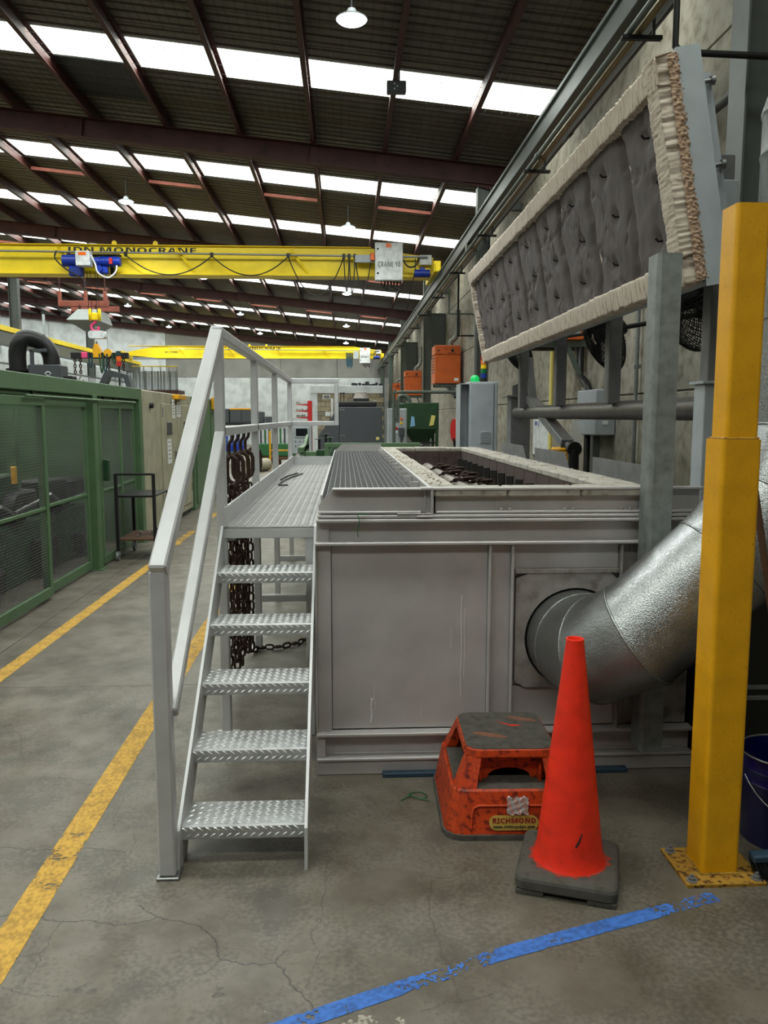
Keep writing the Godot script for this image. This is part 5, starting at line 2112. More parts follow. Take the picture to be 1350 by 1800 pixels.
# ---------------------------------------------------------------- cranes and their runways
func crane(z: float, name_at: float, board: Array, words: String, label: String, ends := true) -> Node3D:
	var t := thing("bridge_crane", label, "crane", V(-5, 4.88, z))
	var b := MB.new()
	var yb := 4.90
	var yt := 5.52
	# box girder, shallower at its ends
	b.prism(PackedVector2Array([Vector2(-11.7, yb + 0.12), Vector2(-10.2, yb), Vector2(2.05, yb), Vector2(2.05, yt - 0.2), Vector2(0.6, yt), Vector2(-10.2, yt), Vector2(-11.7, yt - 0.3)]), z - 0.17, z + 0.17)
	b.span(V(-11.7, yt, z - 0.23), V(0.62, yt + 0.018, z + 0.23), 0.004)
	b.span(V(-10.3, yb - 0.02, z - 0.24), V(2.05, yb, z + 0.24), 0.004)
	part(b, "girder", M.crane_yellow, t)
	for x in [-9.0, -6.35, -3.75, -1.2]:
		b = MB.new()
		b.prism_x(PackedVector2Array([Vector2(z + 0.17, yt - 0.04), Vector2(z + 0.19, yt - 0.04), Vector2(z + 0.36, yt - 0.11), Vector2(z + 0.36, yt - 0.16), Vector2(z + 0.17, yt - 0.16)]), x - 0.02, x + 0.02)
		b.bar(V(x + 0.02, yt - 0.1, z + 0.34), V(x + 0.38, yb + 0.05, z + 0.18), 0.05, 0.006, V(0, 0, 1))
		part(b, "track_bracket", M.crane_yellow, t)
	for x in [-5.19, -4.27]:
		b = MB.new()
		b.prism(PackedVector2Array([Vector2(x - 0.06, yt), Vector2(x + 0.06, yt), Vector2(x + 0.05, yt + 0.12), Vector2(x, yt + 0.15), Vector2(x - 0.05, yt + 0.12)]), z - 0.01, z + 0.01)
		part(b, "lifting_lug", M.crane_yellow, t)
	lettering("JDN MONOCRANE", 0.155, 2.9, V(name_at, 5.42, z + 0.172), Basis(), M.ink, t, "lettering", 1.2)
	# festoon track and cable loops
	b = MB.new()
	b.rod(V(-9.5, 5.36, z + 0.34), V(1.9, 5.30, z + 0.34), 0.022, 8)
	part(b, "festoon_track", M.bare, t)
	var stops := [-6.15, -5.2, -3.3, -2.0, -0.45, -0.3] if ends else [0.2, 0.3, 0.4]
	if ends:
		for q in [[-6.1, -5.1, 0.1], [-4.85, -2.95, 0.42], [-2.95, -1.25, 0.42], [-1.25, 0.0, 0.85], [0.0, 0.12, 0.75], [0.12, 0.25, 0.78], [0.25, 0.62, 0.72]]:
			b = MB.new()
			b.tube(sag(V(q[0], 5.28, z + 0.36), V(q[1], 5.28, z + 0.36), q[2], 14), 0.014, 6)
			part(b, "festoon_cable", M.black, t)
		for x in [-4.85, -2.95, -1.25, 0.0, 0.12, 0.25, 0.62]:
			b = MB.new()
			b.span(V(x - 0.035, 5.25, z + 0.33), V(x + 0.035, 5.35, z + 0.39), 0.006)
			part(b, "cable_trolley", M.black_steel, t)
	else:
		for k in 7:
			b = MB.new()
			var x := 0.1 + 0.05 * k
			b.tube(sag(V(x, 5.2, z + 0.36), V(x + 0.05, 5.2, z + 0.36), 0.75 + 0.05 * (k % 3), 12), 0.02, 6)
			part(b, "festoon_cable", M.teal, t)
	# control board
	b = MB.new()
	b.span(V(board[0], board[1], z + 0.30), V(board[2], board[3], z + 0.56), 0.012)
	var cb := part(b, "control_board", M.white, t)
	lettering(words, 0.115, 0.5, V((board[0] + board[2]) * 0.5, board[1] + (board[3] - board[1]) * 0.42, z + 0.563), Basis(), M.grey_ink, cb, "lettering", 0.3)
	b = MB.new()
	b.span(V(board[0] + 0.24, board[3] - 0.11, z + 0.56), V(board[0] + 0.36, board[3] - 0.02, z + 0.565))
	part(b, "warning_sticker", M.orange, cb)
	for y in [0.15, 0.68]:
		b = MB.new()
		b.lathe([Vector2(0.025, 0.0), Vector2(0.022, 0.012), Vector2(0, 0.013)], V(board[0] + 0.06, board[1] + y, z + 0.56), 10, Basis(V(1, 0, 0), V(0, 0, 1), V(0, -1, 0)))
		part(b, "lock", M.black, cb)
	b = MB.new()
	for k in 6:
		var x: float = board[0] + 0.14 + k * 0.07
		b.tube(sag(V(x, board[1], z + 0.42), V(x + 0.1, board[1], z + 0.36), 0.13 + 0.05 * (k % 3), 8), 0.014, 6)
	part(b, "board_cables", M.black, cb)
	# drive and end carriage at the concrete wall
	b = MB.new()
	b.rod(V(1.60, 4.94, z + 0.34), V(1.95, 4.94, z + 0.34), 0.085, 14)
	b.span(V(1.72, 5.0, z + 0.28), V(1.84, 5.07, z + 0.4), 0.01)
	part(b, "drive_motor", M.blue, t)
	b = MB.new()
	b.span(V(1.98, 4.87, z - 0.9), V(2.14, 5.12, z + 0.9), 0.01)
	b.span(V(2.0, 4.87, z + 0.9), V(2.12, 5.06, z + 1.0), 0.01)
	part(b, "end_carriage", M.crane_yellow, t)
	b = MB.new()
	b.span(V(-11.98, 4.87, z - 0.9), V(-11.75, 5.2, z + 0.9), 0.01)
	part(b, "end_carriage", M.crane_yellow, t)
	b = MB.new()
	b.span(V(1.72, 5.14, z + 0.2), V(2.0, 5.36, z + 0.3), 0.01)
	part(b, "junction_box", M.white, t)
	b = MB.new()
	b.tube(smooth_path(P([1.32, 5.25, z + 0.38, 1.45, 5.08, z + 0.4, 1.62, 5.1, z + 0.4, 1.7, 5.28, z + 0.36]), 4), 0.02, 6)
	b.tube(smooth_path(P([1.62, 5.26, z + 0.36, 1.6, 4.95, z + 0.4, 1.5, 4.5, z + 0.36, 1.42, 4.1, z + 0.3]), 4), 0.012, 6)
	part(b, "drive_cable", M.black, t)
	return t

func build_cranes() -> void:
	var t := crane(-18.9, -4.75, [0.7, 4.75, 1.32, 5.57], "CRANE 10", "near yellow overhead bridge crane with hanging cable loops and the board CRANE 10")
	var b := MB.new()
	b.span(V(0.25, 5.16, -18.6), V(0.72, 5.33, -18.5), 0.01)
	part(b, "inverter_box", M.pale_grey, t)
	b = MB.new()
	b.span(V(0.6, 5.2, -18.5), V(0.69, 5.36, -18.42), 0.006)
	part(b, "warning_lamp", M.orange, t)
	t = crane(-44.7, -4.9, [0.84, 4.62, 1.4, 5.44], "CRANE 7", "far yellow overhead bridge crane with the board CRANE 7", false)
	lettering("SWL 5 TONNE", 0.1, 0.7, V(-9.4, 5.2, -44.7 + 0.172), Basis(), M.ink, t, "lettering", 0.5)
	b = MB.new()
	b.span(V(0.5, 4.85, -44.3), V(0.78, 5.24, -44.15), 0.01)
	part(b, "inverter_box", M.pale_grey, t)
	# hoist on the near crane
	t = thing("electric_hoist", "blue electric rope hoist with white box under the near yellow crane girder", "hoist", V(-5.6, 4.8, -18.5))
	var z := -18.42
	b = MB.new()
	b.rod(V(-6.12, 5.12, z), V(-5.7, 5.12, z), 0.13, 18)
	b.lathe([Vector2(0, -0.03), Vector2(0.13, -0.03), Vector2(0.13, 0.03), Vector2(0, 0.03)], V(-6.15, 5.12, z), 18, Basis(V(0, 1, 0), V(-1, 0, 0), V(0, 0, 1)))
	part(b, "rope_drum", M.blue, t)
	b = MB.new()
	b.span(V(-5.83, 4.97, z + 0.05), V(-5.52, 5.29, z + 0.28), 0.015)
	var wb := part(b, "control_box", M.white, t)
	b = MB.new()
	b.span(V(-5.76, 5.19, z + 0.28), V(-5.6, 5.26, z + 0.285))
	part(b, "warning_sticker", M.orange, wb)
	b = MB.new()
	b.rod(V(-5.48, 5.1, z + 0.05), V(-4.92, 5.1, z + 0.05), 0.1, 18)
	for k in 8:
		b.lathe([Vector2(0.1, -0.006), Vector2(0.118, -0.006), Vector2(0.118, 0.006), Vector2(0.1, 0.006)], V(-5.35 + k * 0.05, 5.1, z + 0.05), 18, Basis(V(0, 1, 0), V(-1, 0, 0), V(0, 0, 1)))
	part(b, "hoist_motor", M.blue, t)
	b = MB.new()
	b.span(V(-5.14, 5.03, z + 0.148), V(-5.07, 5.16, z + 0.176), 0.003)
	part(b, "motor_sticker", M.red, t)
	b = MB.new()
	b.span(V(-6.05, 4.78, z - 0.1), V(-5.75, 5.0, z + 0.1), 0.03)
	part(b, "gear_case", M.blue, t)
	b = MB.new()
	b.span(V(-5.4, 4.83, z - 0.05), V(-5.2, 5.0, z + 0.12), 0.03)
	b.rod(V(-5.36, 4.93, z + 0.1), V(-5.36, 4.93, z + 0.2), 0.07, 14)
	part(b, "gear_case", M.blue, t)
	b = MB.new()
	b.span(V(-6.1, 5.25, z - 0.2), V(-4.95, 5.28, z + 0.0), 0.006)
	b.span(V(-5.98, 4.86, z - 0.3), V(-5.9, 5.25, z - 0.12), 0.006)
	b.span(V(-5.2, 4.86, z - 0.3), V(-5.12, 5.25, z - 0.12), 0.006)
	part(b, "trolley_frame", M.black_steel, t)
	b = MB.new()
	b.tube(smooth_path(P([-5.5, 5.2, z + 0.25, -5.4, 5.0, z + 0.3, -5.35, 4.82, z + 0.3, -5.15, 4.72, z + 0.28, -5.0, 4.85, z + 0.2, -4.98, 5.0, z + 0.15]), 4), 0.018, 6)
	part(b, "hose", M.white, t)
	b = MB.new()
	b.tube(smooth_path(P([-6.3, 5.33, z + 0.05, -6.32, 5.15, z + 0.1, -6.05, 4.9, z + 0.2, -5.75, 4.72, z + 0.1, -5.7, 4.5, z + 0.1]), 4), 0.018, 6)
	part(b, "hose", M.black, t)
	# hook block on its ropes
	t = thing("hook_block", "yellow twin-sheave hook block with pink hook hanging on four wire ropes", "hook", V(-5.55, 4.0, z))
	b = MB.new()
	for q in [[-5.68, 0.0], [-5.6, 0.05], [-5.5, 0.0], [-5.44, 0.05]]:
		b.rod(V(q[0], 4.9, z + q[1] - 0.02), V(q[0], 4.0, z + q[1] - 0.02), 0.007, 5)
	part(b, "wire_ropes", M.black_steel, t)
	for x in [-5.65, -5.44]:
		b = MB.new()
		b.lathe([Vector2(0, -0.035), Vector2(0.12, -0.03), Vector2(0.145, 0.0), Vector2(0.12, 0.03), Vector2(0, 0.035)], V(x, 3.96, z), 18, Basis(V(0.94, 0, 0.34), V(-0.34, 0, 0.94), V(0, -1, 0)) if false else Basis(V(0, 1, 0), V(-1, 0, 0.25).normalized(), V(0.25, 0, 1).normalized()).orthonormalized())
		part(b, "sheave", M.crane_yellow, t)
	b = MB.new()
	b.span(V(-5.63, 3.84, z - 0.05), V(-5.46, 4.0, z + 0.05), 0.01)
	part(b, "block", M.crane_yellow, t)
	b = MB.new()
	b.tube(smooth_path(P([-5.54, 3.86, z, -5.54, 3.8, z, -5.62, 3.74, z, -5.63, 3.66, z, -5.56, 3.6, z, -5.48, 3.64, z, -5.47, 3.7, z]), 4), 0.028, 8)
	part(b, "hook", M.pink, t)
	# chain hoist under it
	t = thing("chain_hoist", "small white chain hoist hanging from the pink crane hook", "hoist", V(-5.5, 3.4, z))
	b = MB.new()
	b.prism(rounded(0.36, 0.17, 0.06, Vector2(-5.5, 3.52)), z - 0.1, z + 0.1)
	part(b, "body", M.white, t)
	b = MB.new()
	var lk := link_mesh(0.1, 0.07, 0.014)
	for k in 4:
		at_mesh(lk, "link", M.bare, t, Transform3D(Basis(V(0, 1, 0), PI / 2 * (k % 2)), V(-5.53, 3.66 - 0.0 * k, z)) if k == 0 else Transform3D(Basis(V(0, 1, 0), PI / 2 * (k % 2)), V(-5.53, 3.41 - 0.07 * k, z)))
	# lifting beam
	t = thing("lifting_beam", "dark spreader beam hung with chains, hooks and coloured slings below the white chain hoist", "lifting beam", V(-5.45, 3.05, z))
	b = MB.new()
	b.span(V(-6.1, 3.0, z - 0.06), V(-4.84, 3.13, z + 0.06), 0.01)
	part(b, "beam", M.black_steel, t)
	b = MB.new()
	b.prism(PackedVector2Array([Vector2(-5.62, 3.02), Vector2(-5.42, 3.02), Vector2(-5.44, 3.2), Vector2(-5.5, 3.32), Vector2(-5.56, 3.32), Vector2(-5.6, 3.2)]), z - 0.075, z + 0.075)
	part(b, "yellow_bracket", M.post_yellow, t)
	b = MB.new()
	b.span(V(-5.86, 3.0, z + 0.05), V(-5.72, 3.14, z + 0.09), 0.02)
	part(b, "pink_clamp", M.pink, t)
	b = MB.new()
	b.lathe([Vector2(0, -0.07), Vector2(0.09, -0.07), Vector2(0.09, 0.07), Vector2(0, 0.07)], V(-5.28, 3.12, z), 14, Basis(V(1, 0, 0), V(0, 0, 1), V(0, -1, 0)))
	part(b, "yellow_wheel", M.post_yellow, t)
	for q in [[-6.02, 5], [-5.9, 5], [-5.28, 5], [-4.95, 4]]:
		for k in q[1]:
			at_mesh(lk, "link", M.chain, t, Transform3D(Basis(V(0, 1, 0), PI / 2 * (k % 2) + 0.4), V(q[0], 2.96 - 0.065 * k, z + 0.02)))
		b = MB.new()
		var yh: float = 2.94 - 0.065 * q[1]
		b.tube(smooth_path(P([q[0], yh, z, q[0] - 0.04, yh - 0.07, z, q[0], yh - 0.12, z, q[0] + 0.05, yh - 0.08, z]), 3), 0.014, 6)
		part(b, "hook", M.bare, t)
	for q in [[-5.66, "teal", 0.3], [-5.42, "dark_green", 0.42], [-5.34, "teal", 0.45], [-5.14, "dark_green", 0.22], [-5.05, "black", 0.2]]:
		b = MB.new()
		b.tube(sag(V(q[0] - 0.04, 3.1, z + 0.075), V(q[0] + 0.05, 3.1, z + 0.08), q[2], 12), 0.018, 6)
		part(b, "sling", M[q[1]], t)
	# signal tower seen beyond the enclosure roof
	t = thing("signal_tower", "slim signal tower with red, amber and teal lenses above the green enclosure", "signal light", V(-3.35, 2.0, -12.2))
	b = MB.new()
	b.rod(V(-3.35, 2.0, -12.2), V(-3.35, 2.45, -12.2), 0.014, 8)
	part(b, "pole", M.black, t)
	var cs := ["red", "orange", "teal"]
	for k in 3:
		b = MB.new()
		b.rod(V(-3.35, 2.45 + 0.075 * k, -12.2), V(-3.35, 2.52 + 0.075 * k, -12.2), 0.035, 14)
		part(b, "lens", M[cs[k]], t)
	# runways
	t = thing("crane_runway", "grey crane runway beam along the concrete wall carried on brackets from the columns", "crane rail", V(2.08, 4.55, -18))
	b = MB.new()
	b.span(V(2.03, 4.545, 5.9), V(2.16, 4.60, -49.4), 0.004)
	b.span(V(2.085, 4.60, 5.9), V(2.105, 4.80, -49.4), 0.0)
	b.span(V(2.06, 4.80, 5.9), V(2.13, 4.84, -49.4), 0.004)
	part(b, "beam", M.column, t)
	for z0 in FRAMES:
		b = MB.new()
		b.span(V(2.03, 4.45, z0 - 0.1), V(2.197, 4.543, z0 + 0.1), 0.005)
		part(b, "bracket", M.column, t)
	t = thing("crane_runway", "yellow topped crane runway beam along the far white side of the hall", "crane rail", V(-11.9, 4.7, -30))
	b = MB.new()
	b.span(V(-12.05, 4.68, 5.9), V(-11.78, 4.86, -47.5), 0.006)
	part(b, "beam", M.crane_yellow, t)
	b = MB.new()
	b.span(V(-12.05, 4.2, 5.9), V(-11.82, 4.66, -47.5), 0.006)
	part(b, "girder", M.column, t)
	# pipes under the wall runway
	var names := [["grey green air pipe under the crane runway", "column_green", 2.03, 4.408, 0.024], ["brass coloured gas pipe under the crane runway, beside the air pipe", "brass", 2.095, 4.405, 0.026], ["pale conduit high on the wall side of the crane runway", "pale_grey", 2.34, 4.66, 0.03], ["dark conduit highest on the wall side of the crane runway", "black_pipe", 2.44, 4.74, 0.03]]
	for q in names:
		b = MB.new()
		b.rod(V(q[2], q[3], 3.0), V(q[2], q[3], -48.5), q[4], 10)
		t = thing("pipe_run", q[0], "pipe", V(q[2], q[3], -18))
		part(b, "pipe", M[q[1]], t)
		for k in 11:
			b = MB.new()
			var zc: float = -2.7 - k * 4.5 - q[2] * 0.7
			b.lathe([Vector2(q[4], -0.05), Vector2(q[4] + 0.008, -0.05), Vector2(q[4] + 0.008, 0.05), Vector2(q[4], 0.05)], V(q[2], q[3], zc), 10, Basis(V(1, 0, 0), V(0, 0, 1), V(0, -1, 0)))
			part(b, "coupling", M[q[1]], t)
	var nth := ["first", "second", "third", "fourth", "fifth", "sixth", "seventh", "eighth", "ninth", "tenth", "eleventh", "twelfth", "thirteenth", "last"]
	for k in 14:
		b = MB.new()
		var z1 := -5.9 - k * 3.1
		b.bar(V(1.97, 4.365, z1), V(2.26, 4.365, z1), 0.045, 0.03, Vector3.UP, 0.004)
		b.rod(V(2.2, 4.36, z1), V(2.2, 4.55, z1), 0.012, 6)
		single(b, "pipe_hanger", M.black_steel, V(2.1, 4.36, z1), "short black hanger bracket under the crane runway, the %s from the near end" % nth[k], "bracket", "pipe hangers under the runway")

# ---------------------------------------------------------------- lamps in the roof
func build_lamps() -> void:
	var rows := [["in the middle of the hall, nearest the camera", 0.09, 5.55, -8.3], ["in the middle of the hall, above the near crane", 0.09, 5.62, -17.2], ["in the middle of the hall, first past the near crane", 0.09, 5.62, -26.2], ["in the middle of the hall, second past the near crane", 0.09, 5.6, -35.2], ["in the middle of the hall, over the far crane", 0.09, 5.6, -43.2],
		["towards the white side wall, above the blue hoist", -4.45, 6.08, -17.2], ["towards the white side wall, first past the near crane", -4.45, 6.08, -26.2], ["towards the white side wall, second past the near crane", -4.45, 6.08, -35.2], ["towards the white side wall, over the far crane", -4.45, 6.08, -43.2], ["farthest left under the roof, beyond the grey hood", -9.2, 6.4, -35.2], ["farthest left under the roof, at the far end", -9.2, 6.4, -43.2]]
	for q in rows:
		var c := V(q[1], q[2], q[3])
		var t := thing("high_bay_lamp", "bright high bay lamp " + q[0], "lamp", c, "high bay lamps under the roof")
		var b := MB.new()
		b.lathe([Vector2(0.15, 0.0), Vector2(0.155, 0.01), Vector2(0.12, 0.03), Vector2(0.06, 0.045), Vector2(0.04, 0.1), Vector2(0.0, 0.105)], c, 24)
		part(b, "housing", M.pale_grey, t)
		b = MB.new()
		b.lathe([Vector2(0.0, -0.045), Vector2(0.08, -0.036), Vector2(0.13, -0.014), Vector2(0.15, 0.004)], c, 24)
		part(b, "lens", M.lamp_glow, t)
		b = MB.new()
		b.rod(c + V(0, 0.1, 0), c + V(0, 0.45, 0), 0.012, 6)
		part(b, "stem", M.black, t)
		var l := SpotLight3D.new()
		l.name = "lamp_light"
		add_child(l, true)
		l.position = c + V(0, -0.07, 0)
		l.rotation = Vector3(-PI / 2, 0, 0)
		l.spot_angle = 70.0
		l.spot_angle_attenuation = 0.6
		l.light_energy = LAMP
		l.light_size = 0.13
		l.light_color = Color(0.93, 0.96, 1.0)
		l.spot_range = 60.0
		l.spot_attenuation = 2.0
		l.shadow_enabled = true

# ---------------------------------------------------------------- along the concrete wall
func heater(c: Vector3, w: float, h: float, label: String) -> void:
	# c: middle of the bottom of the front face
	var t := thing("gas_heater", label, "heater", c, "orange heaters on the concrete wall")
	var b := MB.new()
	b.span(V(c.x - w / 2, c.y, c.z), V(c.x + w / 2, c.y + h * 0.745, c.z - 0.75), 0.01)
	b.span(V(c.x - w / 2, c.y + h * 0.755, c.z), V(c.x + w / 2, c.y + h, c.z - 0.75), 0.01)
	part(b, "casing", M.heater, t)
	b = MB.new()
	for k in 7:
		b.bar(V(c.x - w / 2 - 0.004, c.y + h * 0.3 + k * 0.07, c.z - 0.08), V(c.x - w / 2 - 0.004, c.y + h * 0.3 + k * 0.07, c.z - 0.65), 0.02, 0.012)
	part(b, "louvres", M.black, t)
	for q in [[-0.36, 0.86, 0.022], [-0.3, 0.78, 0.014], [0.18, 0.86, 0.04], [-0.1, 0.9, 0.012]]:
		b = MB.new()
		b.lathe([Vector2(q[2], 0.0), Vector2(q[2], 0.01), Vector2(0.0, 0.012)], V(c.x + q[0] * w, c.y + q[1] * h, c.z), 12, Basis(V(1, 0, 0), V(0, 0, 1), V(0, -1, 0)))
		part(b, "dial", M.black, t)
	b = MB.new()
	b.span(V(c.x + 0.0, c.y + h * 0.785, c.z), V(c.x + 0.3 * w, c.y + h * 0.8, c.z + 0.004))
	part(b, "name_strip", M.black, t)
	b = MB.new()
	b.span(V(c.x + 0.25 * w, c.y + 0.06, c.z), V(c.x + 0.42 * w, c.y + 0.13, c.z + 0.004))
	part(b, "data_label", M.paper, t)
	b = MB.new()
	b.span(V(c.x - w / 2 + 0.03, c.y - 0.08, c.z - 0.05), V(WALL - 0.01, c.y - 0.01, c.z - 0.12), 0.005)
	part(b, "wall_bracket", M.column_green, t)
	b = MB.new()
	b.span(V(c.x - w / 2 + 0.03, c.y - 0.08, c.z - 0.62), V(WALL - 0.01, c.y - 0.01, c.z - 0.69), 0.005)
	part(b, "wall_bracket", M.column_green, t)
	b = MB.new()
	b.bar(V(c.x + w * 0.2, c.y - 0.05, c.z - 0.08), V(WALL - 0.03, c.y - 0.55, c.z - 0.08), 0.05, 0.05)
	part(b, "bracket_strut", M.column_green, t)
	b = MB.new()
	b.tube(smooth_path(P([c.x + w * 0.2, c.y + h, c.z - 0.4, c.x + w * 0.2, c.y + h + 0.12, c.z - 0.4, WALL - 0.16, c.y + h + 0.22, c.z - 0.4, WALL - 0.1, c.y + h + 0.4, c.z - 0.4, WALL - 0.1, c.y + h + 0.9, c.z - 0.4]), 4), 0.065, 12)
	part(b, "flue", M.galv_dull, t)

func wall_fan(c: Vector3, dir: Vector3, label: String) -> void:
	var t := thing("wall_fan", label, "fan", c, "black caged wall fans")
	var turn := Basis(Quaternion(V(0, 0, 1), dir.normalized()))
	var b := MB.new()
	b.xf = Transform3D(turn, c)
	var r := 0.31
	for s in [-1, 1]:
		for k in 60:
			var a := TAU * k / 60.0
			var pts := PackedVector3Array()
			for j in 6:
				var f := j / 5.0
				pts.append(V(cos(a + 0.25 * f) * lerpf(0.05, r, f), sin(a + 0.25 * f) * lerpf(0.05, r, f), s * 0.085 * (1.0 - pow(f, 3.0))))
			b.tube(pts, 0.0034, 4, false)
		for j in 10:
			var f := 0.14 + 0.09 * j
			var ring := PackedVector3Array()
			for k in 28:
				ring.append(V(cos(TAU * k / 28) * r * f, sin(TAU * k / 28) * r * f, s * 0.085 * (1.0 - pow(f, 3.0))))
			b.tube(ring, 0.003, 4, false, true)
	var ring := PackedVector3Array()
	for k in 36:
		ring.append(V(cos(TAU * k / 36) * r, sin(TAU * k / 36) * r, 0))
	b.tube(ring, 0.008, 6, false, true)
	stuff(b, "wire_cage", M.black, t)
	for k in 3:
		b = MB.new()
		b.xf = Transform3D(turn * Basis(V(0, 0, 1), TAU * k / 3), c)
		var g := []
		for i in 6:
			var row := PackedVector3Array()
			for j in 6:
				var rad := 0.05 + 0.21 * i / 5.0
				var an := -0.45 + 0.9 * j / 5.0
				row.append(V(cos(an) * rad, sin(an) * rad, an * 0.08))
			g.append(row)
		b.sheet(g)
		part(b, "blade", M.black_steel, t)
	b = MB.new()
	b.xf = Transform3D(turn, c)
	b.lathe([Vector2(0.0, -0.2), Vector2(0.06, -0.19), Vector2(0.075, -0.1), Vector2(0.06, -0.04), Vector2(0.05, 0.06), Vector2(0.0, 0.07)], Vector3.ZERO, 16, Basis(V(1, 0, 0), V(0, 0, 1), V(0, -1, 0)))
	part(b, "motor", M.black, t)
	b = MB.new()
	var back := c - dir.normalized() * 0.16
	b.rod(back, V(WALL - 0.02, back.y + 0.12, back.z), 0.02, 8)
	b.rod(V(WALL - 0.05, back.y + 0.12, back.z), V(WALL - 0.01, back.y + 0.12, back.z), 0.05, 10)
	part(b, "arm", M.black, t)

func wall_pipe(called: String, pts: Array, r: float, m: String, label: String, clips := true) -> void:
	var b := MB.new()
	var p := P(pts)
	b.tube(p, r, 10)
	var t := thing(called, label, "pipe", p[0])
	part(b, "pipe", M[m], t)
	if clips:
		for i in p.size() - 1:
			var n := int(p[i].distance_to(p[i + 1]) / 1.2)
			for k in n:
				b = MB.new()
				var q := p[i].lerp(p[i + 1], (k + 0.5) / n)
				var s := r * 2.0 + 0.016
				b.box(q + V(0.006, 0, 0), V(s, s, s) if false else V(s + 0.01, minf(s, 0.04), 0.03), 0.003)
				part(b, "clip", M.galv_dull, t)

func build_right_side() -> void:
	heater(V(2.555, 2.53, -19.9), 0.64, 0.93, "nearest fully visible orange gas heater on the concrete wall")
	heater(V(2.55, 2.5, -29.8), 0.62, 0.9, "second orange gas heater farther along the concrete wall, part hidden by a column")
	heater(V(2.5, 2.5, -39.5), 0.62, 0.85, "third and farthest orange gas heater on the concrete wall")
	heater(V(2.56, 2.62, -9.6), 0.62, 0.93, "orange gas heater mostly hidden behind the raised furnace cover")
	wall_fan(V(2.05, 2.39, -4.82), V(-0.85, -0.35, 0.12), "black caged wall fan just behind the galvanised post")
	wall_fan(V(2.1, 2.36, -6.5), V(-0.85, -0.35, 0.12), "black caged wall fan between two arms of the raised cover")
	wall_fan(V(1.95, 2.47, -9.1), V(-0.8, -0.45, 0.15), "black caged wall fan at the far end of the raised cover")
	# whiteboard, boxes and pipes on the wall
	var t := thing("whiteboard", "narrow white notice board with faint writing on the concrete wall behind the pivot pipe", "whiteboard", V(WALL, 1.1, -11.8))
	var b := MB.new()
	b.span(V(WALL - 0.025, 1.10, -11.3), V(WALL - 0.005, 1.72, -12.35), 0.003)
	part(b, "frame", M.bare, t)
	b = MB.new()
	b.span(V(WALL - 0.028, 1.13, -11.33), V(WALL - 0.02, 1.69, -12.32))
	part(b, "board", M.white, t)
	lettering("W.Z", 0.07, 0.3, V(WALL - 0.03, 1.6, -12.05), Basis(V(0, 1, 0), -PI / 2), M.blue, t)
	t = thing("junction_box", "grey steel junction box on the concrete wall below the pivot pipe", "box", V(2.85, 1.5, -8.95))
	b = MB.new()
	b.span(V(2.72, 1.5, -8.6), V(WALL - 0.005, 2.0, -9.3), 0.01)
	part(b, "case", M.pale_grey, t)
	b = MB.new()
	b.span(V(2.8, 1.62, -8.597), V(2.86, 1.66, -8.592))
	part(b, "label", M.paper, t)
	b = MB.new()
	b.span(V(2.75, 0.0, -8.75), V(2.83, 1.5, -8.85), 0.006)
	part(b, "support_leg", M.column, t)
	wall_pipe("gas_pipe", [2.88, 0.9, -11.1, 2.88, 4.4, -11.1], 0.03, "pale_yellow", "thin pale yellow gas pipe standing on the concrete wall")
	wall_pipe("waste_pipe", [2.86, 0.0, -9.3, 2.86, 2.0, -9.3, 2.86, 2.1, -9.42, 2.86, 2.2, -9.7, 2.86, 2.6, -9.7], 0.045, "black_pipe", "dark bent waste pipe below the hidden heater on the wall")
	wall_pipe("cable_conduit", [2.9, 0.0, -7.9, 2.9, 4.4, -7.9], 0.02, "galv_dull", "thin vertical conduit on the wall beside the grey junction box")
	wall_pipe("cable_conduit", [2.9, 0.0, -7.6, 2.9, 2.45, -7.6], 0.016, "galv_dull", "thinner vertical conduit right next to another on the wall")
	wall_pipe("wall_conduit", [2.88, 4.05, -3.0, 2.88, 4.08, -9.0], 0.035, "column", "level grey conduit on the wall behind the tall grey column")
	wall_pipe("drop_pipe", [1.76, 4.36, -4.4, 1.76, 3.65, -4.4, 1.80, 3.62, -4.4, 2.75, 3.6, -4.4], 0.018, "black", "black bent pipe dropping from the runway and crossing the column", false)
	wall_pipe("drop_pipe", [2.25, 4.5, -16.0, 2.25, 3.3, -16.0, 2.94, 3.3, -16.0], 0.022, "black", "black bent pipe dropping to the wall before the near heater", false)
	wall_pipe("drop_pipe", [2.25, 4.4, -17.4, 2.25, 3.9, -17.4, 2.75, 3.9, -17.4, 2.92, 3.8, -17.4, 2.92, 2.6, -17.4], 0.02, "column_green", "green bent pipe turning down above the near heater", false)
	wall_pipe("stand_pipe", [2.18, 0.0, -13.3, 2.18, 4.4, -13.3], 0.03, "column", "pale upright pipe beside the tall column past the cover")
	t = thing("yellow_coil", "bright yellow ribbed guard tube standing on the wall under the pivot pipe", "guard", V(2.75, 0.9, -10.1))
	b = MB.new()
	var prof := []
	for k in 17:
		prof.append(Vector2(0.10 + 0.012 * (k % 2), 0.9 + k * 0.026))
	prof.append(Vector2(0.0, 1.32))
	b.lathe(prof, V(2.75, 0, -10.1), 18)
	part(b, "ribbed_tube", M.post_yellow, t)
	b = MB.new()
	b.rod(V(2.75, 0.0, -10.1), V(2.75, 0.9, -10.1), 0.03, 8)
	part(b, "stand", M.column, t)
	b = MB.new()
	b.rod(V(2.56, 1.66, -8.74), V(2.74, 1.72, -8.8), 0.006, 5)
	b.prism(PackedVector2Array([Vector2(2.53, 1.69), Vector2(2.60, 1.56), Vector2(2.63, 1.46), Vector2(2.585, 1.37), Vector2(2.57, 1.27), Vector2(2.54, 1.38), Vector2(2.49, 1.42), Vector2(2.47, 1.5)]), -8.75, -8.745)
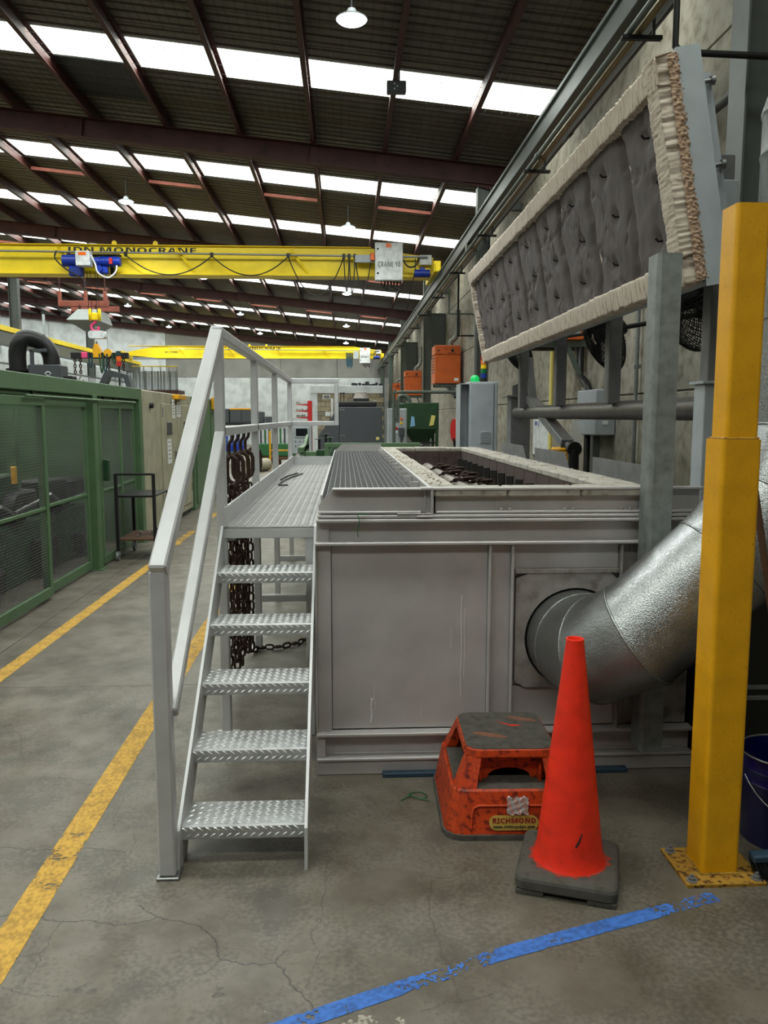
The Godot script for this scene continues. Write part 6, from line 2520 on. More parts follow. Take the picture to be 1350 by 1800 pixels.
	single(b, "paper_sheet", M.paper, V(2.55, 1.3, -8.75), "curled white paper sheet hanging by the hydraulic ram", "paper")
	t = thing("reel", "black cable reel with a red face on the wall beside the green hopper", "cable reel", V(2.45, 1.2, -17.0))
	b = MB.new()
	var ax := Basis(V(0, 1, 0), V(-1, 0, 0.16).normalized(), V(0.16, 0, 1).normalized()).orthonormalized()
	b.lathe([Vector2(0, -0.015), Vector2(0.24, -0.015), Vector2(0.24, 0.015), Vector2(0, 0.015)], V(2.33, 1.42, -17.0), 24, ax)
	part(b, "face", M.red, t)
	b = MB.new()
	b.lathe([Vector2(0, -0.16), Vector2(0.25, -0.16), Vector2(0.25, -0.13), Vector2(0.2, -0.13), Vector2(0.22, -0.02), Vector2(0, -0.02)], V(2.33, 1.42, -17.0), 24, ax)
	b.rod(V(2.33, 1.42, -17.0), V(WALL - 0.03, 1.42, -17.0), 0.03, 8)
	part(b, "drum", M.black, t)
	b = MB.new()
	for k in 5:
		b.tube(sag(V(2.3 + 0.03 * k, 1.25, -16.9), V(2.45 + 0.03 * k, 1.25, -16.95), 0.3 + 0.08 * k, 8), 0.015, 6)
	part(b, "hose_loops", M.black, t)
	# pale cabinet behind the furnace with its lights
	t = thing("control_cabinet", "tall pale grey electrical cabinet with a louvre at the far end of the furnace", "cabinet", V(1.6, 0, -9.75))
	b = MB.new()
	b.span(V(1.50, 0.0, -9.6), V(1.84, 2.12, -10.0), 0.008)
	part(b, "case", M.pale_grey, t)
	b = MB.new()
	b.span(V(1.515, 0.1, -9.585), V(1.79, 2.10, -9.6), 0.004)
	var dr := part(b, "door", M.pale_grey, t)
	b = MB.new()
	b.span(V(1.62, 1.38, -9.58), V(1.76, 1.53, -9.587), 0.002)
	for k in 6:
		b.bar(V(1.635, 1.395 + k * 0.023, -9.578), V(1.69, 1.405 + k * 0.023, -9.578), 0.006, 0.012, V(0, 0, 1))
		b.bar(V(1.69, 1.405 + k * 0.023, -9.578), V(1.745, 1.395 + k * 0.023, -9.578), 0.006, 0.012, V(0, 0, 1))
	part(b, "louvre", M.pale_grey, dr)
	b = MB.new()
	b.span(V(1.385, 0.0, -9.62), V(1.395, 2.10, -9.95), 0.002)
	b.span(V(1.385, 0.0, -9.78), V(1.5, 2.10, -9.79), 0.002)
	b.span(V(1.385, 2.09, -9.62), V(1.5, 2.10, -9.95), 0.002)
	part(b, "side_channel", M.pale_grey, t)
	b = MB.new()
	b.lathe([Vector2(0.055, 2.12), Vector2(0.055, 2.15), Vector2(0.05, 2.18), Vector2(0.03, 2.2), Vector2(0, 2.205)], V(1.58, 0, -9.72), 16)
	single(b, "beacon", M.beacon_green, V(1.58, 2.12, -9.72), "green dome beacon glowing on top of the pale electrical cabinet", "beacon")
	t = thing("signal_tower", "stacked signal tower of five coloured lenses on the pale cabinet, red at the top", "signal light", V(1.70, 2.12, -9.8))
	var cs := ["black", "blue", "stack_green", "beacon_yellow", "orange", "red"]
	for k in 6:
		b = MB.new()
		b.rod(V(1.70, 2.12 + 0.055 * k, -9.8), V(1.70, 2.17 + 0.055 * k, -9.8), 0.036, 14)
		part(b, "lens" if k else "socket", M[cs[k]], t)

# ---------------------------------------------------------------- far end of the hall
func facing_disc(b: MB, c: Vector3, r: float, h := 0.01, n := 10) -> void:
	b.lathe([Vector2(r, 0.0), Vector2(r * 0.9, h), Vector2(0.0, h)], c, n, Basis(V(1, 0, 0), V(0, 0, 1), V(0, -1, 0)))

func build_background() -> void:
	# charcoal machine
	var t := thing("charcoal_machine", "wide charcoal grey machine cabinet with a sloped side and black top, beyond the furnace", "machine", V(0.2, 0, -20.5))
	var b := MB.new()
	b.prism(PackedVector2Array([Vector2(-0.66, 0), Vector2(-0.145, 0), Vector2(-0.145, 1.93), Vector2(-0.17, 1.93), Vector2(-0.66, 1.22)]), -22.0, -20.0)
	b.span(V(-0.14, 0, -20.0), V(0.936, 1.95, -22.0), 0.012)
	part(b, "casing", M.charcoal, t)
	b = MB.new()
	b.span(V(-0.2, 1.95, -20.05), V(0.80, 2.09, -21.8), 0.03)
	part(b, "top_cover", M.black, t)
	b = MB.new()
	b.span(V(0.22, 2.09, -20.3), V(0.62, 2.17, -20.8), 0.01)
	part(b, "hood_base", M.black, t)
	b = MB.new()
	b.lathe([Vector2(0.205, 2.17), Vector2(0.19, 2.2), Vector2(0.14, 2.33), Vector2(0.11, 2.345), Vector2(0, 2.35)], V(0.42, 0, -20.55), 20)
	part(b, "hood", M.tank_dirty, t)
	for q in [[-0.1, 1.88], [-0.03, 1.88], [-0.1, 1.24], [-0.03, 1.24]]:
		b = MB.new()
		facing_disc(b, V(q[0], q[1], -20.0), 0.025)
		part(b, "door_stud", M.bare, t)
	b = MB.new()
	b.span(V(0.78, 1.13, -20.0), V(0.86, 1.2, -19.985), 0.003)
	part(b, "yellow_tag", M.pale_yellow, t)
	b = MB.new()
	b.rod(V(-0.1, 2.09, -20.4), V(-0.1, 2.3, -20.4), 0.012, 6)
	b.rod(V(-0.02, 2.09, -20.4), V(-0.02, 2.3, -20.4), 0.012, 6)
	b.rod(V(-0.13, 2.3, -20.4), V(0.01, 2.3, -20.4), 0.014, 6)
	part(b, "stub_pipes", M.black_steel, t)
	# block built office
	t = thing("block_office", "small concrete block office with white fascia against the far wall", "building", V(0.1, 0, -35.5))
	b = MB.new()
	b.span(V(-1.42, 0, -35.02), V(1.64, 2.7, -38.0))
	part(b, "mortar_core", M.mortar, t)
	var bm := MB.new()
	bm.box(Vector3.ZERO, V(0.376, 0.186, 0.06), 0.008)
	var bmesh := bm.mesh()
	for row in 10:
		for k in 8:
			var x := -1.22 + k * 0.39 - (0.195 if row % 2 else 0.0)
			if x - 0.19 < -1.43:
				continue
			at_mesh(bmesh, "block", M.block if (row * 3 + k * 5) % 4 else M.mortar, t, Transform3D(Basis(), V(x, 0.85 + row * 0.198, -35.01)))
	b = MB.new()
	b.span(V(-1.5, 2.72, -34.95), V(1.66, 3.05, -38.0), 0.01)
	part(b, "fascia", M.white_wall, t)
	b = MB.new()
	b.span(V(-1.5, 0.0, -34.97), V(-1.18, 2.72, -35.06), 0.004)
	part(b, "white_pilaster", M.white_wall, t)
	b = MB.new()
	b.span(V(-0.95, 2.47, -34.96), V(-0.62, 2.66, -35.0), 0.01)
	part(b, "vent_frame", M.white, t)
	b = MB.new()
	b.span(V(-0.91, 2.5, -34.955), V(-0.66, 2.63, -34.965))
	part(b, "vent_louvre", M.frame_grey, t)
	b = MB.new()
	b.span(V(-0.84, 1.72, -34.9), V(-0.62, 1.92, -35.0), 0.01)
	part(b, "switch_box", M.white, t)
	b = MB.new()
	b.span(V(-0.6, 1.0, -34.95), V(-0.5, 2.5, -35.0), 0.005)
	part(b, "white_post", M.white, t)
	b = MB.new()
	b.rod(V(1.3, 2.35, -34.95), V(1.3, 2.35, -34.7), 0.07, 12)
	part(b, "security_camera", M.white, t)
	b = MB.new()
	var r := RandomNumberGenerator.new()
	r.seed = 14
	for k in 9:
		var x := 0.3 + k * 0.15
		b.span(V(x, 3.05, -35.3), V(x + r.randf_range(0.08, 0.2), 3.08 + r.randf_range(0.02, 0.16), -35.6), 0.01)
	var cl := single(b, "stored_oddments", M.black_steel, V(0.9, 3.05, -35.4), "dark oddments lying on the white roof of the block office", "oddments")
	cl.set_meta("kind", "stuff")
	# red shelf rack
	t = thing("shelf_rack", "red steel rack with arms full of parts beside the block office", "rack", V(-1.5, 0, -30))
	b = MB.new()
	b.span(V(-1.38, 0, -30.0), V(-1.22, 2.3, -30.3), 0.01)
	part(b, "upright", M.red, t)
	for k in 7:
		b = MB.new()
		var y := 2.12 - k * 0.24
		b.prism(PackedVector2Array([Vector2(-1.38, y), Vector2(-1.38, y + 0.06), Vector2(-1.85, y + 0.045), Vector2(-1.85, y + 0.03)]), -30.25, -30.0)
		part(b, "arm", M.red, t)
		b = MB.new()
		for i in 5:
			var x := -1.8 + i * 0.09
			b.span(V(x, y + 0.055, -30.2), V(x + r.randf_range(0.03, 0.08), y + 0.08 + r.randf_range(0.0, 0.07), -30.05), 0.006)
		part(b, "parts", M.galv_dull if k % 2 else M.bare, t)
	# crates on the far rack
	var cc := ["leftmost dark crate on the far rack, seen through the railing", "dark crate with yellow rim on the far rack, next to the leftmost", "dark crate with yellow rim on the far rack, the middle one", "dark crate on the far rack, right of those with yellow rims", "smallest dark crate at the end of the far rack"]
	var cx := [-4.45, -4.02, -3.6, -3.15, -2.8]
	for i in 5:
		t = thing("storage_crate", cc[i], "crate", V(cx[i], 1.5, -30), "dark crates on the far rack")
		b = MB.new()
		var hh: float = [0.5, 0.46, 0.46, 0.4, 0.22][i]
		var ww: float = [0.38, 0.42, 0.42, 0.3, 0.28][i]
		b.span(V(cx[i] - ww / 2, 1.5, -29.8), V(cx[i] + ww / 2, 1.5 + hh, -30.4), 0.02)
		part(b, "body", M.charcoal, t)
		if i in [1, 2]:
			b = MB.new()
			b.span(V(cx[i] - ww / 2, 1.5 + hh, -29.79), V(cx[i] + ww / 2, 1.56 + hh, -30.4), 0.01)
			part(b, "yellow_rim", M.post_yellow, t)
	t = thing("pallet_rack", "low dark steel rack carrying the crates before the white far wall", "rack", V(-3.6, 0, -30))
	b = MB.new()
	b.span(V(-4.8, 1.40, -29.75), V(-2.6, 1.5, -30.5), 0.01)
	part(b, "beam", M.black_steel, t)
	for x in [-4.75, -2.65]:
		b = MB.new()
		b.span(V(x - 0.05, 0, -29.8), V(x + 0.05, 1.4, -30.4), 0.01)
		part(b, "leg", M.black_steel, t)
	# blue motors in a row
	var bl := ["first", "second", "third", "fourth", "fifth"]
	for i in 5:
		var x := -4.32 + i * 0.2
		t = thing("blue_motor", "blue upright motor below the far crates, the %s from the stair post" % bl[i], "motor", V(x, 0.5, -28), "blue motors below the far crates")
		b = MB.new()
		b.lathe([Vector2(0.0, 0.5), Vector2(0.08, 0.5), Vector2(0.08, 0.72), Vector2(0.065, 0.74), Vector2(0.065, 1.0), Vector2(0.05, 1.08), Vector2(0, 1.1)], V(x, 0, -28), 14)
		part(b, "body", M.blue, t)
		b = MB.new()
		for k in 3:
			b.lathe([Vector2(0.066, -0.008), Vector2(0.08, -0.008), Vector2(0.08, 0.008), Vector2(0.066, 0.008)], V(x, 0.8 + k * 0.07, -28), 14)
		part(b, "flange", M.pale_blue, t)
	t = thing("motor_bench", "low green bench carrying the row of blue motors", "bench", V(-3.9, 0, -28))
	b = MB.new()
	b.span(V(-4.5, 0.42, -27.8), V(-3.3, 0.5, -28.3), 0.01)
	part(b, "top", M.mid_green, t)
	for x in [-4.4, -3.4]:
		b = MB.new()
		b.span(V(x - 0.05, 0, -27.9), V(x + 0.05, 0.42, -28.2), 0.01)
		part(b, "leg", M.mid_green, t)
	# green presses
	var gl := ["green press with upright rods, nearer the blue motors", "green press with upright rods, beside the yellow frame"]
	for i in 2:
		var x := -2.95 + i * 0.85
		t = thing("green_press", gl[i], "press", V(x, 0, -29), "green presses behind the railing")
		b = MB.new()
		b.span(V(x - 0.3, 0.3, -28.8), V(x + 0.3, 0.75, -29.4), 0.02)
		part(b, "bed", M.mid_green, t)
		for k in 4:
			b = MB.new()
			b.rod(V(x - 0.22 + k * 0.15, 0.75, -29), V(x - 0.22 + k * 0.15, 1.3, -29), 0.035, 10)
			part(b, "rod", M.mid_green if k % 2 == 0 else M.charcoal, t)
		b = MB.new()
		b.span(V(x - 0.34, 0.18, -28.7), V(x + 0.34, 0.28, -29.5), 0.01)
		part(b, "pallet", M.wood, t)
		for s in [-0.28, 0.28]:
			b = MB.new()
			b.span(V(x + s - 0.04, 0, -28.75), V(x + s + 0.04, 0.18, -29.45), 0.004)
			part(b, "leg", M.wood, t)
	t = thing("barrier_frame", "thin yellow barrier frame standing behind the railing", "barrier", V(-2.3, 0, -26))
	for x in [-2.42, -1.75]:
		b = MB.new()
		b.span(V(x - 0.03, 0, -25.97), V(x + 0.03, 1.25, -26.03), 0.005)
		part(b, "upright", M.post_yellow, t)
	b = MB.new()
	b.span(V(-2.45, 0.6, -25.98), V(-1.72, 0.65, -26.02), 0.005)
	part(b, "cross_bar", M.post_yellow, t)
	b = MB.new()
	b.rod(V(-3.0, 0.2, -24.5), V(-2.5, 0.2, -25.6), 0.2, 20)
	single(b, "cardboard_tube", M.beige, V(-2.75, 0.0, -25), "beige roll lying on the floor behind the railing", "roll")
	# operator panel on its stand
	t = thing("operator_panel", "pale operator panel with dark screen and buttons past the platform end rail", "control panel", V(-0.75, 0, -14))
	b = MB.new()
	b.span(V(-0.92, 1.06, -14.0), V(-0.58, 1.56, -14.2), 0.012)
	part(b, "case", M.pale_grey, t)
	b = MB.new()
	b.span(V(-0.88, 1.34, -13.985), V(-0.62, 1.53, -14.0), 0.006)
	part(b, "screen_frame", M.pale_grey, t)
	b = MB.new()
	b.span(V(-0.85, 1.37, -13.98), V(-0.65, 1.50, -13.986))
	part(b, "screen", M.glass, t)
	for j in 3:
		for i in 4:
			if j == 2 and i in [0, 3]:
				continue
			b = MB.new()
			facing_disc(b, V(-0.86 + i * 0.073, 1.28 - j * 0.08, -14.0), 0.014, 0.015, 8)
			part(b, "button", M.red if j == 2 and i == 2 else M.frame_grey, t)
	b = MB.new()
	b.span(V(-0.80, 0, -14.06), V(-0.70, 1.06, -14.16), 0.005)
	part(b, "stand", M.pale_grey, t)
	# green conveyor frame before the operator panel
	t = thing("conveyor_frame", "green steel conveyor frame with black fittings just beyond the platform", "conveyor", V(-0.4, 0, -12))
	b = MB.new()
	b.prism_x(PackedVector2Array([Vector2(-11.2, 0), Vector2(-11.2, 1.18), Vector2(-12.9, 1.42), Vector2(-13.0, 1.42), Vector2(-13.0, 0)]), -0.62, -0.58)
	b.span(V(-0.66, 1.2, -11.2), V(-0.58, 1.28, -13.0), 0.006)
	part(b, "side_plate", M.guard_green, t)
	b = MB.new()
	b.span(V(-0.56, 0, -11.25), V(-0.40, 1.22, -11.35), 0.01)
	part(b, "post", M.guard_green, t)
	for q in [[-0.40, 1.38, "black_steel"], [-0.30, 1.45, "black_steel"], [-0.24, 1.40, "dark_green"]]:
		b = MB.new()
		b.span(V(q[0], 0.7, -11.9), V(q[0] + 0.035, q[1], -11.98), 0.008)
		b.span(V(q[0] - 0.05, q[1] - 0.012, -11.87), V(q[0] + 0.07, q[1], -12.0), 0.004)
		part(b, "fitting", M[q[2]], t)
	for k in 2:
		b = MB.new()
		b.span(V(-0.42 + 0.1 * k, 1.12 - 0.1 * k, -11.85), V(-0.28 + 0.1 * k, 1.22 - 0.1 * k, -11.95), 0.01)
		part(b, "clamp", M.dark_green, t)
	b = MB.new()
	b.rod(V(-0.3, 1.0, -11.7), V(-0.15, 1.25, -11.7), 0.05, 12)
	part(b, "roller", M.dark_green, t)
	t = thing("mesh_barrier", "low green framed mesh barrier at the far end of the furnace", "barrier", V(0.3, 0, -10.6))
	b = MB.new()
	b.span(V(-0.27, 1.30, -10.58), V(1.0, 1.36, -10.63), 0.006)
	b.span(V(-0.27, 0.0, -10.58), V(-0.21, 1.30, -10.63), 0.006)
	b.span(V(0.94, 0.0, -10.58), V(1.0, 1.30, -10.63), 0.006)
	part(b, "frame", M.guard_green, t)
	b = MB.new()
	for k in 30:
		b.span(V(-0.2 + k * 0.038, 0.6, -10.6), V(-0.197 + k * 0.038, 1.3, -10.603))
	for k in 18:
		b.span(V(-0.2, 0.6 + k * 0.038, -10.603), V(0.94, 0.603 + k * 0.038, -10.606))
	stuff(b, "wire_mesh", M.sag_wire, t)
	# green hopper
	t = thing("green_hopper", "dark green hopper machine with a tapered chute near the concrete wall", "machine", V(1.7, 0, -18.3))
	b = MB.new()
	b.span(V(1.33, 1.42, -18.0), V(2.12, 2.02, -18.9), 0.012)
	part(b, "bin", M.dark_green, t)
	b = MB.new()
	var hi := [V(1.35, 1.42, -18.02), V(2.1, 1.42, -18.02), V(2.1, 1.42, -18.88), V(1.35, 1.42, -18.88)]
	var lo := [V(1.55, 1.12, -18.25), V(1.9, 1.12, -18.25), V(1.9, 1.12, -18.65), V(1.55, 1.12, -18.65)]
	for k in 4:
		var l := (k + 1) % 4
		b.out_quad(lo[k], lo[l], hi[l], hi[k], (hi[k] + hi[l]) * 0.5 - V(1.72, 1.42, -18.45))
	part(b, "chute", M.dark_green, t)
	for q in [[1.37, -18.04], [2.08, -18.04], [2.08, -18.86], [1.37, -18.86]]:
		b = MB.new()
		b.span(V(q[0] - 0.035, 0, q[1] - 0.035), V(q[0] + 0.035, 1.42, q[1] + 0.035), 0.005)
		part(b, "leg", M.dark_green, t)
	b = MB.new()
	b.span(V(1.4, 1.1, -18.0), V(2.05, 1.14, -18.03), 0.004)
	b.tube(smooth_path(P([1.45, 0.9, -18.1, 1.6, 1.02, -18.0, 1.8, 1.03, -18.0, 1.98, 0.9, -18.1]), 4), 0.025, 8)
	part(b, "chute_hoses", M.black, t)
	b = MB.new()
	b.tube(smooth_path(P([1.25, 2.05, -18.4, 1.25, 2.16, -18.4, 1.36, 2.19, -18.4, 1.46, 2.12, -18.4, 1.5, 2.0, -18.4]), 4), 0.05, 10)
	part(b, "feed_pipe", M.column_green, t)
	b = MB.new()
	b.span(V(1.08, 1.75, -18.2), V(1.33, 2.0, -18.6), 0.01)
	part(b, "side_box", M.dark_green, t)
	b = MB.new()
	b.prism(PackedVector2Array([Vector2(1.47, 1.48), Vector2(1.58, 1.5), Vector2(1.56, 1.7), Vector2(1.5, 1.72)]), -18.0, -17.985)
	single(b, "rag", M.pale_blue, V(1.52, 1.5, -17.99), "pale blue rag hung on the front of the dark green hopper", "rag")
	b = MB.new()
	b.prism(PackedVector2Array([Vector2(1.9, 1.5), Vector2(2.0, 1.52), Vector2(2.04, 1.73), Vector2(1.95, 1.74)]), -18.0, -17.988)
	single(b, "yellow_notice", M.pale_yellow, V(1.96, 1.5, -17.99), "pale yellow notice tilted on the front of the dark green hopper", "notice")
	# control cabinet with buttons
	t = thing("switch_cabinet", "narrow grey switch cabinet with buttons and a plug left of the green hopper", "cabinet", V(1.12, 0, -17.1))
	b = MB.new()
	b.span(V(0.92, 0, -17.0), V(1.32, 1.88, -17.35), 0.01)
	part(b, "case", M.pale_grey, t)
	b = MB.new()
	b.span(V(1.03, 0.2, -16.985), V(1.30, 1.86, -17.0), 0.005)
	part(b, "door", M.pale_grey, t)
	var bc := [["black", 1.08, 1.66], ["orange", 1.2, 1.66], ["beacon_yellow", 1.2, 1.57], ["red", 1.1, 1.46], ["white", 1.1, 1.38]]
	for q in bc:
		b = MB.new()
		facing_disc(b, V(q[1], q[2], -16.985), 0.03, 0.02)
		part(b, "button", M[q[0]], t)
	b = MB.new()
	b.span(V(1.14, 1.3, -16.9), V(1.26, 1.48, -16.985), 0.01)
	b.rod(V(1.2, 1.3, -16.94), V(1.2, 1.2, -16.94), 0.03, 8)
	part(b, "plug", M.charcoal, t)
	b = MB.new()
	b.tube(smooth_path(P([1.2, 1.2, -16.94, 1.16, 1.0, -16.93, 1.22, 0.85, -16.93, 1.26, 1.0, -16.94, 1.25, 1.12, -16.96]), 4), 0.012, 6)
	part(b, "cable", M.black, t)
	# green pipe frame
	t = thing("pipe_gantry", "green grey pipe gantry bridging from the switch cabinet to the pale cabinet", "frame", V(1.4, 0, -14))
	b = MB.new()
	b.tube(smooth_path(P([0.86, 0.0, -14, 0.86, 2.0, -14, 0.88, 2.1, -14, 0.95, 2.13, -14, 2.1, 2.13, -14]), 3), 0.03, 10)
	part(b, "pipe", M.column_green, t)
	b = MB.new()
	b.span(V(0.96, 2.0, -14.04), V(0.9, 1.6, -14.1), 0.004)
	part(b, "clamp", M.column_green, t)
	t = thing("sloping_pipes", "three dark sloping pipes crossing the second column below the near heater", "pipes", V(2.4, 2.6, -20.6))
	b = MB.new()
	for k in 3:
		b = MB.new()
		b.rod(V(2.44 + 0.02 * k, 3.0, -22.4), V(2.84 + 0.04 * k, 2.2, -20.6), 0.03, 8)
		part(b, "pipe", M.black_pipe, t)
	# slim green posts near the far runway end
	var pl := ["slim green post nearest the block office, under the runway", "slim green post second from the block office, under the runway"]
	var pz := [-44.0, -36.0]
	for i in 2:
		b = MB.new()
		b.span(V(1.98, 0, pz[i] - 0.08), V(2.14, 4.4, pz[i] + 0.08), 0.01)
		t = thing("runway_post", pl[i], "post", V(2.06, 0, pz[i]))
		part(b, "shaft", M.column_green, t)
		b = MB.new()
		b.span(V(1.9, 4.4, pz[i] - 0.12), V(2.2, 4.5, pz[i] + 0.12), 0.01)
		part(b, "cap", M.column_green, t)
	# ducting boxes high on the wall
	var dl := ["dark wall duct above the nearest heater", "dark wall duct above the second heater"]
	for i in 2:
		var z := -23.6 - i * 9.0
		t = thing("wall_duct", dl[i], "duct", V(2.7, 3.6, z))
		b = MB.new()
		b.span(V(2.5, 3.4, z), V(WALL - 0.01, 4.7, z - 0.5), 0.01)
		part(b, "box", M.column, t)

# ---------------------------------------------------------------- the far left of the hall
func build_left_side() -> void:
	# beige cabinets in a row behind the enclosure
	var X := -2.75
	var lb := ["beige steel cabinet next to the green enclosure, narrow and plain", "tall beige double door cabinet with papers and two little windows"]
	for i in 2:
		var z0: float = [-11.1, -11.95][i]
		var z1: float = [-11.9, -14.5][i]
		var t := thing("beige_cabinet", lb[i], "cabinet", V(X - 0.4, 0, (z0 + z1) / 2), "beige cabinets along the yellow line")
		var b := MB.new()
		b.span(V(X - 0.75, 0.08, z0), V(X, 2.07, z1), 0.012)
		part(b, "case", M.beige, t)
		b = MB.new()
		b.span(V(X - 0.7, 0.0, z0 - 0.05), V(X - 0.04, 0.08, z1 + 0.05))
		part(b, "plinth", M.black, t)
		if i == 0:
			b = MB.new()
			b.rod(V(X, 1.86, -11.5), V(X + 0.05, 1.86, -11.5), 0.04, 10)
			part(b, "knob", M.black, t)
			continue
		for d in 2:
			var za := z0 - 0.2 - d * 1.1
			b = MB.new()
			b.span(V(X, 0.2, za), V(X + 0.022, 1.9, za - 1.06), 0.006)
			var door := part(b, "door", M.beige, t)
			b = MB.new()
			b.span(V(X + 0.02, 1.42, za - 0.3 - 0.2 * d), V(X + 0.028, 1.62, za - 0.65 - 0.2 * d), 0.002)
			part(b, "window", M.glass, door)
			b = MB.new()
			b.span(V(X + 0.02, 0.98, za - 0.12 - 0.7 * (1 - d)), V(X + 0.05, 1.16, za - 0.17 - 0.7 * (1 - d)), 0.005)
			part(b, "handle", M.bare, door)
			for y in [0.4, 1.7]:
				b = MB.new()
				var zh := za - 0.015 - 1.03 * d
				b.rod(V(X + 0.026, y, zh), V(X + 0.026, y + 0.14, zh), 0.012, 6)
				part(b, "hinge", M.galv_dull, door)
		var pg := [[0.98, 1.36, -12.45, -12.72, "notice"], [1.68, 1.98, -12.85, -13.05, "notice"], [1.7, 1.95, -13.2, -13.5, "notice"], [0.95, 1.2, -13.75, -13.98, "notice"]]
		for q in pg:
			b = MB.new()
			b.span(V(X + 0.022, q[0], q[2]), V(X + 0.026, q[1], q[3]))
			part(b, "paper_notice", M.paper, t)
			b = MB.new()
			for k in 5:
				var y: float = q[1] - 0.04 - k * (q[1] - q[0] - 0.06) / 5.0
				b.span(V(X + 0.0265, y, q[2] - 0.03), V(X + 0.0272, y - 0.012, q[3] + 0.04 + 0.02 * (k % 2)))
			part(b, "print", M.grey_ink, t)
		b = MB.new()
		b.span(V(X, 1.98, -13.0), V(X + 0.1, 2.06, -13.6), 0.01)
		part(b, "yellow_lamp", M.post_yellow, t)
	var t := thing("green_cabinet", "dark green cabinet past the beige ones, half hidden by the handrail", "cabinet", V(X - 0.4, 0, -16))
	var b := MB.new()
	b.span(V(X - 0.75, 0.0, -14.7), V(X, 2.07, -18.2), 0.012)
	part(b, "case", M.guard_green, t)
	for k in 2:
		b = MB.new()
		b.span(V(X, 0.1, -14.9 - k * 1.65), V(X + 0.02, 1.95, -16.45 - k * 1.65), 0.006)
		part(b, "door", M.guard_green, t)
	b = MB.new()
	b.span(V(X + 0.02, 1.85, -16.6), V(X + 0.18, 2.1, -16.9), 0.01)
	part(b, "yellow_box", M.post_yellow, t)
	b = MB.new()
	for k in 9:
		b.rod(V(X + 0.02, 1.2 + k * 0.08, -14.85), V(X + 0.08, 1.2 + k * 0.08, -14.85), 0.05, 10)
	part(b, "valve_row", M.bare, t)
	# fume extractor standing on the enclosure
	t = thing("fume_extractor", "dark fume extractor box with a black pipe bend on top of the green enclosure", "extractor", V(-3.8, 2.0, -10))
	b = MB.new()
	b.lathe([Vector2(0.13, 1.98), Vector2(0.13, 2.02), Vector2(0.112, 2.03), Vector2(0.125, 2.05), Vector2(0.112, 2.07), Vector2(0.125, 2.09), Vector2(0.112, 2.11), Vector2(0.125, 2.13), Vector2(0.112, 2.15), Vector2(0.125, 2.17), Vector2(0.112, 2.19), Vector2(0.125, 2.21), Vector2(0.112, 2.23), Vector2(0.14, 2.25), Vector2(0.14, 2.28), Vector2(0.11, 2.28)], V(-3.95, 0, -10), 24)
	part(b, "bellows", M.black_pipe, t)
	b = MB.new()
	b.tube(smooth_path(P([-3.95, 2.27, -10, -3.95, 2.48, -10, -3.9, 2.62, -10, -3.83, 2.65, -10.05, -3.70, 2.60, -10.12, -3.62, 2.48, -10.15, -3.60, 2.34, -10.15, -3.60, 2.2, -10.15]), 4), 0.10, 20)
	part(b, "pipe_bend", M.black_pipe, t)
	b = MB.new()
	b.lathe([Vector2(0.10, -0.012), Vector2(0.108, -0.012), Vector2(0.108, 0.012), Vector2(0.10, 0.012)], V(-3.71, 2.605, -10.115), 20, Basis(Quaternion(Vector3.UP, V(0.85, -0.4, -0.4).normalized())))
	part(b, "pipe_collar", M.black, t)
	b = MB.new()
	b.span(V(-3.82, 1.98, -9.95), V(-3.44, 2.33, -10.25), 0.012)
	part(b, "box", M.charcoal, t)
	b = MB.new()
	b.span(V(-3.8, 2.33, -9.98), V(-3.76, 2.5, -10.02), 0.004)
	b.span(V(-3.8, 2.48, -9.98), V(-3.6, 2.52, -10.02), 0.004)
	part(b, "frame", M.charcoal, t)
	# a white roundel of two swooshes on the box
	b = MB.new()
	for s in 2:
		var o := PackedVector3Array()
		var rad := PackedFloat32Array()
		for k in 11:
			var a := PI * s + 0.35 + 2.5 * k / 10.0
			o.append(V(-3.58 + cos(a) * 0.04, 2.2 + sin(a) * 0.04, -9.948))
			rad.append(0.002 + 0.008 * sin(PI * k / 10.0))
		b.tube(o, 0.006, 6, true, false, rad)
		b.tube(P([-3.58 + (0.018 if s else -0.018), 2.215 - 0.0 * s, -9.948, -3.58 + (0.006 if s else -0.006), 2.185, -9.948]), 0.006, 6)
	part(b, "emblem", M.white, t)
	b = MB.new()
	b.span(V(-3.42, 1.98, -10.0), V(-3.32, 2.2, -10.2), 0.01)
	part(b, "motor_box", M.black, t)
	# loader arm lying on the enclosure
	t = thing("loader_arm", "dark angular loader arm sitting on the enclosure roof at its far end", "arm", V(-3.0, 2.0, -10.6))
	b = MB.new()
	b.prism(PackedVector2Array([Vector2(-3.32, 2.05), Vector2(-3.12, 2.05), Vector2(-3.05, 2.22), Vector2(-2.86, 2.2), Vector2(-2.82, 2.06), Vector2(-2.76, 2.06), Vector2(-2.8, 2.24), Vector2(-3.02, 2.3), Vector2(-3.1, 2.28), Vector2(-3.18, 2.12), Vector2(-3.32, 2.09)]), -10.75, -10.6)
	part(b, "bracket", M.charcoal, t)
	# hanging hood with its red frame
	t = thing("extraction_hood", "grey hopper shaped extraction hood hanging under a red steel frame", "hood", V(-8.2, 4.4, -26.5))
	b = MB.new()
	var hi := [V(-8.35, 5.06, -26.0), V(-7.75, 5.06, -26.0), V(-7.75, 5.06, -27.2), V(-8.35, 5.06, -27.2)]
	var md := [V(-8.62, 4.7, -25.7), V(-7.68, 4.7, -25.7), V(-7.68, 4.7, -27.4), V(-8.62, 4.7, -27.4)]
	var lo := [V(-8.2, 4.4, -26.1), V(-7.95, 4.4, -26.1), V(-7.95, 4.4, -27.0), V(-8.15, 4.4, -27.0)]
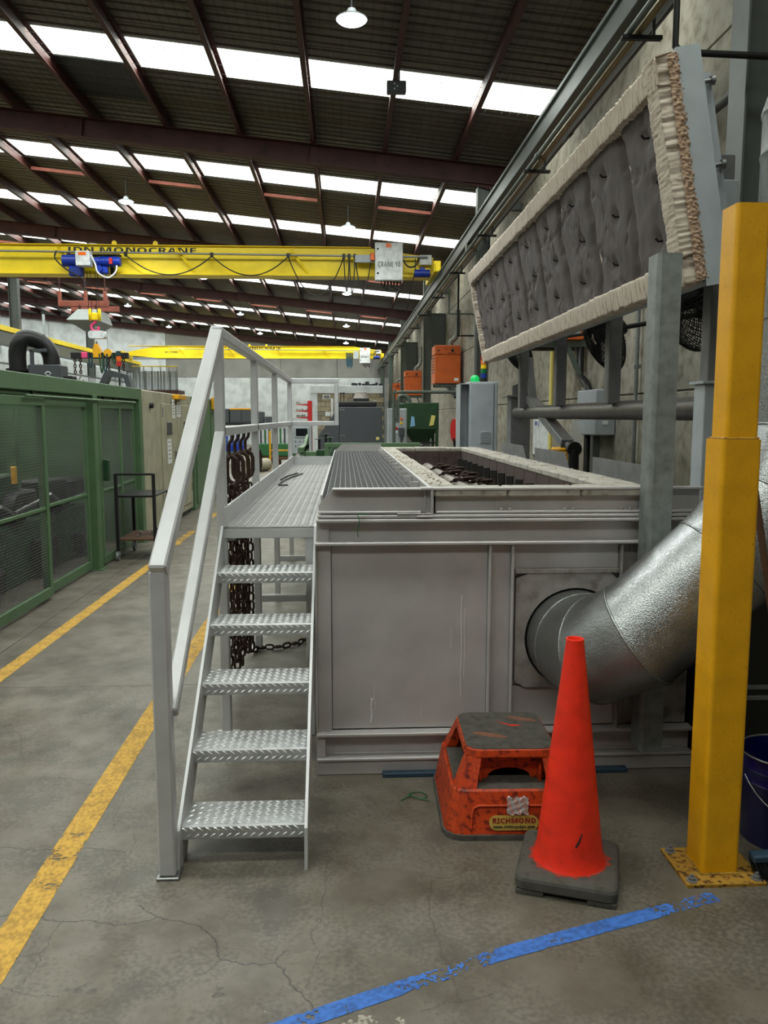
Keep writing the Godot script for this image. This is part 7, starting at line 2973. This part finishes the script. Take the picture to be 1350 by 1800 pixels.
	for k in 4:
		var l := (k + 1) % 4
		b.out_quad(md[k], md[l], hi[l], hi[k], (md[k] + md[l]) * 0.5 - V(-7.9, 4.7, -26.6))
		b.out_quad(lo[k], lo[l], md[l], md[k], (md[k] + md[l]) * 0.5 - V(-7.9, 4.9, -26.6))
	b.quad(hi[0], hi[1], hi[2], hi[3])
	b.quad(lo[3], lo[2], lo[1], lo[0])
	part(b, "hood", M.galv_dull, t)
	b = MB.new()
	b.span(V(-8.95, 5.14, -26.0), V(-7.4, 5.32, -26.12), 0.01)
	part(b, "red_frame", M.oxide_light, t)
	b = MB.new()
	b.span(V(-8.95, 5.14, -27.2), V(-7.4, 5.32, -27.3), 0.01)
	part(b, "red_frame", M.oxide_light, t)
	for x in [-8.9, -8.1, -7.5]:
		b = MB.new()
		b.span(V(x - 0.05, 5.3, -26.0), V(x + 0.05, 5.62, -26.1), 0.01)
		part(b, "stub", M.oxide_light, t)
		b = MB.new()
		b.rod(V(x, 5.6, -26.05), V(x, 6.8, -26.05), 0.02, 6)
		part(b, "hanger_rod", M.oxide, t)
	b = MB.new()
	for x in [-8.3, -7.8]:
		b.span(V(x - 0.02, 5.0, -26.0), V(x + 0.02, 5.2, -26.1), 0.004)
	part(b, "strap", M.oxide, t)
	# mezzanine with railing along the far side
	t = thing("mezzanine", "pale mezzanine walkway with baluster railing along the white side of the hall", "walkway", V(-13, 2.6, -36))
	b = MB.new()
	b.span(V(-14.15, 2.45, -26), V(-12.0, 2.6, -45.2), 0.01)
	part(b, "deck", M.pale_grey, t)
	b = MB.new()
	b.span(V(-12.06, 3.56, -26), V(-12.0, 3.62, -45.2), 0.008)
	part(b, "rail", M.column, t)
	for k in 95:
		b = MB.new()
		var z := -26.1 - k * 0.2
		b.span(V(-12.04, 2.6, z - 0.012), V(-12.02, 3.56, z + 0.012))
		part(b, "baluster", M.white, t)
	for k in 5:
		b = MB.new()
		b.span(V(-12.15, 0, -27.0 - k * 4.4), V(-12.0, 2.45, -27.15 - k * 4.4), 0.01)
		part(b, "support_post", M.column, t)
	# ribbed metal balcony front at the far end
	t = thing("balcony", "ribbed galvanised balcony front with railing in the far corner under the left runway", "balcony", V(-11, 3.2, -46))
	b = MB.new()
	b.span(V(-13.0, 3.0, -45.6), V(-9.3, 3.2, -47.4), 0.01)
	part(b, "floor_beam", M.oxide, t)
	for k in 22:
		b = MB.new()
		var x := -13.0 + k * 0.168
		b.span(V(x, 3.2, -45.6), V(x + 0.14, 4.25, -45.66), 0.015)
		part(b, "ribbed_panel", M.galv_dull if k % 2 else M.pale_grey, t)
	for k in 9:
		b = MB.new()
		b.rod(V(-13.0 + k * 0.46, 3.2, -45.55), V(-13.0 + k * 0.46, 4.5, -45.55), 0.025, 6)
		part(b, "rail_post", M.bare, t)
	b = MB.new()
	b.rod(V(-13.0, 4.5, -45.55), V(-9.3, 4.5, -45.55), 0.03, 8)
	part(b, "hand_rail", M.crane_yellow, t)
	for x in [-13.0, -9.4]:
		b = MB.new()
		b.span(V(x - 0.1, 0, -46.5), V(x + 0.1, 3.0, -46.7), 0.01)
		part(b, "support_post", M.column, t)
	# conduit lines on the far wall and a white notice
	t = thing("wall_notice", "small pink and white notice on the white side wall beyond the runway", "notice", V(-14.1, 4.2, -36))
	b = MB.new()
	b.span(V(-14.19, 3.9, -35.3), V(-14.16, 4.5, -36.2), 0.004)
	part(b, "board", M.paper, t)
	b = MB.new()
	b.span(V(-14.16, 4.25, -35.4), V(-14.15, 4.45, -36.1))
	part(b, "pink_heading", M.pink, t)
	for k in 4:
		b = MB.new()
		b.span(V(-14.19, 4.3, -24.0 - k * 5), V(-14.1, 6.5, -24.15 - k * 5), 0.01)
		t = thing("wall_stud", "grey upright stud on the white side wall, the %s from the camera" % ["first", "second", "third", "fourth"][k], "stud", V(-14.15, 4.3, -24 - k * 5), "studs on the white side wall")
		part(b, "stud", M.pale_grey, t)
	b = MB.new()
	b.rod(V(-14, 5.3, -49.5), V(2.9, 5.3, -49.5), 0.03, 6)
	t = thing("wall_conduit", "thin level conduit crossing the concrete far wall", "pipe", V(-5, 5.3, -49.5))
	part(b, "pipe", M.black_pipe, t)
	# sensor box under a purlin
	t = thing("purlin_box", "small dark perforated junction box under a roof purlin before the first roof light", "box", V(0.66, 5.7, -10.4))
	b = MB.new()
	b.span(V(0.545, 5.70, -10.4), V(0.785, 5.84, -10.5), 0.01)
	part(b, "case", M.charcoal, t)
	for k in 3:
		b = MB.new()
		facing_disc(b, V(0.64 + 0.035 * (k % 2), 5.74 + 0.03 * k, -10.4), 0.012, 0.004, 8)
		part(b, "hole", M.white, t)
	b = MB.new()
	b.rod(V(0.7, 5.84, -10.45), V(0.7, 6.0, -10.45), 0.012, 6)
	part(b, "stem", M.charcoal, t)
